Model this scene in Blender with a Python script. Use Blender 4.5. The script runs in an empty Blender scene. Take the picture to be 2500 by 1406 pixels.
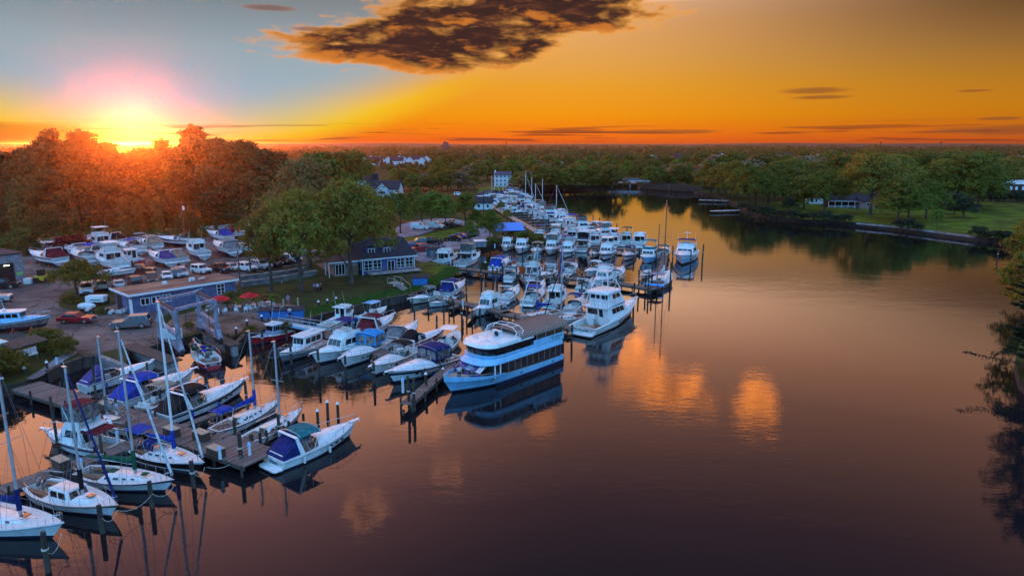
import bpy, bmesh, math, random
import numpy as np
from mathutils import Vector, Matrix
S = bpy.context.scene
COL = S.collection
R = math.radians
rng = random.Random(7)

# ------------------------------------------------------------------ camera
CAM_H, PITCH, FPX = 26.0, R(11.9), 1666.7
cd = bpy.data.cameras.new('camera'); cam = bpy.data.objects.new('camera', cd); COL.objects.link(cam)
cd.sensor_width = 36; cd.lens = 24; cd.clip_start = .5; cd.clip_end = 40000
cam.location = (0, 0, CAM_H); cam.rotation_euler = (R(90)-PITCH, 0, 0)
S.camera = cam
_cp, _sp = math.cos(PITCH), math.sin(PITCH)
def ray(px, py):
    u, v = (px-1250)/FPX, (703-py)/FPX
    return Vector((u, _cp+v*_sp, v*_cp-_sp))
def G(px, py, z=0.0):
    """the point at height z seen at a pixel of the 2500 px wide photograph (used to survey the place)"""
    d = ray(px, py); t = (z-CAM_H)/d.z
    return Vector((d.x*t, d.y*t, z))
def AT(px, py, Y):
    """the point at depth Y seen at a pixel"""
    d = ray(px, py); t = Y/d.y
    return Vector((d.x*t, Y, CAM_H+d.z*t))
def top_z(py, base):
    """height of something seen up to row py standing over the point base"""
    d = ray(1250, py); return CAM_H+d.z*base.y/d.y
def azel(px, py):
    d = ray(px, py).normalized(); return math.degrees(math.atan2(d.x, d.y)), math.degrees(math.asin(d.z))

# ------------------------------------------------------------------ exposure
S.view_settings.view_transform = 'Standard'; S.view_settings.look = 'None'
S.view_settings.exposure = 0.0; S.view_settings.gamma = 1; S.view_settings.use_curve_mapping = False
S.render.engine = 'CYCLES'
cy = S.cycles
cy.max_bounces = 6; cy.diffuse_bounces = 2; cy.glossy_bounces = 3; cy.transmission_bounces = 3
cy.transparent_max_bounces = 6; cy.volume_bounces = 0; cy.caustics_reflective = False; cy.caustics_refractive = False
cy.sample_clamp_indirect = 6; cy.use_denoising = True

def lin(c):
    f = lambda u: u/12.92 if u <= .04045 else ((u+.055)/1.055)**2.4
    return tuple(f(x/255) for x in c[:3])

# ------------------------------------------------------------------ node helper
class NT:
    def __init__(s, tree): s.t = tree
    def n(s, typ, **kw):
        x = s.t.nodes.new(typ)
        for k, v in kw.items(): setattr(x, k, v)
        return x
    def sock(s, inp, v):
        if isinstance(v, bpy.types.NodeSocket): s.t.links.new(v, inp)
        elif v is not None: inp.default_value = v
    def m(s, op, a, b=None, c=None, clamp=False):
        x = s.n('ShaderNodeMath', operation=op, use_clamp=clamp)
        for i, v in enumerate((a, b, c)): s.sock(x.inputs[i], v)
        return x.outputs[0]
    def add(s, a, b): return s.m('ADD', a, b)
    def sub(s, a, b): return s.m('SUBTRACT', a, b)
    def mul(s, a, b): return s.m('MULTIPLY', a, b)
    def smooth(s, x, a, b):
        r = s.n('ShaderNodeMapRange', interpolation_type='SMOOTHSTEP')
        s.sock(r.inputs[0], x); r.inputs[1].default_value = a; r.inputs[2].default_value = b
        return r.outputs[0]
    def ramp(s, x, stops, interp='LINEAR'):
        r = s.n('ShaderNodeValToRGB'); r.color_ramp.interpolation = interp
        e = r.color_ramp.elements
        while len(e) < len(stops): e.new(.5)
        for el, (p, c) in zip(e, stops):
            el.position = p; el.color = (*c, 1) if len(c) == 3 else c
        s.sock(r.inputs[0], x); return r.outputs[0]
    def mix(s, f, a, b, mode='MIX'):
        x = s.n('ShaderNodeMix', data_type='RGBA', blend_type=mode)
        s.sock(x.inputs[0], f)
        for i, v in ((6, a), (7, b)):
            s.sock(x.inputs[i], (*v, 1) if isinstance(v, tuple) and len(v) == 3 else v)
        return x.outputs[2]
    def comb(s, x, y, z=0.0):
        c = s.n('ShaderNodeCombineXYZ')
        for i, v in enumerate((x, y, z)): s.sock(c.inputs[i], v)
        return c.outputs[0]
    def noise(s, vec, scale, detail=4, rough=.55, dist=0.0):
        x = s.n('ShaderNodeTexNoise'); s.sock(x.inputs['Vector'], vec)
        x.inputs['Scale'].default_value = scale; x.inputs['Detail'].default_value = detail
        x.inputs['Roughness'].default_value = rough; x.inputs['Distortion'].default_value = dist
        return x.outputs[0]

# ------------------------------------------------------------------ sky
SUN_AZ, SUN_EL = azel(330, 345)[0], 2.0
world = bpy.data.worlds.new('World'); S.world = world; world.use_nodes = True
def build_sky():
    t = world.node_tree; t.nodes.clear(); N = NT(t)
    dirn = N.n('ShaderNodeTexCoord').outputs['Generated']
    sep = N.n('ShaderNodeSeparateXYZ'); t.links.new(dirn, sep.inputs[0])
    x, y, z = sep.outputs
    az = N.mul(N.m('ARCTAN2', x, y), 57.2958)
    el = N.mul(N.m('ARCSINE', z), 57.2958)
    # gradient by height above the horizon (front half of the sky)
    e9 = N.m('DIVIDE', el, 90, clamp=True)
    st = [(0, lin((238, 84, 20))), (.7, lin((246, 118, 18))), (2.2, lin((244, 150, 16))), (4.5, lin((236, 160, 44))),
          (6.5, lin((230, 164, 80))), (9.0, lin((230, 168, 106))), (10.6, (.80, .44, .24)), (11.8, (2.1, 1.18, .70)), (17, (1.72, .74, .41)), (22, (1.25, .54, .33)),
          (29, (.50, .21, .19)), (36, (.20, .085, .085)), (50, (.34, .38, .62)), (90, (.62, .78, 1.25))]
    base = N.ramp(e9, [(p/90, c) for p, c in st])
    # the sky darkens away from the sunset
    side = N.smooth(az, 2, 40)
    low = N.sub(1.0, N.smooth(el, 9, 22))
    dk = N.m('MULTIPLY', side, N.add(.15, N.mul(low, N.add(.25, N.mul(N.smooth(el, 2, 11), .55)))))
    base = N.mix(dk, base, (.05, .022, .008))
    hi = N.mul(N.smooth(el, 13, 22), N.sub(1.0, N.smooth(el, 38, 52)))
    lift = N.add(1.0, N.mul(hi, N.sub(N.mul(N.sub(1.0, N.smooth(az, -26, 8)), 2.2), N.mul(N.smooth(az, 4, 34), .25))))
    vm = N.n('ShaderNodeVectorMath', operation='SCALE'); t.links.new(base, vm.inputs[0]); t.links.new(lift, vm.inputs['Scale']); base = vm.outputs[0]
    # bright burnt-out fan above the set sun with a yellow rim
    d = N.sub(az, SUN_AZ)
    rt = N.m('MAXIMUM', d, 0.0); lt = N.m('MAXIMUM', N.mul(d, -1.0), 0.0)
    wob = N.mul(N.sub(N.noise(N.comb(N.mul(az, .05), N.mul(el, .25)), 1.0, 3), .5), 1.2)
    vb = N.add(N.add(N.mul(lt, .27), N.mul(rt, .06)), N.mul(N.mul(rt, rt), .0072))
    s = N.add(N.sub(el, vb), wob)
    frontal = N.mul(N.sub(1.0, N.smooth(el, 12, 17)), N.sub(1.0, N.smooth(az, 14, 30)))
    yel = N.mul(N.mul(N.smooth(s, -2.6, -.2), frontal), N.sub(1.0, N.mul(N.smooth(el, 2.2, 6.0), .9)))
    base = N.mix(yel, base, lin((248, 196, 34)))
    grey = N.ramp(N.m('DIVIDE', el, 14, clamp=True), [(0, lin((170, 200, 230))), (.18, lin((160, 184, 196))), (.5, lin((158, 168, 174))), (.8, lin((122, 127, 131))), (1, lin((150, 140, 130)))])
    gm = N.mul(N.smooth(s, -1.0, 3.4), N.mul(N.sub(1.0, N.smooth(el, 11.5, 15)), N.sub(1.0, N.smooth(az, -4, 24))))
    base = N.mix(gm, base, grey)
    # cool light from the sky behind and overhead
    back = N.smooth(N.mul(y, -1.0), -.30, .25)
    bk = N.ramp(e9, [(0, (.38, 1.08, 1.95)), (.12, (.38, 1.26, 2.45)), (.4, (.42, 1.10, 2.1)), (1, (.60, .76, 1.25))])
    base = N.mix(back, base, bk)
    # the haze in front of the sky already glows red round the sun: keep the sky behind it that much cooler
    dt = N.n('ShaderNodeVectorMath', operation='DOT_PRODUCT'); t.links.new(dirn, dt.inputs[0]); dt.inputs[1].default_value = (math.sin(R(SUN_AZ))*math.cos(R(SUN_EL)), math.cos(R(SUN_AZ))*math.cos(R(SUN_EL)), math.sin(R(SUN_EL)))
    gl = N.mul(N.m('POWER', N.m('MAXIMUM', dt.outputs['Value'], 0.0), 60.0), N.sub(1.0, N.smooth(el, 10, 14)))
    base = N.mix(N.mul(gl, .75), base, N.mix(1.0, base, (.46, .95, 1.14), 'MULTIPLY'))
    # clouds
    az0, el0 = az, el
    def blob(cx, cy, rx, ry, seed, sx, sy, amp, k=1.0, da=0.0, de=0.0):
        az, el = N.add(az0, da), N.add(el0, de)
        u = N.m('DIVIDE', N.sub(az, cx), rx); v = N.m('DIVIDE', N.sub(el, cy), ry)
        e = N.sub(1.0, N.add(N.mul(u, u), N.mul(v, v)))
        no = N.noise(N.comb(N.add(N.mul(az, sx), seed), N.mul(el, sy), seed), 1.0, 8, .58, .25)
        return N.add(N.mul(e, k), N.mul(N.sub(no, .5), amp)), no
    def put(base, dens, a, b, dark, edge, amt=1.0, fine=None, core=None):
        core = N.smooth(dens, *(core or (a+.10, b+.30)))
        colr = N.mix(core, edge, dark)
        if fine is not None:
            colr = N.mix(N.mul(N.smooth(fine, .46, .76), .38), colr, lin((176, 104, 60)))
        f = N.mul(N.smooth(dens, a, b), amt)
        return N.mix(f, base, colr)
    fine = N.noise(N.comb(N.mul(az, .34), N.mul(el, 1.5), 3.3), 1.0, 8, .65, .4)
    C1 = (-7.5, 7.55, 12.5, 2.2, 1.7, .24, .78, 2.6); C2 = (.5, 10.0, 12.5, 2.2, 4.2, .26, .78, 2.6)
    D = N.m('MAXIMUM', blob(*C1)[0], blob(*C2)[0])
    Ds = N.m('MAXIMUM', blob(*C1, da=-1.1, de=-.42)[0], blob(*C2, da=-1.1, de=-.42)[0])
    base = put(base, D, -.05, .42, lin((60, 38, 36)), lin((252, 170, 76)), 1.0, fine)
    # the sides of the billows that face the low sun catch its light
    rim = N.mul(N.smooth(N.sub(D, Ds), .10, .55), N.smooth(D, .0, .5))
    base = N.mix(N.mul(rim, .6), base, lin((244, 142, 52)))
    # thin strips low over the horizon
    strip = N.noise(N.comb(N.mul(az, .09), N.mul(el, 2.6), 9.1), 1.0, 5, .55, .2)
    sm = N.mul(N.smooth(strip, .53, .62), N.sub(1.0, N.smooth(el, .9, 1.9)))
    sm = N.mul(sm, N.smooth(el, .05, .3))
    base = N.mix(N.mul(sm, .75), base, lin((120, 48, 40)))
    for (px, py, wx, wy) in ((1985, 222, 3.0, .30), (2010, 238, 2.6, .18), (1630, 322, 5.4, .22), (2450, 318, 5.0, .45), (30, 325, 6.0, .95), (760, 72, 2.0, .22), (660, 20, 2.4, .25), (2380, 222, 1.4, .12), (2440, 290, 1.6, .15)):
        a, e = azel(px, py)
        Dk, _ = blob(a, e, wx, wy, px*.01, .3, 1.6, 1.1)
        base = put(base, Dk, .0, .8, lin((118, 66, 44)), lin((176, 98, 44)), .6)
    # sunlit clouds higher up, out of the frame: the water mirrors them
    for (cx, cy, rx, ry, seed, kk) in ((13.6, 19.8, 4.6, 1.6, 2.3, .95), (20.8, 20.3, 1.8, 1.9, 12.9, .8), (-8.5, 22.0, 3.4, 2.2, 6.1, .8), (-13, 29.0, 2.6, 1.6, 8.4, .6), (-6, 27.0, 1.8, 1.2, 3.4, .6), (-38, 24.0, 8.0, 4.0, 15.5, .9), (3, 23.0, 1.6, .8, 18.2, .3), (11, 17.2, 2.5, 1.6, 21.2, .6)):
        Dk, _ = blob(cx, cy, rx, ry, seed, .38, .70, 4.2)
        hot = (8.5, 2.3, .28) if cx > 0 else (4.4, 1.7, .85)
        base = put(base, Dk, .05, .95, (.34, .13, .09), hot, kk, core=(.75, 1.6))
    # physical sky, faint: the sun is on the horizon
    ns = N.n('ShaderNodeTexSky', sky_type='NISHITA', sun_disc=False)
    ns.sun_elevation = R(SUN_EL); ns.sun_rotation = R(SUN_AZ); ns.altitude = 0; ns.air_density = 1.4; ns.dust_density = 2.0
    bg1 = N.n('ShaderNodeBackground'); t.links.new(base, bg1.inputs[0]); bg1.inputs[1].default_value = 1.0
    bg2 = N.n('ShaderNodeBackground'); t.links.new(ns.outputs[0], bg2.inputs[0]); bg2.inputs[1].default_value = .0006
    ad = N.n('ShaderNodeAddShader'); t.links.new(bg1.outputs[0], ad.inputs[0]); t.links.new(bg2.outputs[0], ad.inputs[1])
    out = N.n('ShaderNodeOutputWorld'); t.links.new(ad.outputs[0], out.inputs[0])
build_sky()
world.cycles.sampling_method = 'MANUAL'; world.cycles.sample_map_resolution = 1024

# ------------------------------------------------------------------ sun
sl = bpy.data.lights.new('sun', 'SUN'); sun = bpy.data.objects.new('sun', sl); COL.objects.link(sun)
sl.energy = 3.4; sl.angle = R(.6); sl.color = (1.0, .13, .012)
sd = Vector((math.sin(R(SUN_AZ))*math.cos(R(SUN_EL)), math.cos(R(SUN_AZ))*math.cos(R(SUN_EL)), math.sin(R(SUN_EL))))
sun.rotation_euler = sd.to_track_quat('Z', 'Y').to_euler(); sun.location = (-60, 60, 80)

# ------------------------------------------------------------------ materials
MATS = {}
def mat(name, col, rough=.6, metal=0.0, var=.12, scale=3.0, bump=0.0, spec=.5, bscale=None, col2=None, detail=5, trans=0.0, emit=0.0, coat=0.0, objrand=0.0, lo=.4, hi=.6, stretch=None):
    if name in MATS: return MATS[name]
    m = bpy.data.materials.new(name); m.use_nodes = True; N = NT(m.node_tree); t = m.node_tree
    b = t.nodes['Principled BSDF']
    co = N.n('ShaderNodeTexCoord').outputs['Object']
    if stretch:
        mp = N.n('ShaderNodeMapping'); t.links.new(co, mp.inputs[0]); mp.inputs['Scale'].default_value = stretch; co = mp.outputs[0]
    c1 = col; c2 = col2 or tuple(max(0, u*(1-var*2)) for u in col)
    f = N.noise(co, scale, detail, .6)
    cc = N.ramp(f, [(lo, c2), (hi, c1)])
    if objrand:
        oi = N.n('ShaderNodeObjectInfo')
        hs = N.n('ShaderNodeHueSaturation'); t.links.new(cc, hs.inputs['Color'])
        t.links.new(N.add(1-objrand, N.mul(oi.outputs['Random'], 2*objrand)), hs.inputs['Value']); cc = hs.outputs[0]
    t.links.new(cc, b.inputs['Base Color'])
    b.inputs['Roughness'].default_value = rough; b.inputs['Metallic'].default_value = metal
    b.inputs['Specular IOR Level'].default_value = spec
    if coat: b.inputs['Coat Weight'].default_value = coat; b.inputs['Coat Roughness'].default_value = .05
    if trans: b.inputs['Transmission Weight'].default_value = trans
    if emit:
        t.links.new(cc, b.inputs['Emission Color']); b.inputs['Emission Strength'].default_value = emit
    if bump:
        bp = N.n('ShaderNodeBump'); bp.inputs['Strength'].default_value = bump; bp.inputs['Distance'].default_value = .05
        t.links.new(N.noise(co, bscale or scale*4, 4, .6), bp.inputs['Height']); t.links.new(bp.outputs[0], b.inputs['Normal'])
    MATS[name] = m; return m

def gel(name, c): return mat(name, c, .3, col2=tuple(u*.74 for u in c), scale=1.5, spec=.5, detail=10, lo=.30, hi=.58, stretch=(1, 1, .45))
def cloth(name, c): return mat(name, c, .85, var=.22, scale=2.2, bump=.25, bscale=5, spec=.2)
WHITE = gel('white_gelcoat', (.78, .79, .80)); CREAM = gel('cream_gelcoat', (.70, .66, .56)); OFFW = gel('offwhite_gelcoat', (.66, .68, .70))
ICE = gel('pale_blue_paint', (.25, .54, .80)); NAVYH = gel('navy_hull_paint', (.012, .018, .05)); BLACKH = gel('black_hull_paint', (.012, .012, .014))
GREYH = gel('grey_hull_paint', (.20, .20, .23)); REDH = gel('red_hull_paint', (.50, .02, .035)); TEALH = gel('teal_hull_paint', (.015, .30, .27)); GREENH = gel('green_hull_paint', (.02, .12, .08))
BOTTOM = mat('antifouling_paint', (.02, .025, .05), .8, var=.2); BOTRED = mat('red_antifouling', (.10, .02, .016), .8, var=.2); BOTBLUE = mat('blue_antifouling', (.02, .06, .22), .8, var=.2)
NONSKID = mat('nonskid_deck', (.70, .72, .72), .7, var=.08, scale=6)
TAN = mat('tan_deck', (.45, .34, .24), .7, var=.15, scale=4)
GLASS = mat('dark_glass', (.012, .014, .018), .06, var=.3, scale=.8, spec=.8)
TGLASS = mat('green_glass', (.03, .13, .12), .06, var=.4, scale=.8, spec=.8)
VINYL = mat('clear_vinyl', (.20, .19, .18), .15, var=.35, scale=2.5, spec=.7)
STEEL = mat('stainless_steel', (.62, .62, .64), .25, .9, var=.1); ALU = mat('mast_aluminium', (.50, .50, .52), .4, .55, var=.12, scale=1.5)
WMAST = mat('white_mast_paint', (.74, .75, .76), .35, var=.06); WOODM = mat('varnished_spar', (.20, .09, .035), .4, var=.2)
RIG = mat('rigging_wire', (.20, .20, .21), .4, .6, var=.1); ROPE = mat('mooring_rope', (.55, .52, .45), .9, var=.2)
RUB = mat('black_rubber', (.015, .015, .015), .75, var=.2); FEND = mat('white_fender_vinyl', (.7, .7, .7), .4, var=.1); FBLUE = mat('blue_fender_vinyl', (.02, .05, .5), .4, var=.1)
ORANGE = mat('orange_stripe_paint', (.75, .10, .02), .4, var=.1); TEAK = mat('weathered_teak', (.22, .13, .075), .7, var=.2, scale=4)
SEAT = mat('white_vinyl_seat', (.72, .70, .66), .5, var=.08)
C_NAVY = cloth('navy_canvas', (.012, .022, .14)); C_BLUE = cloth('royal_blue_canvas', (.012, .05, .36)); C_CYAN = cloth('cyan_canvas', (.02, .30, .72)); C_BLACK = cloth('black_canvas', (.012, .011, .013))
C_RED = cloth('burgundy_canvas', (.13, .012, .022)); C_TAN = cloth('tan_canvas', (.36, .25, .18)); C_GREEN = cloth('green_canvas', (.012, .10, .055)); C_TEAL = cloth('teal_canvas', (.02, .17, .20))
C_GREY = cloth('grey_canvas', (.20, .20, .21)); C_WHITE = cloth('white_canvas', (.68, .68, .70)); C_PURP = cloth('violet_canvas', (.07, .055, .22)); C_MAUVE = cloth('mauve_canvas', (.34, .28, .36)); C_BROWN = cloth('brown_canvas', (.17, .10, .075))
PILE = mat('mooring_pile_wood', (.075, .055, .04), .9, var=.35, scale=5, bump=.5, stretch=(1, 1, .15)); PCAP = mat('white_pile_cap', (.75, .76, .78), .4, var=.05)
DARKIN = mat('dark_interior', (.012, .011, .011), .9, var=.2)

def boards(name, c, c2, width, axis=0, rough=.85, gap=.06):
    """planks laid side by side: a board pattern in object space"""
    if name in MATS: return MATS[name]
    m = bpy.data.materials.new(name); m.use_nodes = True; N = NT(m.node_tree); t = m.node_tree; b = t.nodes['Principled BSDF']
    co = N.n('ShaderNodeTexCoord').outputs['Object']; sp = N.n('ShaderNodeSeparateXYZ'); t.links.new(co, sp.inputs[0])
    q = N.m('DIVIDE', sp.outputs[axis], width); fl = N.m('FLOOR', q); fr = N.m('FRACT', q)
    wn = N.n('ShaderNodeTexWhiteNoise', noise_dimensions='1D'); t.links.new(fl, wn.inputs['W'])
    gr = N.noise(co, 1.3, 5, .65)
    f = N.add(N.mul(wn.outputs[0], .65), N.mul(gr, .45))
    cc = N.ramp(f, [(.15, c2), (.85, c)])
    g = N.m('LESS_THAN', fr, gap*1.6)
    cc = N.mix(N.mul(g, .8), cc, (.01, .008, .007))
    t.links.new(cc, b.inputs['Base Color']); b.inputs['Roughness'].default_value = rough; b.inputs['Specular IOR Level'].default_value = .2
    MATS[name] = m; return m
DOCKW = boards('dock_planks', (.22, .165, .15), (.10, .072, .064), .28, 0)
DOCKL = boards('pale_pier_planks', (.46, .32, .25), (.30, .20, .15), .3, 0)
BEAMW = mat('dock_beam_wood', (.10, .07, .055), .9, var=.3, scale=3, bump=.3)

# ------------------------------------------------------------------ mesh builder
class MB:
    def __init__(s): s.v = []; s.f = []; s.mi = []; s.cur = 0
    def add(s, vs, fs, mi=None):
        o = len(s.v); s.v.extend([tuple(p) for p in vs]); s.f.extend([tuple(i+o for i in f) for f in fs]); s.mi.extend([s.cur if mi is None else mi]*len(fs)); return s
    def box(s, c, d, rz=0.0, mi=None, M=None):
        x, y, z = d[0]/2, d[1]/2, d[2]/2
        vs = [Vector((a*x, b*y, e*z)) for e in (-1, 1) for a, b in ((-1, -1), (1, -1), (1, 1), (-1, 1))]
        if M is None: M = Matrix.Rotation(rz, 4, 'Z') if rz else None
        if M: vs = [M @ p for p in vs]
        c = Vector(c)
        return s.add([p+c for p in vs], [(3, 2, 1, 0), (4, 5, 6, 7), (0, 1, 5, 4), (1, 2, 6, 5), (2, 3, 7, 6), (3, 0, 4, 7)], mi)
    def hexa(s, p, mi=None):
        """8 points: bottom ring then top ring, counter-clockwise from above"""
        return s.add(p, [(3, 2, 1, 0), (4, 5, 6, 7), (0, 1, 5, 4), (1, 2, 6, 5), (2, 3, 7, 6), (3, 0, 4, 7)], mi)
    def tube(s, p0, p1, r0, r1=None, n=6, caps=True, mi=None):
        r1 = r0 if r1 is None else r1
        p0 = Vector(p0); p1 = Vector(p1); d = (p1-p0)
        if d.length < 1e-6: return s
        q = d.to_track_quat('Z', 'Y'); vs = []
        for p, r in ((p0, r0), (p1, r1)):
            for k in range(n):
                a = 2*math.pi*k/n; vs.append(p+q @ Vector((r*math.cos(a), r*math.sin(a), 0)))
        fs = [(k, (k+1) % n, n+(k+1) % n, n+k) for k in range(n)]
        if caps: fs += [tuple(range(n-1, -1, -1)), tuple(range(n, 2*n))]
        return s.add(vs, fs, mi)
    def path(s, pts, r, n=5, mi=None):
        for a, b in zip(pts[:-1], pts[1:]): s.tube(a, b, r, r, n, True, mi)
        return s
    def rings(s, rings, cap0=True, cap1=True, closed=True, mi=None, mis=None):
        n = len(rings[0]); o = len(s.v); fs = []; ms = []
        for ri in range(len(rings)-1):
            for k in range(n if closed else n-1):
                k2 = (k+1) % n
                fs.append((ri*n+k, ri*n+k2, (ri+1)*n+k2, (ri+1)*n+k)); ms.append(mis[ri] if mis else (s.cur if mi is None else mi))
        if cap0: fs.append(tuple(range(n-1, -1, -1))); ms.append(ms[0] if ms else 0)
        if cap1: fs.append(tuple(range((len(rings)-1)*n, len(rings)*n))); ms.append(ms[-1] if ms else 0)
        s.v.extend([tuple(p) for r in rings for p in r]); s.f.extend([tuple(i+o for i in f) for f in fs]); s.mi.extend(ms); return s
    def prism(s, poly, z0, z1, mi=None):
        return s.rings([[(p[0], p[1], z0) for p in poly], [(p[0], p[1], z1) for p in poly]], mi=mi)
    def ball(s, c, r, n=8, m=6, mi=None):
        r = r if isinstance(r, (tuple, list)) else (r, r, r); c = Vector(c)
        rg = []
        for j in range(1, m):
            ph = math.pi*j/m
            rg.append([(c.x+r[0]*math.sin(ph)*math.cos(2*math.pi*k/n), c.y+r[1]*math.sin(ph)*math.sin(2*math.pi*k/n), c.z-r[2]*math.cos(ph)) for k in range(n)])
        return s.rings(rg, mi=mi)
    def quad(s, a, b, c, d, mi=None): return s.add([a, b, c, d], [(0, 1, 2, 3)], mi)
    def panel(s, q, u0, u1, v0, v1, off=.015, mi=None, th=.0):
        """a pane lying just proud of the quad q = (bl, br, tr, tl)"""
        a, b, c, d = [Vector(p) for p in q]; nrm = (b-a).cross(d-a).normalized()*off
        P = lambda u, v: (a*(1-u)+b*u)*(1-v)+(d*(1-u)+c*u)*v
        pts = [P(u0, v0), P(u1, v0), P(u1, v1), P(u0, v1)]
        return s.hexa([p-nrm*.5 for p in pts]+[p+nrm for p in pts], mi)
    def build(s, name, mats, parent=None, smooth=None, bevel=0.0, loc=None, rz=0.0):
        me = bpy.data.meshes.new(name); me.from_pydata(s.v, [], s.f)
        mats = mats if isinstance(mats, (list, tuple)) else [mats]
        for m in mats: me.materials.append(m)
        if len(mats) > 1: me.polygons.foreach_set('material_index', s.mi)
        if smooth is not None:
            me.shade_smooth(); me.set_sharp_from_angle(angle=R(smooth))
        me.update()
        o = bpy.data.objects.new(name, me); COL.objects.link(o)
        if parent is not None: o.parent = parent
        if loc is not None: o.location = loc
        if rz: o.rotation_euler.z = rz
        if bevel:
            b = o.modifiers.new('bevel', 'BEVEL'); b.width = bevel; b.segments = 2; b.limit_method = 'ANGLE'; b.angle_limit = R(40)
        return o

def each(name, m_, parent, bars, n=6, smooth=None):
    """every post or leg a part of its own: bars = [(p0, p1, r0, r1)]"""
    for p0, p1, r0, r1 in bars: MB().tube(p0, p1, r0, r1, n).build(name, m_, parent, smooth=smooth)
def tag(o, label=None, cat=None, group=None, kind=None):
    if label: o['label'] = label
    if cat: o['category'] = cat
    if group: o['group'] = group
    if kind: o['kind'] = kind
    return o
USED = {}
def thing(name, label, cat, loc=(0, 0, 0), rz=0.0, group=None):
    o = bpy.data.objects.new(name, None); COL.objects.link(o); o.location = loc; o.rotation_euler = (0, 0, rz); o.empty_display_size = .3
    return tag(o, label, cat, group)
KIDS = {}
def kids(o):
    if o.name not in KIDS: KIDS[o.name] = list(o.children)
    return KIDS[o.name]
def copy_tree(o, parent=None):
    """a thing with copies of its parts and sub-parts; meshes are shared"""
    c = o.copy(); COL.objects.link(c)
    if parent is not None: c.parent = parent
    KIDS[c.name] = [copy_tree(ch, c) for ch in kids(o)]
    return c
ORD = ['first', 'second', 'third', 'fourth', 'fifth', 'sixth', 'seventh', 'eighth', 'ninth', 'tenth', 'eleventh', 'twelfth', 'thirteenth', 'fourteenth', 'fifteenth', 'sixteenth', 'seventeenth', 'eighteenth', 'nineteenth', 'twentieth']
TENS = {2: 'twenty', 3: 'thirty', 4: 'forty', 5: 'fifty', 6: 'sixty', 7: 'seventy'}
def ordn(i):
    if i < 20: return ORD[i]
    t, u = divmod(i+1, 10)
    return TENS[t]+'-'+ORD[u-1] if u else TENS[t][:-1]+'ieth'

# ------------------------------------------------------------------ boat parts (x forward, z up, origin at the waterline amidships)
class Boat: pass
def hull(b, L, B, hs, hb, top=WHITE, bot=BOTTOM, stripe=None, stern=.9, t0=.42, p=2.2, flare=.82, rake=.09, d=.45, sag=0.0, band=(.70, .86), raked_stern=0.0, n=16):
    """lofted hull; the stripe is a band of paint below the sheer"""
    def E(t):
        f = 1.0 if t < t0 else 1-((t-t0)/(1-t0))**p
        if t < .3: f *= stern+(1-stern)*math.sin(t/.3*math.pi/2)
        z = hs+(hb-hs)*t*t-sag*math.sin(math.pi*t)
        return (-L/2+t*L, max(B/2*f, .02), z)
    b.E = E; b.L = L; b.B = B; b.hs = hs; b.hb = hb
    m = MB(); rg = []
    for i in range(n+1):
        t = i/n; x, w, z = E(t); xw = -L/2+raked_stern*(1-t)*1.0+t*(L*(1-rake)-raked_stern*0)
        fl = flare-(flare-.35)*max(0, (t-.35)/.65)**1.5
        bw = max(w*fl, .012); k = max(0.02, 1-max(0, (t-.6)/.4)**2)
        row = []
        for q, mi in ((0, 0), (1, 0)): pass
        def pt(q):  # q in 0..1 from the waterline up to the sheer
            return (xw+(x-xw)*q, bw+(w-bw)*(q**1.35), .02+(z-.02)*q)
        prof = [(xw, 0, -d*k), (xw, bw*.75, -d*.45*k), pt(0.0), pt(.16), pt(band[0]), pt(band[1]), pt(1.0)]
        rg.append([(a, -c, e) for a, c, e in reversed(prof)]+[(a, c, e) for a, c, e in prof[1:]])
    K = len(rg[0]); o = 0
    for r in rg: m.v.extend(r)
    seg = [0, 2, 0, 0, 1, 1, 1, 1, 0, 0, 2, 0]
    seg[3] = 3; seg[8] = 3
    for i in range(n):
        for k in range(K-1):
            m.f.append((i*K+k, i*K+k+1, (i+1)*K+k+1, (i+1)*K+k)); m.mi.append(seg[k])
    m.f.append(tuple(range(K-1, -1, -1))); m.mi.append(0)
    st = stripe or top
    h = m.build('hull', [top, bot, st, NAVYH if b.boot is None else b.boot], b.root, smooth=32)
    b.hull = h; return h
def deck(b, tc=.35, floor=.35, rim=.22, md=NONSKID, mf=None, camber=.06, n=12):
    E = b.E; m = MB(); rg = []
    for i in range(n+1):
        t = tc+(1-tc)*i/n; x, w, z = E(t); w = max(w-.03, .01); z -= .02
        rg.append([(x, -w, z), (x, -w*.5, z+camber*.8*min(1, w)), (x, 0, z+camber*min(1, w)), (x, w*.5, z+camber*.8*min(1, w)), (x, w, z)])
    m.rings(rg, False, False, closed=False)
    if tc > .02:
        k = 6
        for s in (-1, 1):
            rr = []
            for i in range(k+1):
                t = tc*i/k; x, w, z = E(t); w -= .02
                rr.append([(x, s*w, z-.01), (x, s*(w-rim), z), (x, s*(w-rim-.03), floor)])
            if s > 0: rr = [list(reversed(r)) for r in rr]
            m.rings(rr, False, False, closed=False)
        x0, w0, z0 = E(0); x1, w1, z1 = E(tc)
        m.box((x0+.09, 0, (z0+floor)/2), (.18, 2*(w0-.04), z0-floor+.01))
        m.quad((x1, -w1+rim, floor), (x1, w1-rim, floor), (x1, w1-rim, z1), (x1, -w1+rim, z1))
        fl = MB(); fl.hexa([(x0+.18, -w0+rim, floor-.1), (x1, -w1+rim, floor-.1), (x1, w1-rim, floor-.1), (x0+.18, w0-rim, floor-.1), (x0+.18, -w0+rim, floor), (x1, -w1+rim, floor), (x1, w1-rim, floor), (x0+.18, w0-rim, floor)])
        fl.build('cockpit_sole', mf or b.sole, b.root)
    b.tc = tc; b.floor = floor
    return m.build('deck', md, b.root, smooth=40)
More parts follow.
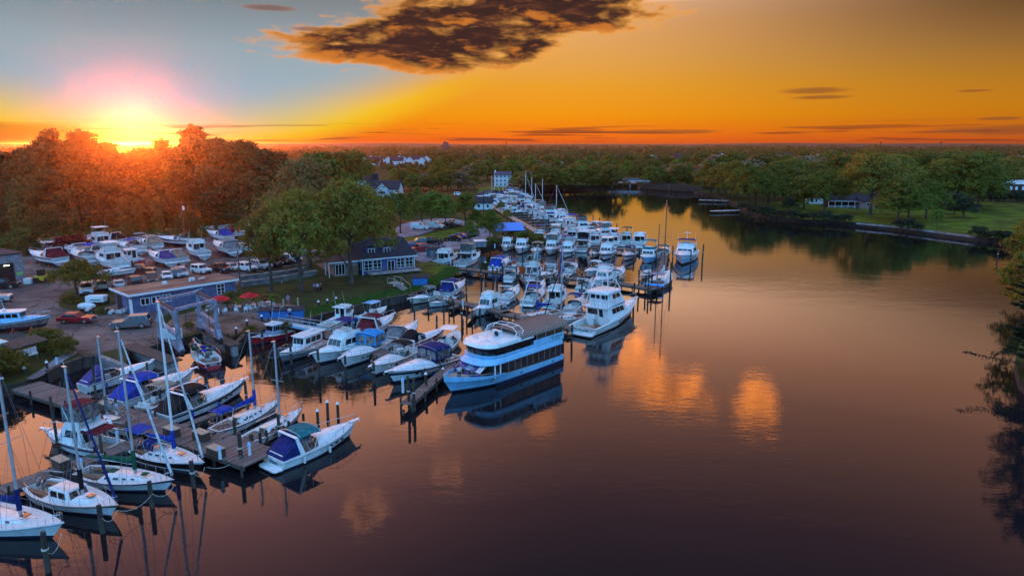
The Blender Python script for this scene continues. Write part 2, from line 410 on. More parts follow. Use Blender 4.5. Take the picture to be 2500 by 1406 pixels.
def rubrail(b, m_, r=.035):
    m = MB(); pts = [[Vector((*b.E(i/16)[:1], s*b.E(i/16)[1], b.E(i/16)[2]-.05)) for i in range(17)] for s in (-1, 1)]
    for p in pts: m.path(p, r, 4)
    m.build('rub_rail', m_, b.root)
def trunk(b, x0, x1, w0, w1, h, m_=WHITE, name='cabin', z=None, peak=.35, sq=.5):
    """low rounded coach roof"""
    m = MB(); rg = []; n = 9
    for i in range(n+1):
        t = i/n; x = x0+(x1-x0)*t; w = w0+(w1-w0)*t
        zz = b.E((x+b.L/2)/b.L)[2]-.05 if z is None else z
        prof = math.sin(min(1, (t+.02)/peak)*math.pi/2)*1.0 if t < peak else 1-((t-peak)/(1-peak))**2.2*.96
        if x0 > x1: pass
        hh = max(.03, h*prof)
        rg.append([(x, w*math.copysign(abs(math.cos(a))**sq, math.cos(a)), zz+hh*max(0, math.sin(a))**.6) for a in [math.pi*k/8 for k in range(9)]])
    rg = [list(r) for r in rg]
    m.rings(rg, True, True, closed=False)
    return m.build(name, m_, b.root, smooth=40)
def house(b, name, xa, xf, wa, wf, z0, z1, rf=.4, ra=0.0, tum=.9, m_=WHITE, parent=None, bevel=.06):
    B0 = [(xa, -wa, z0), (xf, -wf, z0), (xf, wf, z0), (xa, wa, z0)]
    T = [(xa+ra, -wa*tum, z1), (xf-rf, -wf*tum, z1), (xf-rf, wf*tum, z1), (xa+ra, wa*tum, z1)]
    m = MB(); m.hexa(B0+T); o = m.build(name, m_, parent or b.root, bevel=bevel)
    q = {'star': (B0[0], B0[1], T[1], T[0]), 'front': (B0[1], B0[2], T[2], T[1]), 'port': (B0[2], B0[3], T[3], T[2]), 'back': (B0[3], B0[0], T[0], T[3])}
    return o, q
def panes(q, name, spec, m_=GLASS, parent=None, off=.02):
    """each window a part of its own: spec = [(u0,u1,v0,v1)...]"""
    out = []
    for u0, u1, v0, v1 in spec:
        out.append(MB().panel(q, u0, u1, v0, v1, off).build(name, m_, parent))
    return out
def winrow(n, u0, u1, v0, v1, gap=.03):
    w = (u1-u0)/n; return [(u0+i*w+gap/2, u0+(i+1)*w-gap/2, v0, v1) for i in range(n)]
def windshield(b, xs, xf, w, z0, z1, rk=.45, m_=GLASS, frame=STEEL):
    pl = [(xs, -w), (xs+(xf-xs)*.6, -w*.92), (xf, -w*.5), (xf+.06, 0), (xf, w*.5), (xs+(xf-xs)*.6, w*.92), (xs, w)]
    lo = [Vector((x, y, z0)) for x, y in pl]; hi = [Vector((x-rk*(.35 if abs(y) > w*.95 else 1), y*.88, z1)) for x, y in pl]
    m = MB()
    for i in range(6): m.panel((lo[i], lo[i+1], hi[i+1], hi[i]), 0, 1, 0, 1, .012)
    g = m.build('windshield', m_, b.root)
    f = MB(); f.path(hi, .03, 4); f.path(lo, .025, 4)
    for i in range(7): f.tube(lo[i], hi[i], .025, .025, 4)
    f.build('windshield_frame', frame, g); return g
def canopy(b, x0, x1, w, z, m_, h=.22, drop=.12, name='canopy', frame=True, zb=None, parent=None, fore=0.0, nx=6):
    m = MB(); up = []; ny = 8
    for i in range(nx+1):
        t = i/nx; x = x0+(x1-x0)*t; e = (2*t-1)**2
        up.append([(x, w*(2*k/ny-1), z+h*(1-abs(2*k/ny-1)**2.6)-e*h*.5+fore*t-(drop if k in (0, ny) else 0)) for k in range(ny+1)])
    lo = [[(x, y*.985, zz-.035) for x, y, zz in r] for r in up]
    rg = [u+l[::-1] for u, l in zip(up, lo)]
    m.rings(rg, True, True)
    o = m.build(name, m_, parent or b.root, smooth=50)
    if frame:
        f = MB(); zb = zb if zb is not None else b.hs
        for t in (.05, .5, .95):
            x = x0+(x1-x0)*t; zt_ = z+fore*t-.05; f.path([(x, w*.96*q, zt_+h*.9*(1-abs(q)**2.6)) for q in (-1, -.5, 0, .5, 1)], .018, 4); xb = x0+(x1-x0)*(.5+(t-.5)*.35)
            for s in (-1, 1): f.tube((xb, s*w*.97, zb), (x, s*w*.96, z+fore*t-.05), .022, .022, 4)
        f.build('canopy_frame', STEEL, o)
    return o
def enclosure(b, x0, x1, w, z0, z1, m_, name='side_curtain', rk0=.0, rk1=.15, inset=.94, win=None, parent=None):
    B0 = [(x0, -w, z0), (x1, -w, z0), (x1+.12, 0, z0), (x1, w, z0), (x0, w, z0)]
    T = [(x0+rk0, -w*inset, z1), (x1-rk1, -w*inset, z1), (x1-rk1+.06, 0, z1), (x1-rk1, w*inset, z1), (x0+rk0, w*inset, z1)]
    m = MB(); m.rings([B0, T], False, False)
    o = m.build(name, m_, parent or b.root)
    if win:
        qs = [(B0[0], B0[1], T[1], T[0]), (B0[1], B0[2], T[2], T[1]), (B0[2], B0[3], T[3], T[2]), (B0[3], B0[4], T[4], T[3]), (B0[4], B0[0], T[0], T[4])]
        for q in qs:
            panes(q, 'vinyl_window', winrow(2 if q in (qs[0], qs[3], qs[4]) else 1, .06, .94, .14, .88, .05), win, o, .012)
    return o
def tonneau(b, x0, x1, w0, w1, z0a, z0b, h0, h1, m_, name='cockpit_cover'):
    """canvas sloping up from the transom to the arch"""
    m = MB(); rg = []
    for i in range(6):
        t = i/5; x = x0+(x1-x0)*t; w = w0+(w1-w0)*t; zb = z0a+(z0b-z0a)*t; h = h0+(h1-h0)*t+.05*math.sin(math.pi*t)
        rg.append([(x, -w, zb), (x, -w*.93, zb+h*.85), (x, -w*.6, zb+h), (x, 0, zb+h*1.06), (x, w*.6, zb+h), (x, w*.93, zb+h*.85), (x, w, zb)])
    m.rings(rg, True, True, closed=False); return m.build(name, m_, b.root, smooth=40)
def arch(b, x, w, z0, h, rk, m_=WHITE, t=.28, th=.09):
    m = MB()
    for s in (-1, 1):
        m.hexa([(x, s*w-th/2, z0), (x+t*1.7, s*w-th/2, z0), (x+t*1.7, s*w+th/2, z0), (x, s*w+th/2, z0), (x-rk, s*w*.9-th/2, z0+h), (x-rk+t, s*w*.9-th/2, z0+h), (x-rk+t, s*w*.9+th/2, z0+h), (x-rk, s*w*.9+th/2, z0+h)])
    m.box((x-rk+t/2, 0, z0+h+.03), (t, w*1.8+th, .1))
    return m.build('radar_arch', m_, b.root, bevel=.03)
def bowrail(b, t0=.5, h=.6, inset=.08, t1=.985, r=.018, n=9, low=False):
    m = MB(); E = b.E; P = []
    for s in (-1, 1):
        row = []
        for i in range(n):
            t = t0+(t1-t0)*i/(n-1); x, w, z = E(t); hh = h*min(1, .35+i*.35)
            a = Vector((x, s*max(.03, w-inset), z)); c = a+Vector((.04, s*.04, hh))
            row.append(c)
            if i % 2 == 0 or n < 8: m.tube(a, c, r, r, 4)
        P.append(row); m.path(row, r*1.1, 4)
        if low: m.path([q-Vector((0, 0, h*.45)) for q in row], r*.8, 4)
    m.tube(P[0][-1], P[1][-1], r*1.1, r*1.1, 4)
    return m.build('bow_rail', STEEL, b.root)
def platform(b, l=.7, m_=WHITE):
    w = b.E(0)[1]*.92; x0 = -b.L/2
    m = MB(); m.prism([(x0-l, -w*.75), (x0-l*.8, -w*.95), (x0+.05, -w), (x0+.05, w), (x0-l*.8, w*.95), (x0-l, w*.75)], .18, .28)
    m.build('swim_platform', m_, b.root)
def pulpit(b):
    x, w, z = b.E(1); m = MB(); m.prism([(x-.7, -.25), (x+.35, -.14), (x+.45, 0), (x+.35, .14), (x-.7, .25)], z-.02, z+.07)
    m.build('anchor_pulpit', WHITE, b.root)
    a = MB(); a.tube((x+.1, 0, z-.06), (x+.5, 0, z-.12), .03, .03, 5); a.tube((x+.48, -.16, z-.2), (x+.48, .16, z-.2), .035, .035, 5); a.build('anchor', STEEL, b.root)
def antennas(b, pts, h=2.2, rk=.25):
    for x, y, z in pts:
        MB().tube((x, y, z), (x-rk*h, y*1.02, z+h), .022, .01, 4).build('antenna', WHITE, b.root)
def dome(b, x, y, z, r=.28):
    m = MB(); m.tube((x, y, z), (x, y, z+.12), .09, .07, 6); m.ball((x, y, z+.2), (r, r, r*.5), 10, 6); m.build('radar_dome', WHITE, b.root, smooth=60)
def fenders(b, ts, side, m_=FEND):
    for t in ts:
        x, w, z = b.E(t); m = MB(); y = side*(w+.1)
        m.tube((x, y, .25), (x, y, .75), .11, .11, 7); m.tube((x, y, .75), (x, side*(w-.02), z), .012, .012, 3); m.build('fender', m_, b.root, smooth=50)
def outboard(b, y=0.0, m_=BLACKH, s=1.0):
    x = -b.L/2; m = MB(); m.box((x-.32*s, y, b.hs*.6+.35), (.6*s, .42*s, .55*s)); m.box((x-.3*s, y, .25), (.24*s, .16*s, .9*s)); m.build('outboard_motor', m_, b.root, bevel=.06)
def seats(b, lst, m_=SEAT):
    for x, y, z, lx, ly in lst:
        m = MB(); m.box((x, y, z+.22), (lx, ly, .44)); m.box((x-lx/2+.08, y, z+.6), (.16, ly, .5)); m.build('seat', m_, b.root, bevel=.04)
def portlights(b, ts, zf=.62, w=.34, h=.13, side=(-1, 1), m_=GLASS):
    for s in side:
        for t in ts:
            x, y, z = b.E(t); x2, y2, _ = b.E(t+.01); xw = y*.97
            q0 = Vector((x-w/2, s*(y+.0), z*zf)); ang = math.atan2((y2-y)*s, x2-x)
            m = MB(); m.box((x, s*(y*.985), z*zf), (w, .07, h), rz=ang); m.build('portlight', m_, b.root)
def lettering(b, txt, q, size, m_, name='name_lettering', tilt=R(90), parent=None):
    cu = bpy.data.curves.new('t', 'FONT'); cu.body = txt; cu.size = size; cu.extrude = .008; cu.align_x = 'CENTER'; cu.align_y = 'CENTER'; cu.shear = .25; cu.resolution_u = 3
    o = bpy.data.objects.new('t', cu); dg = bpy.context.evaluated_depsgraph_get(); COL.objects.link(o)
    dg.update(); me = bpy.data.meshes.new_from_object(o.evaluated_get(dg)); bpy.data.objects.remove(o)
    me.materials.clear(); me.materials.append(m_)
    n = bpy.data.objects.new(name, me); COL.objects.link(n); n.parent = parent or b.root
    n.matrix_local = q; return n

def start(px, label, cat, name, L=None, z=0.0, group=None, by='bow', boot=None, hd=None, loc=None, roll=0.0):
    b = Boat(); b.boot = boot; b.sole = TAN
    P0 = G(px[0], px[1], z); P1 = G(px[2], px[3], z); d = P1-P0
    if L is None: L = d.length
    else:
        d = d.normalized()*L
        if by == 'bow': P0 = P1-d
        elif by == 'stern': P1 = P0+d
        else:
            c = (P0+P1)/2; P0 = c-d/2; P1 = c+d/2
    c = (P0+P1)/2
    b.root = thing(name, label, cat, c, math.atan2(d.y, d.x), group); b.LW = L; b.zlift = z
    return b, L

# ------------------------------------------------------------------ boat kinds
def express(px, label, top=WHITE, stripe=None, bim=None, cover=None, archm=WHITE, L=None, z=0.0, group='motor boats in the marina', bot=BOTTOM, glass=GLASS, tall=False, curt=None, boot=None, B=None, far=False, by='bow', plat=True, rail=True, hatch=None, lift=0.0, beamf=.33, fend=0):
    b, L = start(px, label, 'motor boat', 'cabin_cruiser', L, z, group, by, boot)
    B = B or min(3.9, max(2.2, L*beamf)); hs = .075*L+.30; hb = hs+.045*L+.1
    if z or lift: b.root.location.z = z+(lift or .95)
    hull(b, L*1.03, B, hs, hb, top, bot, stripe, band=(.62, .84), d=.55 if not z else .75)
    deck(b, .36, .40, .20)
    L2 = L*1.03
    trunk(b, -.10*L2, .44*L2, B*.40, B*.08, .13*B+.1, WHITE, peak=.2)
    if hatch: MB().box((.22*L2, 0, b.E(.72)[2]+.13*B*.75), (.9, .8, .06)).build('sun_pad', hatch, b.root, bevel=.02)
    else: MB().box((.17*L2, 0, b.E(.67)[2]+.13*B*.9), (.5, .5, .05)).build('deck_hatch', GLASS, b.root)
    zc = b.E(.4)[2]
    windshield(b, -.19*L2, -.01*L2, B*.43, zc+.05, zc+.62, .5, glass)
    if not far: seats(b, [(-.22*L2, B*.2, .4, .6, .6), (-.44*L2, 0, .4, .5, B*.6)])
    top_ = zc+1.55+(.25 if tall else 0)
    if archm is not None: arch(b, -.30*L2, B*.46, hs, top_-hs-.12, .35, archm)
    if bim:
        canopy(b, -.30*L2, -.05*L2, B*.44, top_, bim, .2, .14, zb=zc)
        if curt: enclosure(b, -.30*L2, -.06*L2, B*.44, zc+.45, top_-.06, bim, win=curt, rk1=.05)
    if cover: tonneau(b, -.485*L2, -.27*L2, B*.42, B*.44, hs, zc, .15, top_-zc-.1, cover)
    if plat: platform(b, .75)
    if rail: bowrail(b, .5, .55, n=9 if not far else 5)
    pulpit(b) if not far else None
    if not far: portlights(b, (.55, .63, .71), .66); rubrail(b, RUB if stripe is None else stripe)
    if not far and not z: [fenders(b, (.22, .52), sd_, FBLUE if int(L*10) % 3 == 0 else FEND) for sd_ in (-1, 1)]
    return b
def flybridge(px, label, top=WHITE, stripe=None, bim=None, curt=None, L=None, z=0.0, group='motor boats in the marina', bot=BOTTOM, glass=GLASS, boot=None, far=False, by='bow', flym=None, back=GLASS, cover=None, lift=0.0, beamf=.35, hard=False):
    b, L = start(px, label, 'motor boat', 'flybridge_cruiser', L, z, group, by, boot)
    B = min(5.4, max(2.6, L*beamf)); hs = .08*L+.28; hb = hs+.055*L+.1
    if z or lift: b.root.location.z = z+(lift or 1.0)
    L2 = L*1.04; hull(b, L2, B, hs, hb, top, bot, stripe, band=(.62, .84), d=.55 if not z else .9)
    deck(b, .30, .45, .20)
    trunk(b, .10*L2, .42*L2, B*.36, B*.1, .12*B+.12, WHITE, peak=.15)
    zd = b.E(.45)[2]-.1; hz = 1.55
    h, q = house(b, 'deckhouse', -.20*L2, .16*L2, B*.42, B*.36, zd, zd+hz, .75, 0, .92)
    panes(q['front'], 'windshield', winrow(3, .06, .94, .34, .86, .03), glass, h)
    for s, r in (('star', False), ('port', True)): panes(q[s], 'window', winrow(2, .12 if not r else .22, .78 if not r else .88, .42, .84, .03), glass, h)
    panes(q['back'], 'cabin_door', [(.12, .55, .12, .86), (.6, .9, .3, .86)], back, h)
    zt = zd+hz
    MB().prism([(-.30*L2, -B*.40), (.05*L2, -B*.36), (.09*L2, 0), (.05*L2, B*.36), (-.30*L2, B*.40)], zt-.03, zt+.09).build('flybridge_deck', NONSKID, b.root, bevel=.03)
    m = MB(); o = [(-.20*L2, -B*.39), (.02*L2, -B*.35), (.07*L2, -B*.16), (.07*L2, B*.16), (.02*L2, B*.35), (-.20*L2, B*.39)]
    out = [[(x, y, zt+.07) for x, y in o], [(x-.06, y*1.02, zt+.62) for x, y in o], [(x-.09, y*.92, zt+.62) for x, y in o], [(x-.07, y*.92, zt+.09) for x, y in o]]
    for r in out: r.append(r[0]) if False else None
    m.rings(out, False, False, closed=False); m.build('flybridge_coaming', flym or WHITE, b.root, smooth=30)
    m = MB(); m.box((.0, 0, zt+.42), (.5, B*.45, .65)); m.build('helm_console', WHITE, b.root, bevel=.05)
    if not far: seats(b, [(-.10*L2, 0, zt+.08, .5, B*.5)])
    if bim:
        f = canopy(b, -.22*L2, .03*L2, B*.40, zt+1.95, bim, .15, .08, zb=zt+.6)
        if curt: enclosure(b, -.20*L2, .03*L2, B*.385, zt+.55, zt+1.92, curt, rk1=.0, inset=1.0)
    if hard: MB().prism([(-.24*L2, -B*.38), (.03*L2, -B*.34), (.03*L2, B*.34), (-.24*L2, B*.38)], zt+1.95, zt+2.05).build('hardtop', WHITE, b.root, bevel=.04)
    if hard:
        m = MB(); [m.tube((x*L2, s*B*.34, zt+.5), (x*L2, s*B*.33, zt+2.0), .03, .03, 4) for x in (-.2, 0) for s in (-1, 1)]; m.build('hardtop_frame', STEEL, b.root)
    if not far:
        m = MB(); [m.tube((-.27*L2-.25, s*.2+.5, b.floor), (-.27*L2, s*.2+.5, zt), .02, .02, 4) for s in (-1, 1)]
        [m.tube((-.27*L2-.25+.25*k/6, .3, b.floor+(zt-b.floor)*k/6), (-.27*L2-.25+.25*k/6, .7, b.floor+(zt-b.floor)*k/6), .018, .018, 4) for k in range(1, 6)]
        m.build('ladder', STEEL, b.root)
        antennas(b, [(-.05*L2, B*.36, zt+.6), (-.05*L2, -B*.36, zt+.6)], 2.6)
        portlights(b, (.60, .68), .66); rubrail(b, RUB if stripe is None else stripe)
    if cover: canopy(b, -.46*L2, -.2*L2, B*.42, zt-.15, cover, .08, .05, name='cockpit_awning', zb=hs)
    platform(b, .6); bowrail(b, .48, .62, n=9 if not far else 5)
    if not far: pulpit(b)
    b.zt = zt; return b
def pilot(px, label, top=WHITE, stripe=None, L=None, z=0.0, group='motor boats in the marina', bot=BOTTOM, roof=WHITE, boot=None, far=False, by='bow', hx=(-.12, .14), lift=0.0, hm=WHITE, hh=1.75, beamf=.34, rail=True):
    b, L = start(px, label, 'motor boat', 'pilothouse_boat', L, z, group, by, boot)
    B = min(4.2, max(2.2, L*beamf)); hs = .07*L+.25; hb = hs+.07*L+.1
    if z or lift: b.root.location.z = z+(lift or .9)
    L2 = L*1.03; hull(b, L2, B, hs, hb, top, bot, stripe, band=(.72, .92), d=.6)
    deck(b, .38, .35, .18)
    trunk(b, .10*L2, .40*L2, B*.34, B*.1, .14*B, hm, peak=.15)
    zd = b.E(.5)[2]-.15; x0, x1 = hx
    h, q = house(b, 'wheelhouse', x0*L2, x1*L2, B*.38, B*.33, zd, zd+hh, .3, 0, .95, hm)
    panes(q['front'], 'windshield', winrow(3, .06, .94, .48, .88, .03), GLASS, h)
    for s in ('star', 'port'): panes(q[s], 'window', winrow(3, .08, .92, .48, .86, .04), GLASS, h)
    panes(q['back'], 'cabin_door', [(.1, .4, .4, .86), (.5, .85, .05, .88)], GLASS, h)
    MB().prism([(x0*L2-.55, -B*.40), (x1*L2-.05, -B*.37), (x1*L2+.2, 0), (x1*L2-.05, B*.37), (x0*L2-.55, B*.40)], zd+hh-.02, zd+hh+.1).build('wheelhouse_roof', roof, b.root, bevel=.04)
    b.zt = zd+hh+.1
    if rail: bowrail(b, .55, .6, n=9 if not far else 5)
    if not far:
        rubrail(b, RUB); dome(b, x0*L2+.5, 0, b.zt); antennas(b, [(x0*L2+.2, B*.3, b.zt), (x0*L2+.2, -B*.3, b.zt)], 2.4)
    return b
def openboat(px, label, top=WHITE, stripe=None, cover=None, ttop=None, L=None, z=0.0, group='motor boats in the marina', bot=BOTTOM, motor=BLACKH, boot=None, far=False, by='bow', lift=0.0, ws=True, beamf=.34, name='open_motorboat'):
    b, L = start(px, label, 'motor boat', name, L, z, group, by, boot)
    B = min(3.2, max(1.6, L*beamf)); hs = .06*L+.28; hb = hs+.05*L+.05
    if z or lift: b.root.location.z = z+(lift or .75)
    L2 = L*1.02; hull(b, L2, B, hs, hb, top, bot, stripe, band=(.45, .75), d=.4)
    deck(b, .56, .32, .16)
    zc = b.E(.55)[2]
    if cover: tonneau(b, -.47*L2, .12*L2, B*.44, B*.40, hs, zc, .12, .55, cover)
    else:
        if ws: windshield(b, -.05*L2, .10*L2, B*.38, zc, zc+.42, .3)
        seats(b, [(-.1*L2, B*.22, .32, .5, .5), (-.1*L2, -B*.22, .32, .5, .5), (-.42*L2, 0, .32, .45, B*.6)])
    if ttop:
        m = MB(); m.box((0, 0, .9), (.8, .7, 1.1)); m.build('console', WHITE, b.root, bevel=.06)
        canopy(b, -.16*L2, .14*L2, B*.36, zc+1.75, ttop, .06, .03, name='t_top', zb=.4)
    if motor is not None: outboard(b, 0, motor)
    if not far: rubrail(b, RUB if stripe is None else stripe)
    return b
def sailboat(px, label, top=WHITE, stripe=None, cover=C_NAVY, mast=10.5, L=None, z=0.0, group='sailing boats in the marina', bot=BOTTOM, boot=None, mastm=ALU, furl=WHITE, dodger=None, bim=None, boomdir=1, rake=0.0, lean=(0, 0), far=False, by='bow', house_=False, mast_t=.58, boom_l=.36, deckm=NONSKID, spread=(.5,), furlm=C_WHITE, winm=GLASS, nomast=False, mz=None, boomup=.0, wheel=True, tarp=None):
    b, L = start(px, label, 'sailing boat', 'sailing_boat', L, z, group, by, boot)
    L2 = L*1.08; B = L2*.31; hs = .06*L+.32; hb = hs+.045*L
    hull(b, L2, B, hs, hb, top, bot, stripe, stern=.62, t0=.40, p=1.9, flare=.80, rake=.11, d=.55, sag=.10, band=(.78, .92))
    deck(b, .30, .38, .24, deckm)
    X = lambda t: -L2/2+t*L2
    xm = X(mast_t)
    zc = b.E(.45)[2]
    if house_:
        hh, q = house(b, 'deckhouse', X(.33), X(.57), B*.33, B*.30, zc-.1, zc+.72, .35, .0, .86)
        panes(q['front'], 'window', winrow(2, .08, .92, .25, .85, .06), winm, hh)
        for s in ('star', 'port'): panes(q[s], 'window', winrow(2, .1, .9, .3, .82, .08), winm, hh)
        trunk(b, X(.56), X(.80), B*.30, B*.14, .38, WHITE, peak=.2)
    else:
        c = trunk(b, X(.30), X(.78), B*.33, B*.13, .42, WHITE, peak=.12)
        for s in (-1, 1):
            for t in (.38, .46, .54, .62):
                w = B*.33+(B*.13-B*.33)*(t-.30)/.48
                MB().box((X(t), s*(w-.005), b.E(t)[2]+.13), (.42 if t < .5 else .26, .05, .13), rz=-s*math.atan2(B*.20, .48*L2)).build('window', winm, c)
    MB().box((X(.70), 0, b.E(.7)[2]+.36), (.5, .5, .06)).build('deck_hatch', GLASS if cover is not C_GREEN else C_GREEN, b.root, bevel=.02)
    MB().box((X(.355), 0, zc+.36), (.75, .62, .07)).build('companionway_hatch', CREAM if cover is not C_GREEN else C_GREEN, b.root, bevel=.02)
    MB().box((X(.302), 0, zc+.05), (.05, .55, .55)).build('companionway_board', TEAK, b.root)
    m = MB(); [m.box((X(.16), s*B*.22, .68), (.24*L2, .38, .1)) for s in (-1, 1)]; m.build('cockpit_bench', TEAK, b.root)
    if wheel:
        m = MB(); cx = X(.10); pts = [Vector((cx, .38*math.cos(a*math.pi/6), 1.15+.38*math.sin(a*math.pi/6))) for a in range(13)]
        m.path(pts, .02, 4); [m.tube((cx, 0, 1.15), pts[k], .012, .012, 3) for k in range(0, 12, 2)]; m.tube((cx+.05, 0, .38), (cx+.05, 0, 1.2), .08, .06, 6); m.build('steering_wheel', STEEL, b.root)
    if not nomast:
        zb = b.E(mast_t)[2]+.35; zt = mast
        tip = Vector((xm+lean[0], lean[1], zt))
        base = Vector((xm, 0, zb)); at = lambda q: base+(tip-base)*q
        mm = MB(); mm.tube(base, tip, .115, .085, 8); mo = mm.build('mast', mastm, b.root, smooth=50)
        cr = MB(); cr.box(tip+Vector((-.1, 0, .05)), (.4, .16, .08)); cr.tube(tip, tip+Vector((-.2, 0, .5)), .012, .008, 3); cr.build('masthead', STEEL, mo)
        for q in spread:
            p = at(q); MB().tube(p+Vector((0, -B*.30, 0)), p+Vector((0, B*.30, 0)), .025, .025, 4).build('spreader', mastm, mo)
        r = MB(); bow = Vector((X(.985), 0, b.E(.985)[2])); st = Vector((X(.01), 0, hs+.02))
        r.tube(tip, st, .014, .014, 3)
        for s in (-1, 1):
            cp = Vector((xm-.15, s*(b.E(mast_t)[1]-.06), b.E(mast_t)[2]))
            if spread: r.path([tip, at(spread[0])+Vector((0, s*B*.30, 0)), cp], .013, 3)
            r.tube(at(.5), cp+Vector((.35, 0, 0)), .012, .012, 3); r.tube(at(.5), cp-Vector((.35, 0, 0)), .012, .012, 3)
        if not furl: r.tube(tip, bow, .013, .013, 3)
        r.build('rigging', RIG, b.root)
        if furl:
            f = MB(); f.tube(bow+Vector((0, 0, .35)), bow+(tip-bow)*.955, .10, .05, 7); f.build('furled_jib', furlm, b.root, smooth=50)
        bl = boom_l*L2; b0 = base+Vector((-.1, 0, .75)); b1 = b0+Vector((-bl, 0, boomup))
        bo = MB().tube(b0, b1, .06, .06, 6).build('boom', mastm, b.root)
        if cover:
            c = MB(); rg = []
            for i in range(8):
                t = i/7; p = b0+(b1-b0)*t; h = .42*(1-t)**1.5+.16; w = .16-.05*t
                if i == 0: p = p+Vector((-.02, 0, 0))
                sg = -.04*math.sin(t*9)
                rg.append([p+Vector((0, w*math.cos(a), .05+sg+h*.5+(h*.62)*math.sin(a))) for a in [2*math.pi*k/8 for k in range(8)]])
            c.rings(rg)
            c.rings([[base+Vector((.15*math.cos(a)-.02, .17*math.sin(a), zz)) for a in [2*math.pi*k/8 for k in range(8)]] for zz in (.35, .8, 1.5, 1.9)])
            c.build('sail_cover', cover, b.root, smooth=50)
    if dodger: canopy(b, X(.27), X(.42), B*.30, zc+1.0, dodger, .14, .5, name='dodger', zb=zc)
    if bim: canopy(b, X(.03), X(.24), B*.30, zc+1.65, bim, .12, .06, name='bimini', zb=hs)
    if tarp: canopy(b, X(.03), X(.33), B*.33, zc+.55, tarp, .3, .3, name='cockpit_tarp', frame=False)
    bowrail(b, .86, .6, .06, n=4); 
    m = MB(); E = b.E
    pts = [Vector((E(t)[0], -(E(t)[1]-.05), E(t)[2])) for t in (.16, .06)]+[Vector((E(.01)[0], y*E(.01)[1]*.9, E(.01)[2])) for y in (-.9, .9)]+[Vector((E(t)[0], E(t)[1]-.05, E(t)[2])) for t in (.06, .16)]
    m.path([p+Vector((0, 0, .62)) for p in pts], .018, 4); [m.tube(p, p+Vector((0, 0, .62)), .018, .018, 4) for p in pts]; m.build('stern_rail', STEEL, b.root)
    for s in (-1, 1):
        m = MB(); ps = [Vector((E(t)[0], s*(E(t)[1]-.05), E(t)[2])) for t in (.16, .30, .44, .58, .72, .86)]
        [m.tube(p, p+Vector((0, 0, .6)), .014, .012, 4) for p in ps]; m.path([p+Vector((0, 0, .6)) for p in ps], .010, 3); m.build('lifeline', STEEL, b.root)
    if not far: rubrail(b, TEAK if stripe is None else stripe, .03)
    return b

# ------------------------------------------------------------------ vehicles
def paint(name, c): return mat('car_paint_'+name, c, .25, .1, var=.06, scale=1, coat=.15)
PAINT = {k: paint(k, v) for k, v in dict(white=(.76, .76, .77), black=(.012, .012, .014), silver=(.42, .43, .45), grey=(.14, .145, .16), red=(.36, .012, .022), tan=(.33, .27, .21), blue=(.03, .07, .25), brown=(.07, .035, .025), yellow=(.7, .4, .03)).items()}
HEADL = mat('headlight_lens', (.6, .6, .62), .1, var=.1); TAILL = mat('taillight_lens', (.35, .01, .01), .15, var=.1)
CARK = {'sedan': (4.7, 1.82, .92, .95, 1.45, -1.95, 1.0, .85, .65, .84), 'suv': (4.9, 1.96, 1.08, 1.12, 1.82, -2.38, .95, .75, .28, .88), 'pickup': (5.7, 2.0, 1.12, 1.16, 1.88, -.75, 1.35, .65, .15, .88),
        'van': (5.6, 2.02, 1.12, 1.2, 2.15, -2.75, 1.75, .85, .08, .92), 'jeep': (4.2, 1.88, 1.12, 1.15, 1.85, -2.0, .65, .18, .05, .92)}
CARPROTO = {}
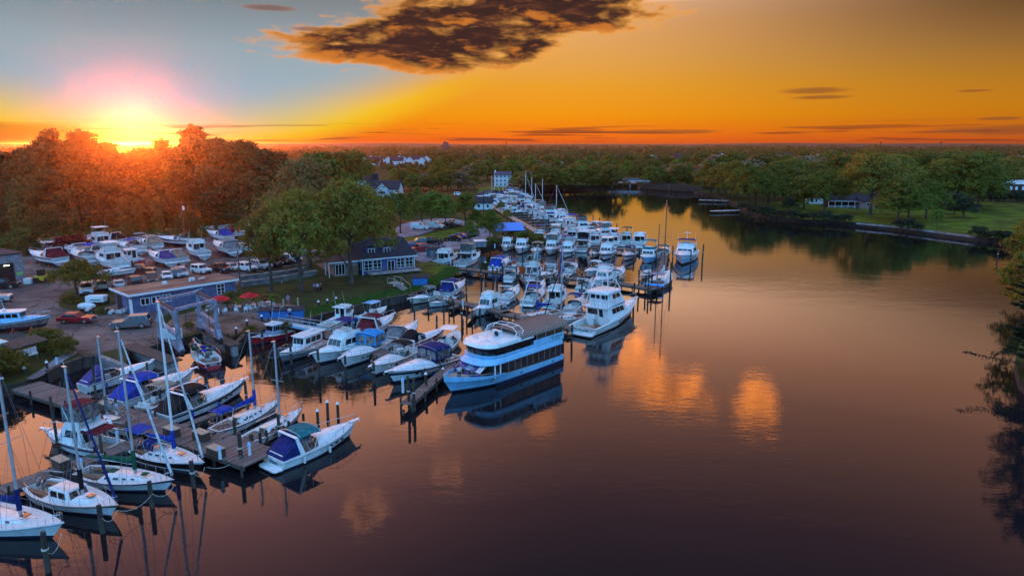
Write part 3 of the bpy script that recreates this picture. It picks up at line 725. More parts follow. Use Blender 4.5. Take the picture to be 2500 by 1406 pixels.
def make_car(kind):
    L, W, hood, belt, roof, ga, gf, rf, ra, tum = CARK[kind]
    nm = {'sedan': 'parked_car', 'suv': 'sport_utility_car', 'pickup': 'pickup_truck', 'van': 'cargo_van', 'jeep': 'off_road_car'}[kind]
    root = thing(nm, '', 'car'); rear = belt if kind != 'sedan' else belt-.03
    pr = [(-L/2, .38), (L/2-.05, .34), (L/2, .62), (L/2-.1, hood-.08), (L/2-.35, hood), (gf, belt), (ga, belt), (-L/2+.05, rear), (-L/2, .7)]
    m = MB(); m.rings([[(x, -W/2, z) for x, z in pr], [(x, W/2, z) for x, z in pr]]); m.f = [tuple(reversed(f)) for f in m.f]
    class Q: pass
    q = Q(); q.root = root
    if kind == 'pickup':
        m = MB(); pf = [(ga-.05, .38)]+pr[1:6]+[(ga-.05, belt)]
        m.rings([[(x, -W/2, z) for x, z in pf], [(x, W/2, z) for x, z in pf]]); m.f = [tuple(reversed(f)) for f in m.f]
        m.box(((ga-L/2)/2, 0, .6), (L/2+ga, W, .3)); x0 = (ga-.05-L/2)/2
        for s in (-1, 1): m.box((x0, s*(W/2-.07), .95), (L/2+ga-.05, .13, .4))
        m.box((-L/2+.06, 0, .93), (.11, W-.02, .42))
    body = m.build('body', PAINT['white'], root, bevel=.07)
    h, qq = house(q, 'cabin_top', ga+.02, gf, W/2-.02, W/2-.04, belt-.02, roof, rf, ra, tum, PAINT['white'], bevel=.08)
    panes(qq['front'], 'windscreen', [(.06, .94, .12, .88)], GLASS, h); panes(qq['back'], 'rear_window', [(.08, .92, .2, .88)], GLASS, h)
    n = {'sedan': 2, 'suv': 3, 'pickup': 2, 'van': 1, 'jeep': 2}[kind]
    for s, f in (('star', 0), ('port', 1)):
        sp = winrow(n, .08, .90, .16, .86, .05) if kind != 'van' else [(.72, .92, .35, .85)]
        if f: sp = [(1-b, 1-a, c, d) for a, b, c, d in sp]
        panes(qq[s], 'side_window', sp, GLASS, h)
    wr = .34 if kind == 'sedan' else .39
    for x in (-L*.29, L*.31):
        for s in (-1, 1):
            w = MB().tube((x, s*(W/2-.2), wr), (x, s*(W/2+.02), wr), wr, wr, 14).build('wheel', RUB, root, smooth=40)
            MB().tube((x, s*(W/2-.0), wr), (x, s*(W/2+.035), wr), wr*.62, wr*.55, 10).build('rim', STEEL, w, smooth=40)
    for s in (-1, 1):
        MB().box((L/2-.06, s*W*.36, hood-.2), (.16, .36, .17)).build('headlight', HEADL, root); MB().box((-L/2+.02, s*W*.42, belt-.2), (.1, .2, .28)).build('taillight', TAILL, root)
        MB().box((gf-.3, s*(W/2+.09), belt+.08), (.12, .16, .14)).build('wing_mirror', PAINT['white'], root)
    for x in (-L/2, L/2): MB().box((x, 0, .48), (.14, W*.94, .2)).build('bumper', RUB if kind != 'sedan' else PAINT['grey'], root, bevel=.03)
    MB().box((L/2+.0, 0, .72), (.06, W*.5, .18)).build('grille', RUB, root)
    return root
def recolour(o, m):
    for ch in kids(o):
        if ch.name.split('.')[0] in ('body', 'cabin_top', 'wing_mirror'):
            ch.material_slots[0].link = 'OBJECT'; ch.material_slots[0].material = m
def car(kind, px, py, ang, colour, label, z=1.26, group='parked cars'):
    """ang: heading in degrees, 0 = to the right across the view, 90 = away"""
    if kind not in CARPROTO: o = CARPROTO[kind] = make_car(kind)
    else: o = copy_tree(CARPROTO[kind])
    o.location = G(px, py, z); o.rotation_euler = (0, 0, R(ang)); tag(o, label, 'car', group); recolour(o, PAINT[colour]); return o

# ------------------------------------------------------------------ people
SKIN = mat('skin', (.42, .24, .17), .6, var=.05)
def skinned(name, verts, edges, radii, m_, parent, levels=1):
    me = bpy.data.meshes.new(name); me.from_pydata(verts, edges, []); o = bpy.data.objects.new(name, me); COL.objects.link(o)
    o.modifiers.new('skin', 'SKIN').use_smooth_shade = True
    for i, r in enumerate(radii): me.skin_vertices[0].data[i].radius = (r, r) if not isinstance(r, tuple) else r
    me.skin_vertices[0].data[0].use_root = True
    s = o.modifiers.new('sub', 'SUBSURF'); s.levels = s.render_levels = levels
    me.materials.append(m_); o.parent = parent; return o
def person(loc, face, label, shirt, legs, hairc=(.02, .013, .01), h=1.72, arms='down', walk=.0, group=None, sit=False, skirt=False):
    root = thing('person', label, 'person', loc, face, group); k = h/1.72
    a = {'down': ((.02, .24, 1.12), (.10, .25, .87)), 'fold': ((.06, .25, 1.12), (.24, .06, 1.14)), 'raise': ((.20, .22, 1.22), (.34, .14, 1.42)), 'phone': ((.12, .23, 1.14), (.28, .12, 1.30))}[arms]
    hipz = .93 if not sit else .48
    dz = hipz-.93
    J = [(0, 0, .93), (0, 0, 1.15), (0, 0, 1.40), (.01, 0, 1.50), (.02, 0, 1.58), (.03, 0, 1.66), (.02, 0, 1.72)]
    Rd = [.13, .12, (.15, .12), .055, .075, .10, .06]
    ed = [(0, 1), (1, 2), (2, 3), (3, 4), (4, 5), (5, 6)]
    for s in (-1, 1):
        i = len(J); J += [(0, s*.19, 1.39), (a[0][0], s*a[0][1], a[0][2]), (a[1][0], s*a[1][1], a[1][2]), (a[1][0]+.06, s*(a[1][1]-.01), a[1][2]-.08 if arms == 'down' else a[1][2]+.07)]; Rd += [.06, .048, .034, .028]; ed += [(2, i), (i, i+1), (i+1, i+2), (i+2, i+3)]
        i = len(J)
        if sit: J += [(.02, s*.10, .88), (.42, s*.11, .90), (.42, s*.11, .52), (.55, s*.11, .48)]
        else: J += [(0, s*.10, .86), (s*walk*.5+.02, s*.105, .48), (s*walk, s*.105, .08), (s*walk+.14, s*.115, .035)]
        Rd += [.09, .062, .045, .035]; ed += [(0, i), (i, i+1), (i+1, i+2), (i+2, i+3)]
    J = [(x*k, y*k, (z+dz)*k) for x, y, z in J]; Rd = [tuple(q*k for q in r) if isinstance(r, tuple) else r*k for r in Rd]
    sk = skinned('body', J, ed, Rd, SKIN, root)
    # clothes follow the same joints a little further out
    T = [0, 1, 2, 7, 8, 15, 16]; T = [i for i in T]
    L1, L2 = 7, 15
    def sub(name, ids, pairs, grow, m_):
        mp = {g: n for n, g in enumerate(ids)}
        skinned(name, [J[g] for g in ids], [(mp[p], mp[q]) for p, q in pairs], [tuple(u+grow for u in Rd[g]) if isinstance(Rd[g], tuple) else Rd[g]+grow for g in ids], m_, root)
    sub('shirt', [0, 1, 2, 7, 8, 15, 16], [(0, 1), (1, 2), (2, 7), (7, 8), (2, 15), (15, 16)], .022, shirt)
    sub('trousers', [0, 11, 12, 13, 19, 20, 21], [(0, 11), (11, 12), (12, 13), (0, 19), (19, 20), (20, 21)], .02, legs)
    hm = mat('hair_%d' % int(hairc[0]*1000), hairc, .7)
    MB().ball((.0, 0, (1.69+dz)*k), (.115*k, .105*k, .10*k), 9, 7).build('hair', hm, root, smooth=60)
    return root
CL = {k: cloth('clothes_'+k, v) for k, v in dict(white=(.70, .70, .72), black=(.012, .012, .014), navy=(.015, .02, .07), denim=(.05, .08, .17), pink=(.5, .16, .26), lilac=(.36, .28, .5), red=(.4, .03, .05), grey=(.16, .16, .17), khaki=(.28, .22, .14)).items()}

# ------------------------------------------------------------------ trees
def leafmat(name, c, c2, tr, mixf=.35, orand=.25):
    if name in MATS: return MATS[name]
    m = bpy.data.materials.new(name); m.use_nodes = True; N = NT(m.node_tree); t = m.node_tree; b = t.nodes['Principled BSDF']; out = t.nodes['Material Output']
    co = N.n('ShaderNodeTexCoord').outputs['Object']; oi = N.n('ShaderNodeObjectInfo').outputs['Random']
    cc = N.ramp(N.noise(co, .55, 6, .7), [(.34, c2), (.66, c)])
    hs = N.n('ShaderNodeHueSaturation'); t.links.new(cc, hs.inputs['Color']); t.links.new(N.add(1-orand, N.mul(oi, 2*orand)), hs.inputs['Value']); t.links.new(N.add(.487, N.mul(oi, .026)), hs.inputs['Hue'])
    t.links.new(hs.outputs[0], b.inputs['Base Color']); b.inputs['Roughness'].default_value = .65; b.inputs['Specular IOR Level'].default_value = .25
    tl = N.n('ShaderNodeBsdfTranslucent'); tl.inputs[0].default_value = (*tr, 1)
    mx = N.n('ShaderNodeMixShader'); mx.inputs[0].default_value = mixf
    t.links.new(b.outputs[0], mx.inputs[1]); t.links.new(tl.outputs[0], mx.inputs[2]); t.links.new(mx.outputs[0], out.inputs[0])
    MATS[name] = m; return m
LEAF_OLIVE = leafmat('olive_leaves', (.160, .160, .020), (.050, .055, .011), (.20, .19, .02))
LEAF_GREEN = leafmat('green_leaves', (.155, .175, .016), (.030, .046, .008), (.13, .20, .02))
LEAF_LIME = leafmat('fresh_leaves', (.15, .20, .022), (.06, .09, .014), (.22, .28, .03))
LEAF_WOOD = leafmat('woods_leaves', (.092, .100, .020), (.022, .028, .010), (.20, .15, .02), .22)
LEAF_VINE = leafmat('vine_leaves', (.150, .150, .028), (.036, .042, .012), (.22, .17, .02), .22)
LEAF_DARK = leafmat('evergreen_needles', (.022, .048, .018), (.008, .018, .010), (.04, .07, .01), .2)
LEAF_BUFF = leafmat('pale_blossom_leaves', (.26, .21, .13), (.10, .09, .045), (.3, .2, .08))
LEAF_SUNNY = leafmat('yellow_olive_leaves', (.24, .225, .028), (.075, .075, .013), (.24, .22, .02))
LEAF_RED = leafmat('maroon_leaves', (.12, .018, .02), (.05, .008, .01), (.2, .03, .02))
BARK = mat('bark', (.10, .075, .055), .95, var=.35, scale=3, bump=.6, stretch=(1, 1, .3))
def leaves_np(lobes, n, size, seed, clumps=34, shell=.5, flat=.35, droop=0.0, spread=.15):
    """n leaf-sized kites gathered in clumps through the lobes' volume"""
    r = np.random.default_rng(seed); C = np.array([l[0] for l in lobes], float); Q = np.array([l[1] for l in lobes], float)
    w = (Q.prod(1))**(2/3.); w /= w.sum(); nc = max(len(lobes)*6, int(clumps*len(lobes)))
    li = r.choice(len(lobes), nc, p=w); d = r.normal(size=(nc, 3)); d /= np.linalg.norm(d, axis=1)[:, None]
    d[:, 2] = np.where(d[:, 2] < -.45, -d[:, 2]*.6, d[:, 2])
    rad = shell+(1.02-shell)*r.random(nc)**.6; cc = C[li]+d*Q[li]*rad[:, None]
    ci = r.integers(0, nc, n); cs = spread*Q[li[ci]].mean(1)*(.6+.8*r.random(nc)[ci]); off = r.normal(size=(n, 3))*cs[:, None]*np.array([1, 1, .62]); p = cc[ci]+off
    p[:, 2] -= droop*np.abs(off[:, 0])
    on = off/(np.linalg.norm(off, axis=1)[:, None]+1e-6); nrm = r.normal(size=(n, 3))*.55+on*1.1+d[ci]*.6+np.array([0, 0, flat]); nrm /= np.linalg.norm(nrm, axis=1)[:, None]
    a = np.cross(nrm, r.normal(size=(n, 3))); a /= np.linalg.norm(a, axis=1)[:, None]; b = np.cross(nrm, a)
    s = (size*(.55+.9*r.random(n)))[:, None]
    V = np.stack([p-a*s*.5, p+b*s*.34+nrm*s*.06, p+a*s*.55, p-b*s*.34+nrm*s*.06], 1).reshape(-1, 3)
    return V, cc
def quads_obj(name, V, m_, parent=None):
    n = len(V)//4; me = bpy.data.meshes.new(name); me.vertices.add(len(V)); me.vertices.foreach_set('co', V.astype(np.float32).ravel())
    me.loops.add(4*n); me.loops.foreach_set('vertex_index', np.arange(4*n, dtype=np.int32)); me.polygons.add(n)
    me.polygons.foreach_set('loop_start', np.arange(0, 4*n, 4, dtype=np.int32)); me.update(calc_edges=True); me.materials.append(m_)
    o = bpy.data.objects.new(name, me); COL.objects.link(o); o.parent = parent; return o
def make_tree(name, H, W, trunk_h, lobes, n, size, m_, seed, tr=.35, clumps=34, limbs=True, shell=.58, lean=0.0, spread=.145, split=False, flat=.35):
    root = thing(name, '', 'tree'); r = random.Random(seed)
    V, cc = leaves_np(lobes, n, size, seed, clumps, shell, spread=spread, flat=flat)
    quads_obj('crown', V, m_, root)
    t = MB(); top = trunk_h+(H-trunk_h)*.55; pts = [Vector((0, 0, -.4))]
    for i in range(1, 6): pts.append(Vector((r.uniform(-.12, .12)*i*.5+lean*i/5, r.uniform(-.12, .12)*i*.5, top*i/5)))
    rs = [tr*1.35, tr, tr*.85, tr*.68, tr*.48, tr*.22]
    for i in range(5): t.tube(pts[i], pts[i+1], rs[i], rs[i+1], 8, i == 0)
    if limbs:
        for (c, q) in lobes:
            c = Vector(c); j = 1 if c.z < top*.6 else 2 if c.z < top*.85 else 3
            a = pts[j]+(pts[j+1]-pts[j])*r.random()
            mid = a.lerp(c, .5)+Vector((r.uniform(-.4, .4), r.uniform(-.4, .4), r.uniform(.1, .8)))
            t.tube(a, mid, tr*.42, tr*.26, 5, False); t.tube(mid, c, tr*.26, tr*.10, 5, False)
            for k in range(4):
                e = c+Vector((r.uniform(-1, 1)*q[0], r.uniform(-1, 1)*q[1], r.uniform(-.4, .9)*q[2]))*.8
                t.tube(c.lerp(mid, .2), e, tr*.12, tr*.03, 4, False)
    t.build('trunk', BARK, root, smooth=60); root['H'] = H; return root
def lobeset(seed, H, W, z0, n, flat=.75, sz=.32):
    r = random.Random(seed); L = []
    for i in range(n):
        a = 2.4*i+r.uniform(-.4, .4); q = (i+.5)/n; z = z0+(H-z0)*(.22+.66*q); rad = W/2*(1-.0*q)*math.sin(math.pi*min(1, .35+.62*q))*r.uniform(.55, .78)
        s = W*sz*r.uniform(.75, 1.15)*(1.1-.35*q); L.append(((rad*math.cos(a), rad*math.sin(a), z), (s, s, s*flat)))
    L.append(((0, 0, H-W*.2), (W*.24, W*.24, W*.19))); return L
TP = {}
def tree_proto(k):
    if k in TP: return None
    D = {'oak': ('broad_tree', 17, 15, 4.5, lobeset(3, 17, 15, 3.5, 13), 17000, .40, LEAF_OLIVE, 11, .42), 'oak2': ('broad_tree', 16, 13, 5, lobeset(9, 16, 13, 4.5, 11), 15000, .40, LEAF_OLIVE, 21, .40),
         'green': ('broad_tree', 14, 12, 3, lobeset(5, 14, 12, 2.6, 10), 9000, .45, LEAF_GREEN, 31, .34), 'green2': ('broad_tree', 15, 12.5, 3, lobeset(15, 15, 12.5, 2.0, 12), 9000, .46, LEAF_GREEN, 34, .34),
         'young': ('young_tree', 8.5, 6, 2.4, lobeset(8, 8.5, 6, 2.2, 8), 4200, .32, LEAF_LIME, 41, .16), 'small': ('small_tree', 5.0, 6.4, 1.5, lobeset(12, 5.0, 6.4, 1.3, 9, .5), 5200, .26, LEAF_OLIVE, 51, .16),
         'wood': ('woodland_tree', 24, 13, 4, lobeset(17, 24, 13, 3, 14, .9, .30), 9000, .72, LEAF_WOOD, 61, .4), 'wood2': ('woodland_tree', 22, 15, 3, lobeset(27, 22, 15, 2.5, 13, .85, .30), 9000, .75, LEAF_WOOD, 71, .4),
         'tall': ('tall_woodland_tree', 31, 12, 12, lobeset(23, 31, 12, 13, 12, .8, .24), 6500, .66, LEAF_WOOD, 81, .42, 22, True, .45, 0.0, .20),
         'vine': ('vine_covered_tree', 18, 7.5, 1, [((0, 0, z), (2.6-.06*z+.5*math.sin(z*1.9), 2.5-.06*z, 2.6)) for z in (1.5, 4, 6.5, 9, 11.5, 14)]+[((.8, .3, 16), (1.6, 1.5, 1.5)), ((-1.5, -.5, 12.8), (1.7, 1.5, 1.3)), ((1.8, -.6, 9.6), (1.6, 1.5, 1.4))], 9000, .48, LEAF_VINE, 91, .4, 34, False, .62, 0.0, .15, False, .1),
         'far': ('distant_tree', 14, 12, 2.5, lobeset(33, 14, 12, 1.5, 9), 2200, .95, LEAF_GREEN, 101, .35, 22, False), 'far2': ('distant_tree', 13, 13, 2.5, lobeset(43, 13, 13, 1.2, 10), 2200, .95, LEAF_OLIVE, 111, .35, 22, False),
         'far3': ('distant_tree', 15, 10, 2.5, lobeset(53, 15, 10, 1.5, 9), 2000, .95, LEAF_LIME, 121, .3, 22, False), 'blossom': ('blossoming_tree', 10, 10, 2, lobeset(63, 10, 10, 1.2, 8), 2200, .7, LEAF_BUFF, 131, .25, 22, False),
         'bush': ('rounded_shrub', 2.6, 4, .3, lobeset(73, 2.6, 4, .1, 7, .6), 3200, .22, LEAF_OLIVE, 141, .08, 30, False), 'cedar': ('dark_evergreen', 7, 7, 1.2, lobeset(83, 7, 7, .8, 11, .5, .26), 5200, .34, LEAF_DARK, 151, .2),
         'shrub': ('round_dark_shrub', 2.6, 4, .3, lobeset(93, 2.6, 4, .1, 7, .6), 2600, .26, LEAF_DARK, 161, .08, 30, False), 'sycamore': ('pale_sycamore', 22, 18, 6, lobeset(37, 22, 18, 6, 15, .8, .25), 12000, .55, leafmat('sycamore_leaves', (.26, .215, .06), (.10, .085, .028), (.3, .2, .05)), 171, .5, 30, True, .5, 0.0, .19)}[k]
    o = make_tree(*D); TP[k] = (o, D[1]); return o
def tree(k, base, height, label, group='trees', wide=1.0, rz=None):
    o = tree_proto(k)
    if o is None: o = copy_tree(TP[k][0])
    s = height/TP[k][1]; o.location = base; o.scale = (s*wide, s*wide, s); o.rotation_euler = (0, 0, rng.uniform(0, 6.28) if rz is None else rz)
    return tag(o, label, 'tree' if 'shrub' not in o.name else 'shrub', group)
def ptree(k, px, py, pytop, label, group='trees', wide=1.0, z=1.2, rz=None):
    b = G(px, py, z); return tree(k, b, top_z(pytop, b)-z, label, group, wide, rz)

# ------------------------------------------------------------------ ground, water, paved areas
from mathutils.geometry import tessellate_polygon
ZG = 1.2
def sheet(name, pts, z, m_, kind='structure', skirt=None, parent=None):
    P = [Vector((p.x, p.y, z)) for p in pts]; n = len(P)
    tri = tessellate_polygon([P]); m = MB(); fs = []
    for a, b, c in tri:
        nz = (P[b]-P[a]).cross(P[c]-P[a]).z; fs.append((a, b, c) if nz > 0 else (c, b, a))
    m.add(P, fs)
    if skirt is not None:
        for i in range(n):
            a, b = P[i], P[(i+1) % n]; m.quad((a.x, a.y, skirt), (b.x, b.y, skirt), (b.x, b.y, z), (a.x, a.y, z))
    o = m.build(name, m_, parent); 
    if kind: o['kind'] = kind
    return o
def GP(lst, z=ZG): return [G(x, y, z) for x, y in lst]
def smoothline(P, k=3):
    out = []
    for i in range(len(P)-1):
        p0, p1, p2, p3 = P[max(0, i-1)], P[i], P[i+1], P[min(len(P)-1, i+2)]
        for j in range(k):
            t = j/k; out.append(.5*((2*p1)+(p2-p0)*t+(2*p0-5*p1+4*p2-p3)*t*t+(3*p1-p0-3*p2+p3)*t**3))
    out.append(P[-1]); return out
GRASSM = mat('meadow_ground', (.050, .058, .016), .95, var=.3, scale=.12, bump=.4, bscale=2.5, col2=(.022, .030, .010), detail=9, spec=.1)
LAWN = mat('mown_lawn', (.060, .066, .020), .95, scale=.25, bump=.5, bscale=6, col2=(.034, .040, .015), detail=9, spec=.1)
LAWNG = mat('bright_lawn', (.115, .150, .012), .95, scale=.16, bump=.8, bscale=4, col2=(.036, .056, .010), detail=12, spec=.1)
def worn_asphalt():
    m = bpy.data.materials.new('worn_asphalt'); m.use_nodes = True; N = NT(m.node_tree); t = m.node_tree; b = t.nodes['Principled BSDF']; co = N.n('ShaderNodeTexCoord').outputs['Object']
    c = N.ramp(N.noise(co, .11, 12, .68), [(.34, (.055, .040, .038)), (.50, (.125, .092, .086)), (.66, (.22, .165, .145))])
    mp = N.n('ShaderNodeMapping'); t.links.new(co, mp.inputs[0]); mp.inputs['Rotation'].default_value = (0, 0, R(28)); mp.inputs['Scale'].default_value = (.09, .9, 1)
    c = N.mix(N.mul(N.smooth(N.noise(mp.outputs[0], 1.0, 6, .6, 1.2), .52, .70), .45), c, (.24, .18, .16))
    v = N.n('ShaderNodeTexVoronoi', feature='DISTANCE_TO_EDGE'); wp = N.n('ShaderNodeVectorMath', operation='ADD'); t.links.new(co, wp.inputs[0])
    wn = N.n('ShaderNodeTexNoise'); wn.inputs['Scale'].default_value = .5; t.links.new(co, wn.inputs['Vector']); sc_ = N.n('ShaderNodeVectorMath', operation='SCALE'); t.links.new(wn.outputs[1], sc_.inputs[0]); sc_.inputs['Scale'].default_value = 3.0; t.links.new(sc_.outputs[0], wp.inputs[1]); t.links.new(wp.outputs[0], v.inputs['Vector']); v.inputs['Scale'].default_value = .14
    c = N.mix(N.mul(N.sub(1.0, N.smooth(v.outputs['Distance'], .004, .022)), .75), c, (.02, .015, .014))
    t.links.new(c, b.inputs['Base Color']); b.inputs['Roughness'].default_value = .93; b.inputs['Specular IOR Level'].default_value = .15; return m
ASPH = worn_asphalt()
GRAV = mat('gravel_road', (.27, .25, .28), .95, scale=.3, bump=.4, bscale=6, col2=(.15, .135, .155), detail=10, spec=.1)
TARM = mat('smooth_tarmac', (.13, .12, .15), .9, scale=.25, col2=(.09, .082, .10), detail=9, spec=.2)
DIRT = mat('bare_dirt', (.20, .13, .10), .97, scale=.35, bump=.6, bscale=4, col2=(.085, .055, .040), detail=11, spec=.1)
PATIO = mat('patio_paving', (.24, .16, .13), .9, scale=.8, bump=.2, col2=(.15, .10, .085), detail=8, spec=.2)
CONC = mat('weathered_concrete', (.30, .275, .27), .9, scale=.6, bump=.3, col2=(.16, .14, .14), detail=10, spec=.2)
MUDDY = mat('river_bed', (.03, .025, .02), .95)
shore_left = GP([(-420, 985), (-60, 952), (0, 944), (62, 930), (118, 905), (150, 890), (200, 872), (240, 866)]) + GP([(306, 892), (318, 846), (420, 885), (432, 880), (364, 848), (395, 838), (452, 822), (500, 812), (560, 846), (575, 842), (560, 826), (600, 812), (660, 798), (740, 778), (800, 762), (880, 742), (940, 728), (1000, 716), (1046, 704), (1072, 690), (1092, 676), (1108, 662), (1100, 648), (1068, 643), (1052, 636), (1090, 622), (1150, 608), (1196, 592), (1216, 588), (1290, 588), (1322, 596), (1340, 590), (1300, 566), (1262, 546), (1228, 528), (1196, 508), (1172, 488), (1160, 474), (1200, 467), (1270, 464), (1330, 463), (1400, 463), (1460, 458), (1502, 456)])
bridge_gap = GP([(1508, 450), (1556, 450)])
shore_right = GP([(1562, 457), (1620, 459), (1690, 463), (1702, 470), (1740, 474), (1762, 480), (1800, 497), (1826, 512), (1880, 528), (1960, 536), (2050, 540), (2100, 545), (2180, 553), (2300, 568), (2380, 578), (2425, 582), (2470, 590), (2508, 606), (2530, 660), (2510, 760), (2478, 880), (2490, 925), (2560, 980), (2750, 1080)])
far_out = [Vector((260, 10, ZG)), Vector((11000, -200, ZG)), Vector((11000, 11400, ZG)), Vector((-11000, 11400, ZG)), Vector((-11000, -200, ZG)), Vector((-160, 10, ZG))]
GS = sheet('ground', shore_left+bridge_gap+shore_right+far_out, ZG, GRASSM)
_P = shore_left+bridge_gap+shore_right; bk_ = MB()
for _a, _b in zip(_P[:-1], _P[1:]): bk_.quad((_a.x, _a.y, -1.5), (_b.x, _b.y, -1.5), (_b.x, _b.y, ZG), (_a.x, _a.y, ZG))
tag(bk_.build('river_bank', mat('muddy_bank', (.05, .036, .026), .95, scale=.8, bump=.5, col2=(.018, .014, .011), detail=9)), kind='structure')

def water_material():
    """calm water: a mirror that strengthens towards grazing angles over a dark body"""
    m = bpy.data.materials.new('river_water'); m.use_nodes = True; N = NT(m.node_tree); t = m.node_tree; t.nodes.clear(); out = N.n('ShaderNodeOutputMaterial')
    co = N.n('ShaderNodeTexCoord').outputs['Object']
    mp = N.n('ShaderNodeMapping'); t.links.new(co, mp.inputs[0]); mp.inputs['Rotation'].default_value = (0, 0, R(18)); mp.inputs['Scale'].default_value = (.45, 1.0, 1)
    h = N.add(N.mul(N.noise(mp.outputs[0], 1.5, 3, .5, .4), .55), N.mul(N.noise(mp.outputs[0], .28, 2, .5), 1.1))
    patch = N.smooth(N.noise(co, .018, 3, .5), .38, .66)
    h = N.add(h, N.mul(N.noise(mp.outputs[0], 4.5, 3, .6, .3), .22))
    bp = N.n('ShaderNodeBump'); t.links.new(N.add(.13, N.mul(patch, .26)), bp.inputs['Strength']); bp.inputs['Distance'].default_value = .045; t.links.new(h, bp.inputs['Height'])
    lw = N.n('ShaderNodeLayerWeight'); lw.inputs[0].default_value = .5
    rf = N.ramp(lw.outputs['Facing'], [(0, (.03,)*3), (.43, (.05,)*3), (.5, (.07,)*3), (.577, (.10,)*3), (.658, (.155,)*3), (.71, (.245,)*3), (.79, (.47,)*3), (.84, (.70,)*3), (.88, (.78,)*3), (.92, (.80,)*3), (1, (.90,)*3)])
    df = N.n('ShaderNodeBsdfDiffuse'); df.inputs[0].default_value = (.010, .010, .012, 1)
    gl = N.n('ShaderNodeBsdfGlossy'); gl.inputs['Roughness'].default_value = .012; t.links.new(bp.outputs[0], gl.inputs['Normal'])
    mx = N.n('ShaderNodeMixShader'); t.links.new(rf, mx.inputs[0]); t.links.new(df.outputs[0], mx.inputs[1]); t.links.new(gl.outputs[0], mx.inputs[2]); t.links.new(mx.outputs[0], out.inputs[0]); return m
me = MB(); me.quad((-400, -300, 0), (700, -300, 0), (700, 1500, 0), (-400, 1500, 0)); tag(me.build('river_water', water_material()), kind='structure')

sheet('boatyard_pavement', GP([(-420, 640), (60, 615), (300, 590), (420, 556), (560, 548), (700, 560), (790, 590), (800, 628), (745, 645), (600, 668), (585, 690), (560, 705), (500, 735), (390, 775), (398, 836), (364, 846), (318, 844), (304, 848), (240, 862), (200, 866), (150, 845), (112, 806), (60, 830), (-420, 850)]), ZG+.02, ASPH)
sheet('grass_island', smoothline(GP([(142, 738), (150, 720), (180, 704), (236, 700), (282, 712), (290, 738), (262, 748), (196, 758), (150, 752), (142, 738)]), 3)[:-1], ZG+.05, LAWN)
sheet('waterside_lawn', GP([(598, 672), (745, 650), (800, 640), (850, 668), (1012, 662), (1040, 640), (1066, 644), (1098, 650), (1104, 662), (1088, 676), (1066, 690), (1000, 708), (950, 712), (780, 752), (742, 752), (640, 742), (590, 728)]), ZG+.02, LAWN)
sheet('grass_bank', GP([(742, 776), (800, 760), (880, 740), (940, 726), (1000, 714), (1046, 702), (1070, 689), (1090, 676), (1106, 662), (1098, 650), (1066, 645), (1030, 640), (1022, 660), (1060, 668), (1055, 686), (990, 706), (930, 712), (780, 756), (750, 764)]), ZG+.05, LAWNG)
sheet('dirt_bank', GP([(400, 800), (420, 775), (500, 752), (560, 745), (650, 768), (735, 752), (738, 774), (660, 795), (600, 808), (565, 820), (500, 806), (452, 816), (410, 830)]), ZG+.03, DIRT)
sheet('patio', GP([(500, 752), (560, 728), (640, 738), (742, 748), (735, 762), (650, 772), (560, 768)]), ZG+.06, PATIO)
sheet('gravel_lot', smoothline(GP([(1000, 622), (1018, 606), (1046, 594), (1090, 590), (1150, 582), (1172, 570), (1152, 556), (1090, 546), (1050, 566), (985, 580), (965, 560), (1000, 542), (1090, 534), (1160, 546), (1196, 566), (1200, 586), (1160, 602), (1090, 614), (1062, 632), (1030, 642), (1000, 622)]), 3)[:-1], ZG+.04, GRAV)
sheet('grass_verge', smoothline(GP([(960, 600), (985, 582), (1045, 574), (1100, 560), (1150, 560), (1162, 570), (1148, 579), (1085, 587), (1036, 594), (1010, 604), (960, 600)]), 3)[:-1], ZG+.07, LAWNG)
sheet('pale_footpath', smoothline(GP([(62, 926), (110, 896), (140, 872), (176, 858), (190, 862), (160, 878), (130, 900), (90, 924), (62, 926)]), 3)[:-1], ZG+.05, GRAV)
sheet('park_lawn', GP([(1840, 514), (1880, 526), (1960, 534), (2100, 542), (2300, 566), (2425, 580), (2500, 592), (2620, 560), (2560, 505), (2400, 490), (2200, 487), (2000, 486), (1900, 488), (1850, 498)]), ZG+.03, LAWNG)
sheet('house_lawn', GP([(1165, 472), (1200, 465), (1330, 461), (1330, 452), (1170, 455)]), ZG+.03, LAWNG)

# ------------------------------------------------------------------ sea walls
def wall_along(name, label, pts, h0, h1, th, m_, cap=None, cat='sea wall', step=2.6, piles=False, capn='cap_rail', group=None):
    root = thing(name, label, cat, pts[0], 0, group); o = pts[0]; m = MB(); c = MB(); p = []
    for a, b in zip(pts[:-1], pts[1:]):
        d = (b-a); L = d.length; ang = math.atan2(d.y, d.x); mid = (a+b)/2-o
        m.box((mid.x, mid.y, (h0+h1)/2-o.z), (L+th*.6, th, h1-h0), rz=ang)
        if cap: c.box((mid.x, mid.y, h1-o.z+.09), (L+th, th*2.1, .18), rz=ang)
        if piles:
            for k in range(max(1, int(L/step))): q = a+d*((k+.5)/max(1, int(L/step)))-o; p.append(((q.x, q.y, -1-o.z), (q.x, q.y, h1-o.z+.25), .15, .14))
    m.build('wall_face', m_, root)
    if cap: c.build(capn, cap, root)
    if piles: each('wall_pile', PILE, root, p, 7)
    return root
WALLW = mat('sea_wall_timber', (.085, .065, .055), .9, var=.35, scale=2, bump=.4, stretch=(1, 1, .2))
wall_along('sea_wall', 'dark timber sea wall below the grass bank and the waterside lawn', GP([(575, 838), (600, 814), (660, 800), (740, 780), (800, 764), (880, 744), (940, 730), (1000, 718), (1046, 706)]), -.8, 1.15, .25, WALLW, BEAMW, piles=True)
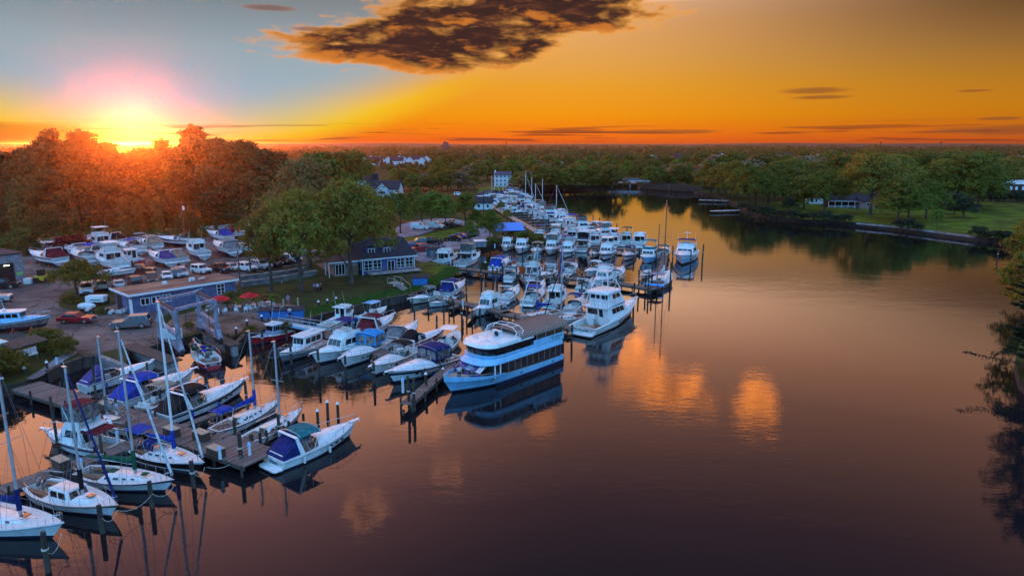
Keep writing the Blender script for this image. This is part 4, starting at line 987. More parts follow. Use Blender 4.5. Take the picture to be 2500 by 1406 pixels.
wall_along('sea_wall', 'low timber sea wall where the bent boardwalk meets the footpath', GP([(118, 908), (150, 893), (200, 875), (240, 868), (238, 872)]), -.8, 1.25, .25, WALLW, BEAMW, piles=True)
wall_along('concrete_quay_wall', 'pale concrete quay wall at the edge of the boat ramp', GP([(240, 868), (306, 893)]), -.8, 1.3, .6, CONC, None)
wall_along('concrete_quay_wall', 'thick concrete pier left of the blue boat hoist', GP([(318, 848), (422, 886)]), -.8, 1.35, .9, CONC, BEAMW, capn='kerb_beam')
wall_along('concrete_quay_wall', 'long concrete runway right of the blue boat hoist', GP([(500, 812), (572, 846)]), -.8, 1.35, .7, CONC, BEAMW, capn='kerb_beam')
wall_along('stone_retaining_wall', 'pale stone edging along the far right lawn bank', GP([(2092, 545), (2180, 553), (2300, 568), (2380, 578)]), .85, 1.38, .5, CONC, None)
wall_along('garden_wall', 'upper long grey terrace wall behind the riverside lawn', GP([(585, 687), (640, 681), (700, 673), (748, 664)]), 1.0, 2.1, .4, CONC, CONC, 'wall', capn='coping')
wall_along('garden_wall', 'lower long grey terrace wall behind the riverside lawn', GP([(592, 700), (650, 693), (710, 683), (772, 672)]), 1.0, 2.0, .4, CONC, CONC, 'wall', capn='coping')

# ------------------------------------------------------------------ piers, piles
def pier(name, label, a, b, w, z=.85, m_=DOCKW, cat='pier', group='piers of the marina', posts=True, step=3.2, ph=.5):
    d = b-a; L = d.length; ang = math.atan2(d.y, d.x)
    root = thing(name, label, cat, (a.x, a.y, 0), ang, group)
    m = MB(); m.box((L/2, 0, z-.05), (L, w, .10)); m.build('deck', m_, root)
    f = MB(); [f.box((L/2, s*(w/2-.06), z-.24), (L-.02, .14, .28)) for s in (-1, 1)]; f.build('stringer', BEAMW, root)
    if posts:
        n = max(2, int(L/step)+1); p = []
        for i in range(n):
            x = .25+(L-.5)*i/(n-1)
            for s in (-1, 1): p.append(((x, s*(w/2+.02), -1.2), (x, s*(w/2+.02), z+ph*(1 if i % 2 else .1)), .12, .11))
        each('support_post', PILE, root, p)
    return root
PILES = {}
def pile(px, py, pytop, phrase, cap=False, r=.15, z=0.0):
    PILES.setdefault(phrase, []).append((px, py, pytop, cap, r, z))
def flush_piles():
    for ph, lst in PILES.items():
        lst.sort()
        for i, (px, py, pt, cap, r, z) in enumerate(lst):
            b = G(px, py, z); h = max(.9, top_z(pt, b)-z) if pt > 0 else -pt
            lab = (f'{ordn(i)} mooring pile from the left ' if len(lst) > 1 else 'lone mooring pile ')+ph+(' with white cap' if cap and 'cap' not in ph else '')
            o = thing('mooring_pile', lab, 'mooring pile', b, 0, 'mooring piles in the marina')
            lean = Vector((rng.uniform(-.03, .03)*h, rng.uniform(-.02, .02)*h, h))
            m = MB(); m.tube((0, 0, -1.6), lean, r*1.1, r*.92, 8); m.build('post', PILE, o, smooth=50)
            if cap: MB().tube(lean-Vector((0, 0, .05)), lean+Vector((0, 0, .22)), r*1.3, .03, 8).build('pile_cap', PCAP, o)
            elif h > 2.2: MB().tube(lean*.55, lean*.55+Vector((0, 0, .12)), r*1.25, r*1.25, 8).build('rope_ring', ROPE, o)

# ------------------------------------------------------------------ the sailing-boat row, bottom left
def MT(px, t, pytop):
    a, b = G(px[0], px[1]), G(px[2], px[3]); p = a+(b-a)*t; return top_z(pytop, p)
P = (-125, 1268, 151, 1317)
sailboat(P, 'white sloop with mauve cockpit tarp and navy sail cover, nearest the bottom left corner', cover=C_NAVY, mast=MT(P, .72, 888), mast_t=.66, tarp=C_MAUVE, furl=False, boomup=.15, winm=GLASS, boom_l=.42, stripe=OFFW)
P = (105, 1208, 285, 1268)
sailboat(P, 'white sloop with raised glazed deckhouse and navy furled jib', L=8.8, cover=C_BLACK, mast=MT(P, .6, 898), house_=True, furlm=C_NAVY, mast_t=.60, stripe=TEAK)
P = (225, 1172, 420, 1203)
sailboat(P, 'white sloop with dark green sail cover and green deck hatches', L=8.2, cover=C_GREEN, mast=MT(P, .62, 812), mast_t=.60, boom_l=.50, furlm=C_WHITE, stripe=NAVYH)
P = (352, 1110, 495, 1158)
sailboat(P, 'black hulled sloop with tall white mast, blue dodger and blue sail cover', L=8.4, top=BLACKH, cover=C_BLUE, mast=MT(P, .60, 740), mast_t=.60, dodger=C_NAVY, bim=C_BLUE, mastm=WMAST, boot=WHITE, stripe=WHITE, boom_l=.38)
b = flybridge((262, 1108, 116, 1082), 'old white trawler with burgundy bimini and vinyl side curtains', L=7.6, stripe=NAVYH, bim=C_RED, curt=VINYL, cover=C_RED, bot=BOTTOM, group='motor boats in the marina')
P = (325, 1063, 228, 1022)
sailboat(P, 'small white sloop with grey sail cover beside the plank boardwalk', L=6.4, top=CREAM, cover=C_GREY, mast=MT(P, .5, 826), mast_t=.55, furl=False, wheel=False, boom_l=.42)
# north side of the boardwalk, bows to the upper right
express((205, 958, 338, 918), 'slim white speedboat under a dark violet cover', L=8.4, by='stern', cover=C_PURP, archm=None, beamf=.27, rail=False, plat=False)
express((285, 998, 470, 932), 'white cruiser with royal blue canvas over cockpit and roof', L=9.2, by='stern', cover=C_BLUE, bim=C_BLUE, archm=WHITE)
express((352, 1014, 490, 950), 'small white cruiser with rolled tan canopy', L=7.4, by='stern', bim=C_TAN, archm=None)
express((398, 1035, 578, 966), 'long white express cruiser with black canopy and black hull stripe', L=9.6, by='stern', stripe=BLACKH, bim=C_BLACK, cover=C_BLACK, archm=WHITE, glass=TGLASS)
P = (528, 1066, 668, 1006)
sailboat(P, 'white sloop with bright blue boom tent and blue bow cover', L=7.4, by='stern', cover=C_BLUE, bim=C_BLUE, mast=MT(P, .6, 812), mast_t=.60, stripe=NAVYH, furl=False, wheel=False, top=OFFW)
P = (598, 1094, 728, 1026)
sailboat(P, 'small weathered sloop with bare mast and outboard motor at the dock end', L=7.2, by='stern', top=OFFW, cover=None, mast=MT(P, .62, 836), mast_t=.60, furl=False, wheel=False)
b = express((672, 1142, 840, 1072), 'white cruiser with teal bimini and navy cockpit canvas moored at the dock end', L=8.3, by='stern', bim=C_TEAL, cover=C_NAVY, archm=WHITE, stripe=OFFW, beamf=.36, curt=None)
lettering(b, 'Diane', Matrix.Translation((-b.L/2-.045, 0, .62)) @ Matrix.Rotation(R(-90), 4, 'Z') @ Matrix.Rotation(R(90), 4, 'X'), .46, BLACKH)
# ------------------------------------------------------------------ middle row by the gangway
pilot((692, 822, 612, 846), 'small red and blue work launch with grey wheelhouse', L=6.6, top=REDH, stripe=REDH, hm=gel('bluegrey_paint', (.25, .32, .45)), roof=WHITE, hx=(-.15, .05), hh=1.5, group='work boats')
b = pilot((775, 852, 684, 890), 'white pilothouse boat with orange lightning stripe and grey hull', L=8.2, top=GREYH, hm=WHITE, stripe=WHITE, hx=(-.32, .10), hh=1.7)
for s in (-1, 1):
    m = MB(); y = s*b.B*.385
    m.box((-.18*b.L, y, b.hs+.55), (.26*b.L, .04, .13)); m.box((-.02*b.L, y*.98, b.hs+.38), (.13, .05, .42), M=Matrix.Rotation(R(35), 4, 'Y')); m.box((.12*b.L, y*.90, b.hs+.32), (.24*b.L, .05, .12), rz=-s*.10); m.build('orange_stripe', ORANGE, b.root)
flybridge((880, 852, 766, 894), 'white flybridge cruiser with navy bimini and dark raked windshield', L=9.4, bim=C_NAVY, far=False)
b = express((936, 848, 834, 904), 'white cruiser with cyan bimini and cyan sun pad', L=9.8, bim=C_CYAN, curt=VINYL, glass=TGLASS, hatch=C_CYAN, archm=None, tall=True, fend=0)
express((1002, 872, 908, 922), 'white cruiser with black bimini and white cushioned sun pad', L=8.8, bim=C_BLACK, glass=TGLASS, archm=WHITE, hatch=SEAT)
express((1096, 890, 950, 940), 'large white cruiser with navy bimini and full vinyl curtains', L=10.2, bim=C_NAVY, curt=VINYL, stripe=NAVYH, archm=None, tall=True, beamf=.36)
b = openboat((1072, 868, 1128, 818), 'white sport fishing boat with hardtop and covered outboards beside the dinner boat', L=8.0, ttop=WHITE, motor=ICE, by='stern', beamf=.36); 
express((998, 852, 1085, 822), 'white runabout under a low black cover behind the black bimini cruiser', L=8.0, stripe=REDH, cover=C_BLACK, archm=None, rail=False, by='bow', beamf=.28)
express((946, 852, 1018, 806), 'white cruiser with grey cockpit cover and steel arch behind the cyan bimini', L=8.2, cover=C_GREY, archm=STEEL, by='bow')
express((882, 826, 962, 788), 'white cruiser with large burgundy cockpit canvas', L=8.6, cover=C_RED, bim=C_RED, archm=WHITE, by='bow')
pilot((790, 808, 868, 776), 'white crab boat with orange trimmed wheelhouse near the gangway', L=7.6, hx=(.05, .28), stripe=ORANGE, by='stern', group='work boats')
openboat((874, 790, 945, 764), 'white fishing boat with pale T-top and life ring', L=7.4, ttop=ICE, by='bow')
# ------------------------------------------------------------------ behind the dinner boat
express((1068, 728, 1000, 746), 'cream and white cuddy cruiser with grey folding top by the steps', L=6.8, top=CREAM, bim=C_GREY, archm=None)
openboat((1100, 742, 1047, 752), 'little white bowrider next to the cream cuddy cruiser', L=5.4)
express((1084, 726, 1152, 694), 'white cruiser with navy cockpit canvas against the grass bank', L=8.6, cover=C_NAVY, bim=C_NAVY, by='stern')
flybridge((1222, 748, 1160, 777), 'small white flybridge cruiser alone at the end of its pier', L=8.0)
express((1228, 742, 1278, 706), 'white cruiser with open cockpit stern towards the camera', L=8.6, by='stern', archm=WHITE, tall=True)
express((1288, 748, 1338, 712), 'white cruiser with crumpled royal blue bimini', L=8.8, by='stern', bim=C_BLUE, archm=None, tall=True)
flybridge((1342, 754, 1386, 722), 'teal hulled flybridge fishing boat with dark cabin door', L=8.4, by='stern', top=TEALH, stripe=WHITE, boot=TEALH)
express((1392, 768, 1428, 736), 'white cruiser with wide navy awning beside the big sportfisher', L=7.8, by='stern', bim=C_NAVY, archm=None, tall=True)
P = (1328, 776, 1272, 786)
sailboat(P, 'white sloop with short blue sail cover behind the dinner boat canopy', L=7.2, cover=C_BLUE, mast=MT(P, .5, 600), furl=True, far=True)
P = (1386, 786, 1330, 796)
sailboat(P, 'plain white sloop with black furled jib behind the dinner boat canopy', L=7.2, cover=None, mast=MT(P, .5, 645), furlm=C_BLACK, far=True)
# ------------------------------------------------------------------ upper pier
flybridge((1068, 650, 1128, 630), 'white houseboat with long glazed cabin and roof rails', L=9.2, by='stern', beamf=.40, stripe=ICE)
flybridge((1124, 652, 1186, 628), 'white flybridge boat with tan and black enclosed bridge', L=10.2, by='stern', bim=C_TAN, curt=VINYL, cover=C_BLACK)
express((1206, 662, 1258, 636), 'white cruiser under a bright blue cockpit canvas on the upper pier', L=9.0, by='stern', cover=C_BLUE, bim=C_BLUE)
openboat((1264, 660, 1238, 674), 'small white tender on a boat lift', L=4.6, lift=.5, motor=None)
flybridge((1290, 688, 1338, 652), 'white flybridge boat with navy windshield cover at the upper pier', L=9.0, by='stern', glass=C_NAVY, bim=C_TEAL)
express((1368, 660, 1312, 690), 'white cruiser with open bow and tan stripe at the upper pier', L=8.6, stripe=C_TAN)
P = (1392, 668, 1366, 692)
sailboat(P, 'small white daysailer with blue covers at both ends', L=5.8, cover=C_BLUE, mast=MT(P, .5, 560), furlm=C_BLUE, far=True, wheel=False)
express((1384, 672, 1420, 644), 'white cruiser with burgundy bimini on the upper pier', L=8.0, by='stern', bim=C_RED, archm=WHITE)
express((1476, 656, 1430, 678), 'pale cruiser with white hardtop between two piers', L=8.0, bim=C_WHITE, archm=None, top=OFFW)
flybridge((1506, 676, 1452, 704), 'white flybridge boat with teal cabin windows', L=9.0, glass=TGLASS)
express((1494, 686, 1536, 656), 'blue shaded cruiser with radar arch at the pier head', L=8.6, by='stern', archm=WHITE, glass=GLASS)
openboat((1592, 668, 1566, 684), 'small white open boat with teal canopy near the pier head', L=6.0, ttop=C_TEAL)
P = (1598, 706, 1636, 676)
bk = sailboat(P, 'dark hulled ketch with two brown masts and blue inflatable on its stern', L=12.0, by='stern', top=GREYH, stripe=WHITE, cover=C_WHITE, mast=MT(P, .55, 492), mastm=WOODM, mast_t=.58, furl=False, spread=(.52,), bim=C_MAUVE)
m = MB(); m.tube((-.34*bk.L, 0, 1.2), (-.34*bk.L, 0, MT(P, .1, 548)), .1, .07, 7); m.build('mizzen_mast', WOODM, bk.root, smooth=50)
RIBM = mat('blue_inflatable_tube', (.06, .35, .80), .45, var=.08)
m = MB(); m.rings([[(x, y, z) for x, y, z in ((-.55*bk.L+.3*math.cos(a), q, .95+.3*math.sin(a)) for a in [2*math.pi*k/8 for k in range(8)])] for q in (-1.9, -1.7, 1.2, 1.7)]); o = m.build('inflatable_dinghy', RIBM, None, smooth=60)
o.matrix_world = bk.root.matrix_basis; tag(o, 'bright blue inflatable dinghy slung across the stern of the ketch', 'dinghy')
# ------------------------------------------------------------------ the row with bows towards the camera
rowE = [('flybridge', 1232, 617, 'white cabin boat at the shore end of the bow-on row', dict(L=8.6)),
        ('flybridge', 1266, 623, 'broad white flybridge boat second in the bow-on row', dict(L=10)),
        ('express', 1303, 627, 'white cruiser with rolled tan curtains third in the bow-on row', dict(L=9, bim=C_TAN, archm=STEEL)),
        ('flybridge', 1339, 626, 'flybridge boat with pink-lit vinyl bridge curtains in the bow-on row', dict(L=10, bim=C_WHITE, curt=VINYL)),
        ('flybridge', 1376, 633, 'flybridge boat with little navy bimini and cabin windows in front', dict(L=10.5, bim=C_NAVY, stripe=NAVYH)),
        ('express', 1444, 633, 'small cuddy boat with dark canvas top in the bow-on row', dict(L=7, bim=C_BLACK, archm=None)),
        ('flybridge', 1472, 638, 'white flybridge boat with black stripe in the middle of the bow-on row', dict(L=10.5, stripe=BLACKH, hard=True)),
        ('express', 1526, 639, 'white cruiser with navy open frame top in the bow-on row', dict(L=9.5, bim=C_NAVY, stripe=NAVYH, archm=STEEL)),
        ('flybridge', 1574, 648, 'pale blue flybridge boat with blue bridge cover near the outer end', dict(L=11, top=ICE, flym=C_TEAL, bim=C_TEAL))]
for k, x, y, lab, o in rowE:
    (flybridge if k == 'flybridge' else express)((x+24, y-26, x, y), lab, far=True, group='boats moored in the bow-on row', **o)
for k, x, y, lab, o in [('flybridge', 1418, 616, 'boat with black wrapped cockpit seen from astern in the bow-on row', dict(L=10, bim=C_WHITE, curt=C_BLACK, cover=C_BLACK)),
                        ('flybridge', 1492, 606, 'cruiser with white hardtop seen from astern behind the bow-on row', dict(L=10, hard=True)),
                        ('flybridge', 1556, 606, 'tall flybridge boat with radar mast seen from astern behind the bow-on row', dict(L=11, hard=False, bim=None)),
                        ('express', 1612, 632, 'cruiser with green bimini tucked inside the outer end of the bow-on row', dict(L=10, bim=C_GREEN, archm=None))]:
    (flybridge if k == 'flybridge' else express)((x, y, x+24, y-24), lab, far=True, by='stern', group='boats moored in the bow-on row', **o)
for i, (x, y, lab, kw) in enumerate([(1268, 594, 'flybridge boat with tan top behind the shore end of the bow-on row', dict(bim=C_TAN)), (1312, 596, 'flybridge boat with navy top behind the third bow-on boat', dict(bim=C_NAVY)), (1352, 594, 'flybridge boat with white hardtop behind the fourth bow-on boat', dict(hard=True)), (1392, 592, 'flybridge boat with grey top behind the fifth bow-on boat', dict(bim=C_GREY)), (1448, 602, 'flybridge boat with green top behind the small cuddy boat', dict(bim=C_GREEN)), (1524, 602, 'flybridge boat with black top behind the navy framed cruiser', dict(bim=C_BLACK))]):
    flybridge((x, y, x+22, y-20), lab, L=9.5, far=True, by='stern', group='boats moored in the bow-on row', **kw)
for x, y, lab, kw in [(1240, 690, 'cruiser with teal bimini moored inside the upper pier', dict(bim=C_TEAL)), (1418, 716, 'white cruiser with black bimini left of the sport fishing yacht bow', dict(bim=C_BLACK)), (1300, 722, 'white cruiser with burgundy cockpit cover between the middle piers', dict(cover=C_RED, archm=WHITE))]: express((x, y, x+34, y-26), lab, L=7.6, by='stern', **kw)
b = flybridge((1682, 622, 1664, 650), 'large pale blue motor yacht at the outermost berth, bow on', L=15.5, beamf=.34, top=ICE, stripe=WHITE, boot=BLACKH, glass=GLASS, bot=BOTTOM, group='motor yachts')
MB().tube((-.10*b.L, 0, b.zt+.6), (-.12*b.L, 0, b.zt+3.4), .06, .04, 6).box((-.12*b.L, 0, b.zt+3.0), (.2, 1.6, .08)).build('signal_mast', WHITE, b.root)
canopy(b, -.2*b.L, -.02*b.L, b.B*.38, b.zt+1.5, C_NAVY, .1, .05, zb=b.zt+.5)
express((1398, 584, 1488, 582), 'big white express yacht alone with its bow over the open water', L=12.5, by='bow', archm=WHITE, tall=True, bim=C_WHITE, group='motor yachts', far=True)
pilot((1420, 556, 1480, 566), 'dark hulled boat with inflatable on deck beyond the express yacht', L=9, far=True, top=GREYH)
# ------------------------------------------------------------------ far pier: boats in their slips, bows out
FA, FB = G(1352, 596), G(1172, 492)
fd = (FB-FA).normalized(); fn = Vector((fd.y, -fd.x, 0)); FL_ = (FB-FA).length
pier('walkway', 'long pale walkway of the far pier along the shore', FA, FB, 2.4, .9, DOCKL, cat='pier', step=6)
nf = 17
for i in range(nf):
    a = FA+fd*(4+i*(FL_-8)/(nf-1)); pier('finger_pier', f'{ordn(i)} finger pier from the near end of the far walkway', a+fn*1.3, a+fn*12.5, .9, .8, DOCKW, group='finger piers of the far walkway', step=2.6, ph=1.0)
names = {'e': 'express cruiser', 'f': 'flybridge boat', 'p': 'pilothouse boat', 'o': 'open boat'}
can = [('navy', C_NAVY), ('blue', C_BLUE), ('white', C_WHITE), ('black', C_BLACK), ('tan', C_TAN), ('burgundy', C_RED), ('grey', C_GREY)]
def far_boat(i, c, dr, k, L, lab, grp):
    cn, cm = can[(i*5+2) % 7]; st = c-dr*L/2; bw = c+dr*L/2
    inv = lambda p: p
    px = None
    b = {'e': express, 'f': flybridge, 'p': pilot, 'o': openboat}[k]
    kw = dict(far=True, L=None, group=grp)
    if k in 'ef': kw['bim'] = cm
    if k == 'e': kw['cover'] = cm if i % 2 else None; kw['archm'] = WHITE if i % 3 else None
    if k == 'o': kw['cover'] = cm
    if k == 'f' and i % 3 == 0: kw['curt'] = VINYL
    q = lambda p: proj(p)
    return b(proj(st)+proj(bw), f'{names[k]} with {cn} canvas, {lab}' if k != 'p' else f'white pilothouse boat, {lab}', **kw)
def proj(p):
    d = Vector((p.x, p.y, -CAM_H)); f = d.y*_cp-d.z*_sp; v = d.y*_sp+d.z*_cp
    return (1250+FPX*d.x/f, 703-FPX*v/f)
rr = random.Random(5)
kinds = 'feeffpefefepffeefefpeffeefefpfe'
nb = 26
for i in range(nb):
    t = (7+i*(FL_+22-7)/nb); L = rr.uniform(9, 12.5); c = FA+fd*t+fn*(14.5+rr.uniform(-.5, 1.5)-.0*i)
    far_boat(i, c, fn*(1 if rr.random() < .75 else -1), kinds[i], L, f'{ordn(i)} berth from the near end of the far pier', 'boats berthed along the far pier')
for i in range(16):
    t = FL_*.42+i*(FL_*.80)/16; c = FA+fd*t+fn*(4.5+rr.uniform(-.5, .8))
    if i > 2: far_boat(i+3, c, fn*(-1 if i % 3 else 1), kinds[i+9], rr.uniform(6.5, 8), f'{ordn(i-3)} inner berth towards the far end of the far pier', 'boats berthed inside the far pier')
for i in range(9):
    c = FB+fd*(4+i*4.2)+fn*(22+rr.uniform(-1, 1)); far_boat(i+1, c, fn, kinds[i+4], rr.uniform(8, 10), f'{ordn(i)} boat in the outer cluster beyond the far pier', 'boats beyond the far pier')
for i, (bx, by, ty) in enumerate([(1283, 500, 424), (1298, 505, 435), (1307, 510, 449), (1324, 510, 438), (1358, 522, 453), (1274, 500, 463), (1201, 478, 430), (1207, 478, 423), (1228, 482, 452)]):
    p = G(bx, by); st = p-fn*4.2; bw = p+fn*4.2
    sailboat(proj(st)+proj(bw), f'sloop with bare white mast, {ordn(i)} from the {"right" if 0 else "list"}' if 0 else f'distant white sloop with bare mast, {["tallest of the far masts", "just right of the tallest far mast", "third mast right of the tallest", "with the mast nearest the tree reflections", "with the mast farthest right over open water", "shortest mast left of the tallest", "with the left mast before the white house", "with the right mast before the white house", "with the thin mast by the moored launch"][i]}', cover=can[i % 7][1], mast=top_z(ty, p), mast_t=.5, far=True, mastm=WMAST, furl=i % 2 == 0, group='distant sloops at the far pier', wheel=False)
pilot((1246, 479, 1222, 481), 'small pale launch moored by the lawn of the white house', L=7, far=True)
# ------------------------------------------------------------------ boats stored ashore in the yard
def stands(b, nm):
    z = ZG-b.root.location.z; L, B = b.L, b.B
    o = thing('boat_stand', 'jack stands and keel blocks under the '+nm, 'boat stand', (b.root.location.x, b.root.location.y, ZG), b.root.rotation_euler.z, 'boat stands in the yard')
    m = MB(); [MB().box((x*L, 0, .22), (.35, .9, .45)).build('keel_block', TEAK, o) for x in (-.3, 0, .28)]
    for x in (-.33, -.02, .24):
        for s in (-1, 1):
            m = MB(); t = Vector((x*L, s*B*.33, .95)); [m.tube(t, (x*L+dx, s*(B*.33+.3)+dy, 0), .03, .03, 4) for dx, dy in ((.3, 0), (-.3, 0), (0, s*.35))]
            m.build('jack', ORANGE if len(nm) % 2 else REDH, o)
Y = []
def yard(f, px, lab, short, **k):
    k.setdefault('group', 'boats stored ashore in the yard'); k.setdefault('by', 'stern'); k['L'] = k['L']*1.1
    if px[3] < px[1]-8: px = (px[0], px[1]+3, px[2], px[3]+10)
    b = f(px, lab, z=ZG, **k); stands(b, short); return b
yard(express, (150, 650, 58, 628), 'white express cruiser with burgundy canvas ashore by the garage', 'burgundy canvas cruiser by the garage', L=10.5, cover=C_RED, archm=WHITE, tall=True, stripe=NAVYH)
yard(express, (232, 648, 150, 622), 'white cruiser with tan windshield cover ashore left of the flybridge boat', 'cruiser with tan windshield cover', L=9.5, bim=C_TAN, archm=None, stripe=BLACKH)
yard(flybridge, (298, 664, 212, 632), 'tall white flybridge cruiser ashore with broad flat hardtop', 'tall flybridge cruiser ashore', L=10.5, hard=True)
yard(flybridge, (270, 614, 205, 594), 'white flybridge boat ashore at the edge of the woods', 'flybridge boat at the woods edge', L=10, hard=True)
yard(pilot, (342, 652, 300, 634), 'dark red hulled workboat with white wheelhouse ashore', 'dark red workboat', L=7.5, top=REDH, bot=BOTRED, hm=WHITE)
yard(express, (345, 622, 280, 604), 'white cruiser with steel arch ashore behind the workboat', 'cruiser behind the workboat', L=9, archm=STEEL, bim=C_BLUE)
yard(express, (386, 612, 328, 594), 'white cruiser with tan mesh arch cover ashore', 'cruiser with tan mesh', L=9, bim=C_TAN, archm=WHITE, cover=C_TAN)
yard(express, (420, 652, 336, 622), 'white cruiser with violet cockpit canvas stern to the camera in the yard', 'violet canvas cruiser', L=9.5, cover=C_PURP, archm=WHITE)
yard(flybridge, (500, 634, 434, 606), 'white hardtop cruiser with blue bottom paint ashore', 'blue bottomed hardtop cruiser', L=8.8, bot=BOTBLUE)
yard(express, (574, 626, 482, 592), 'large white cruiser with grey printed cockpit canvas ashore', 'large cruiser with grey canvas', L=10.5, cover=C_GREY, archm=WHITE, bim=C_GREY)
yard(express, (560, 590, 500, 574), 'white cruiser with blue deck cover ashore behind the grey canvas cruiser', 'cruiser with blue deck cover', L=9, cover=C_BLUE, archm=STEEL)
yard(express, (548, 586, 606, 572), 'white cruiser with crimson cockpit canvas ashore', 'crimson canvas cruiser', L=9, cover=C_RED, archm=None)
yard(openboat, (570, 604, 612, 602), 'small white runabout with blue bow cover ashore', 'runabout with blue bow cover', L=6, cover=C_BLUE)
yard(openboat, (418, 576, 464, 568), 'white runabout on a trailer at the edge of the woods', 'runabout at the woods edge', L=6.5)
yard(openboat, (486, 566, 540, 556), 'long grey flat hull on a trailer at the edge of the woods', 'long grey flat hull', L=8.5, top=OFFW, motor=None, ws=False, beamf=.22)
yard(openboat, (352, 588, 272, 596), 'old brown wooden hull without cabin under the trees', 'old brown wooden hull', L=13, top=mat('bare_brown_wood', (.16, .075, .05), .85, var=.3), motor=None, ws=False, beamf=.24, lift=1.0)
yard(openboat, (228, 684, 282, 672), 'low white runabout on a trailer beside the small tree', 'low white runabout', L=6.5, cover=C_WHITE)
yard(express, (640, 604, 690, 594), 'white boat half hidden behind the lawn trees', 'boat hidden by the trees', L=8.5, archm=STEEL)
yard(express, (700, 600, 740, 590), 'white sport boat with arch behind the lawn trees', 'sport boat behind the trees', L=8, archm=WHITE)
yard(openboat, (590, 578, 640, 568), 'white center console boat ashore at the rear of the yard', 'center console boat', L=7.5, ttop=C_WHITE)
yard(express, (205, 632, 158, 612), 'dark striped cruiser ashore at the back of the yard', 'dark striped cruiser', L=9, stripe=BLACKH, archm=WHITE)
for px_, lab, kw in [((258, 634, 190, 624), 'white cruiser with blue bimini ashore behind the round tree', dict(bim=C_BLUE, archm=WHITE)), ((180, 616, 120, 606), 'white cruiser with burgundy top ashore in the back row of the yard', dict(bim=C_RED, archm=None)), ((300, 600, 244, 590), 'white cruiser with black cockpit cover ashore at the woods edge', dict(cover=C_BLACK, archm=WHITE)), ((468, 602, 410, 592), 'white cruiser with bare arch ashore left of the reddish pole', dict(archm=STEEL, stripe=NAVYH)), ((640, 622, 580, 610), 'white cruiser with violet top ashore beside the transformer pole', dict(bim=C_PURP, archm=WHITE)), ((448, 648, 396, 636), 'white cruiser with tan cockpit cover ashore right of the violet canvas cruiser', dict(cover=C_TAN, archm=WHITE))]: yard(express, px_, lab, lab.split(' ashore')[0][6:], L=9, **kw)
b = yard(pilot, (10, 812, 128, 806), 'old wooden lobster boat with peeling brown hull ashore by the bushes', 'old wooden lobster boat', L=7.4, by='bow', top=mat('peeling_brown_paint', (.26, .16, .13), .8, var=.3, scale=2, col2=(.10, .055, .045)), stripe=ICE, hx=(-.22, .12), hh=1.35, hm=ICE, bot=BOTRED, lift=.7)
def dinghy_up():
    o = thing('upturned_dinghy', 'cream and turquoise dinghy turned upside down beside the lobster boat', 'dinghy', G(-10, 842, ZG), R(-8))
    m = MB(); rg = []
    for i in range(9):
        t = i/8; w = .95*math.sin(math.pi*min(1, .28+.72*t*.98)) if t < 1 else .05; x = -2.2+4.4*t
        rg.append([(x, w*math.cos(a), .12+.72*(1-.5*t**3)*max(0, math.sin(a))**.7) for a in [math.pi*k/8 for k in range(9)]])
    m.rings(rg, True, True, closed=False); m.build('hull', CREAM, o, smooth=50)
    m = MB(); [m.path([(r[k][0], r[k][1]*1.02, r[k][2]+.04) for r in rg], .07, 5) for k in (0, 8)]; m.build('gunwale', gel('turquoise_paint', (.05, .50, .50)), o)
dinghy_up()

# ------------------------------------------------------------------ the dinner cruise boat
def outline(x0, x1, w, rf, n=9, e=2.4, ra=.4):
    """plan outline, counter-clockwise, blunt stern at x0 and a rounded nose of length rf at x1"""
    pts = [(x0, -w+ra), (x0+ra, -w)]
    for k in range(n+1):
        a = -math.pi/2+math.pi*k/n
        pts.append((x1-rf+rf*abs(math.cos(a))**(2/e), w*math.copysign(abs(math.sin(a))**(2/e), math.sin(a))))
    pts += [(x0+ra, w), (x0, w-ra)]
    return pts
LETTER = mat('sign_lettering', (.02, .10, .30), .5); SIGNW = mat('pale_sign_panel', (.25, .55, .70), .5)
def scribble(parent, name, m_, at, n, r):
    """a line of hand lettering too small to read: slanting pen strokes"""
    q = random.Random(n); m = MB(); last = None
    for i in range(n):
        u = -1+2*i/(n-1); p = Vector(at(u, q.uniform(.4, 1) if i % 2 else q.uniform(-1, -.5)))
        if last is not None and q.random() < .85: m.tube(last, p, r, r, 4)
        last = p
    return m.build(name, m_, parent)
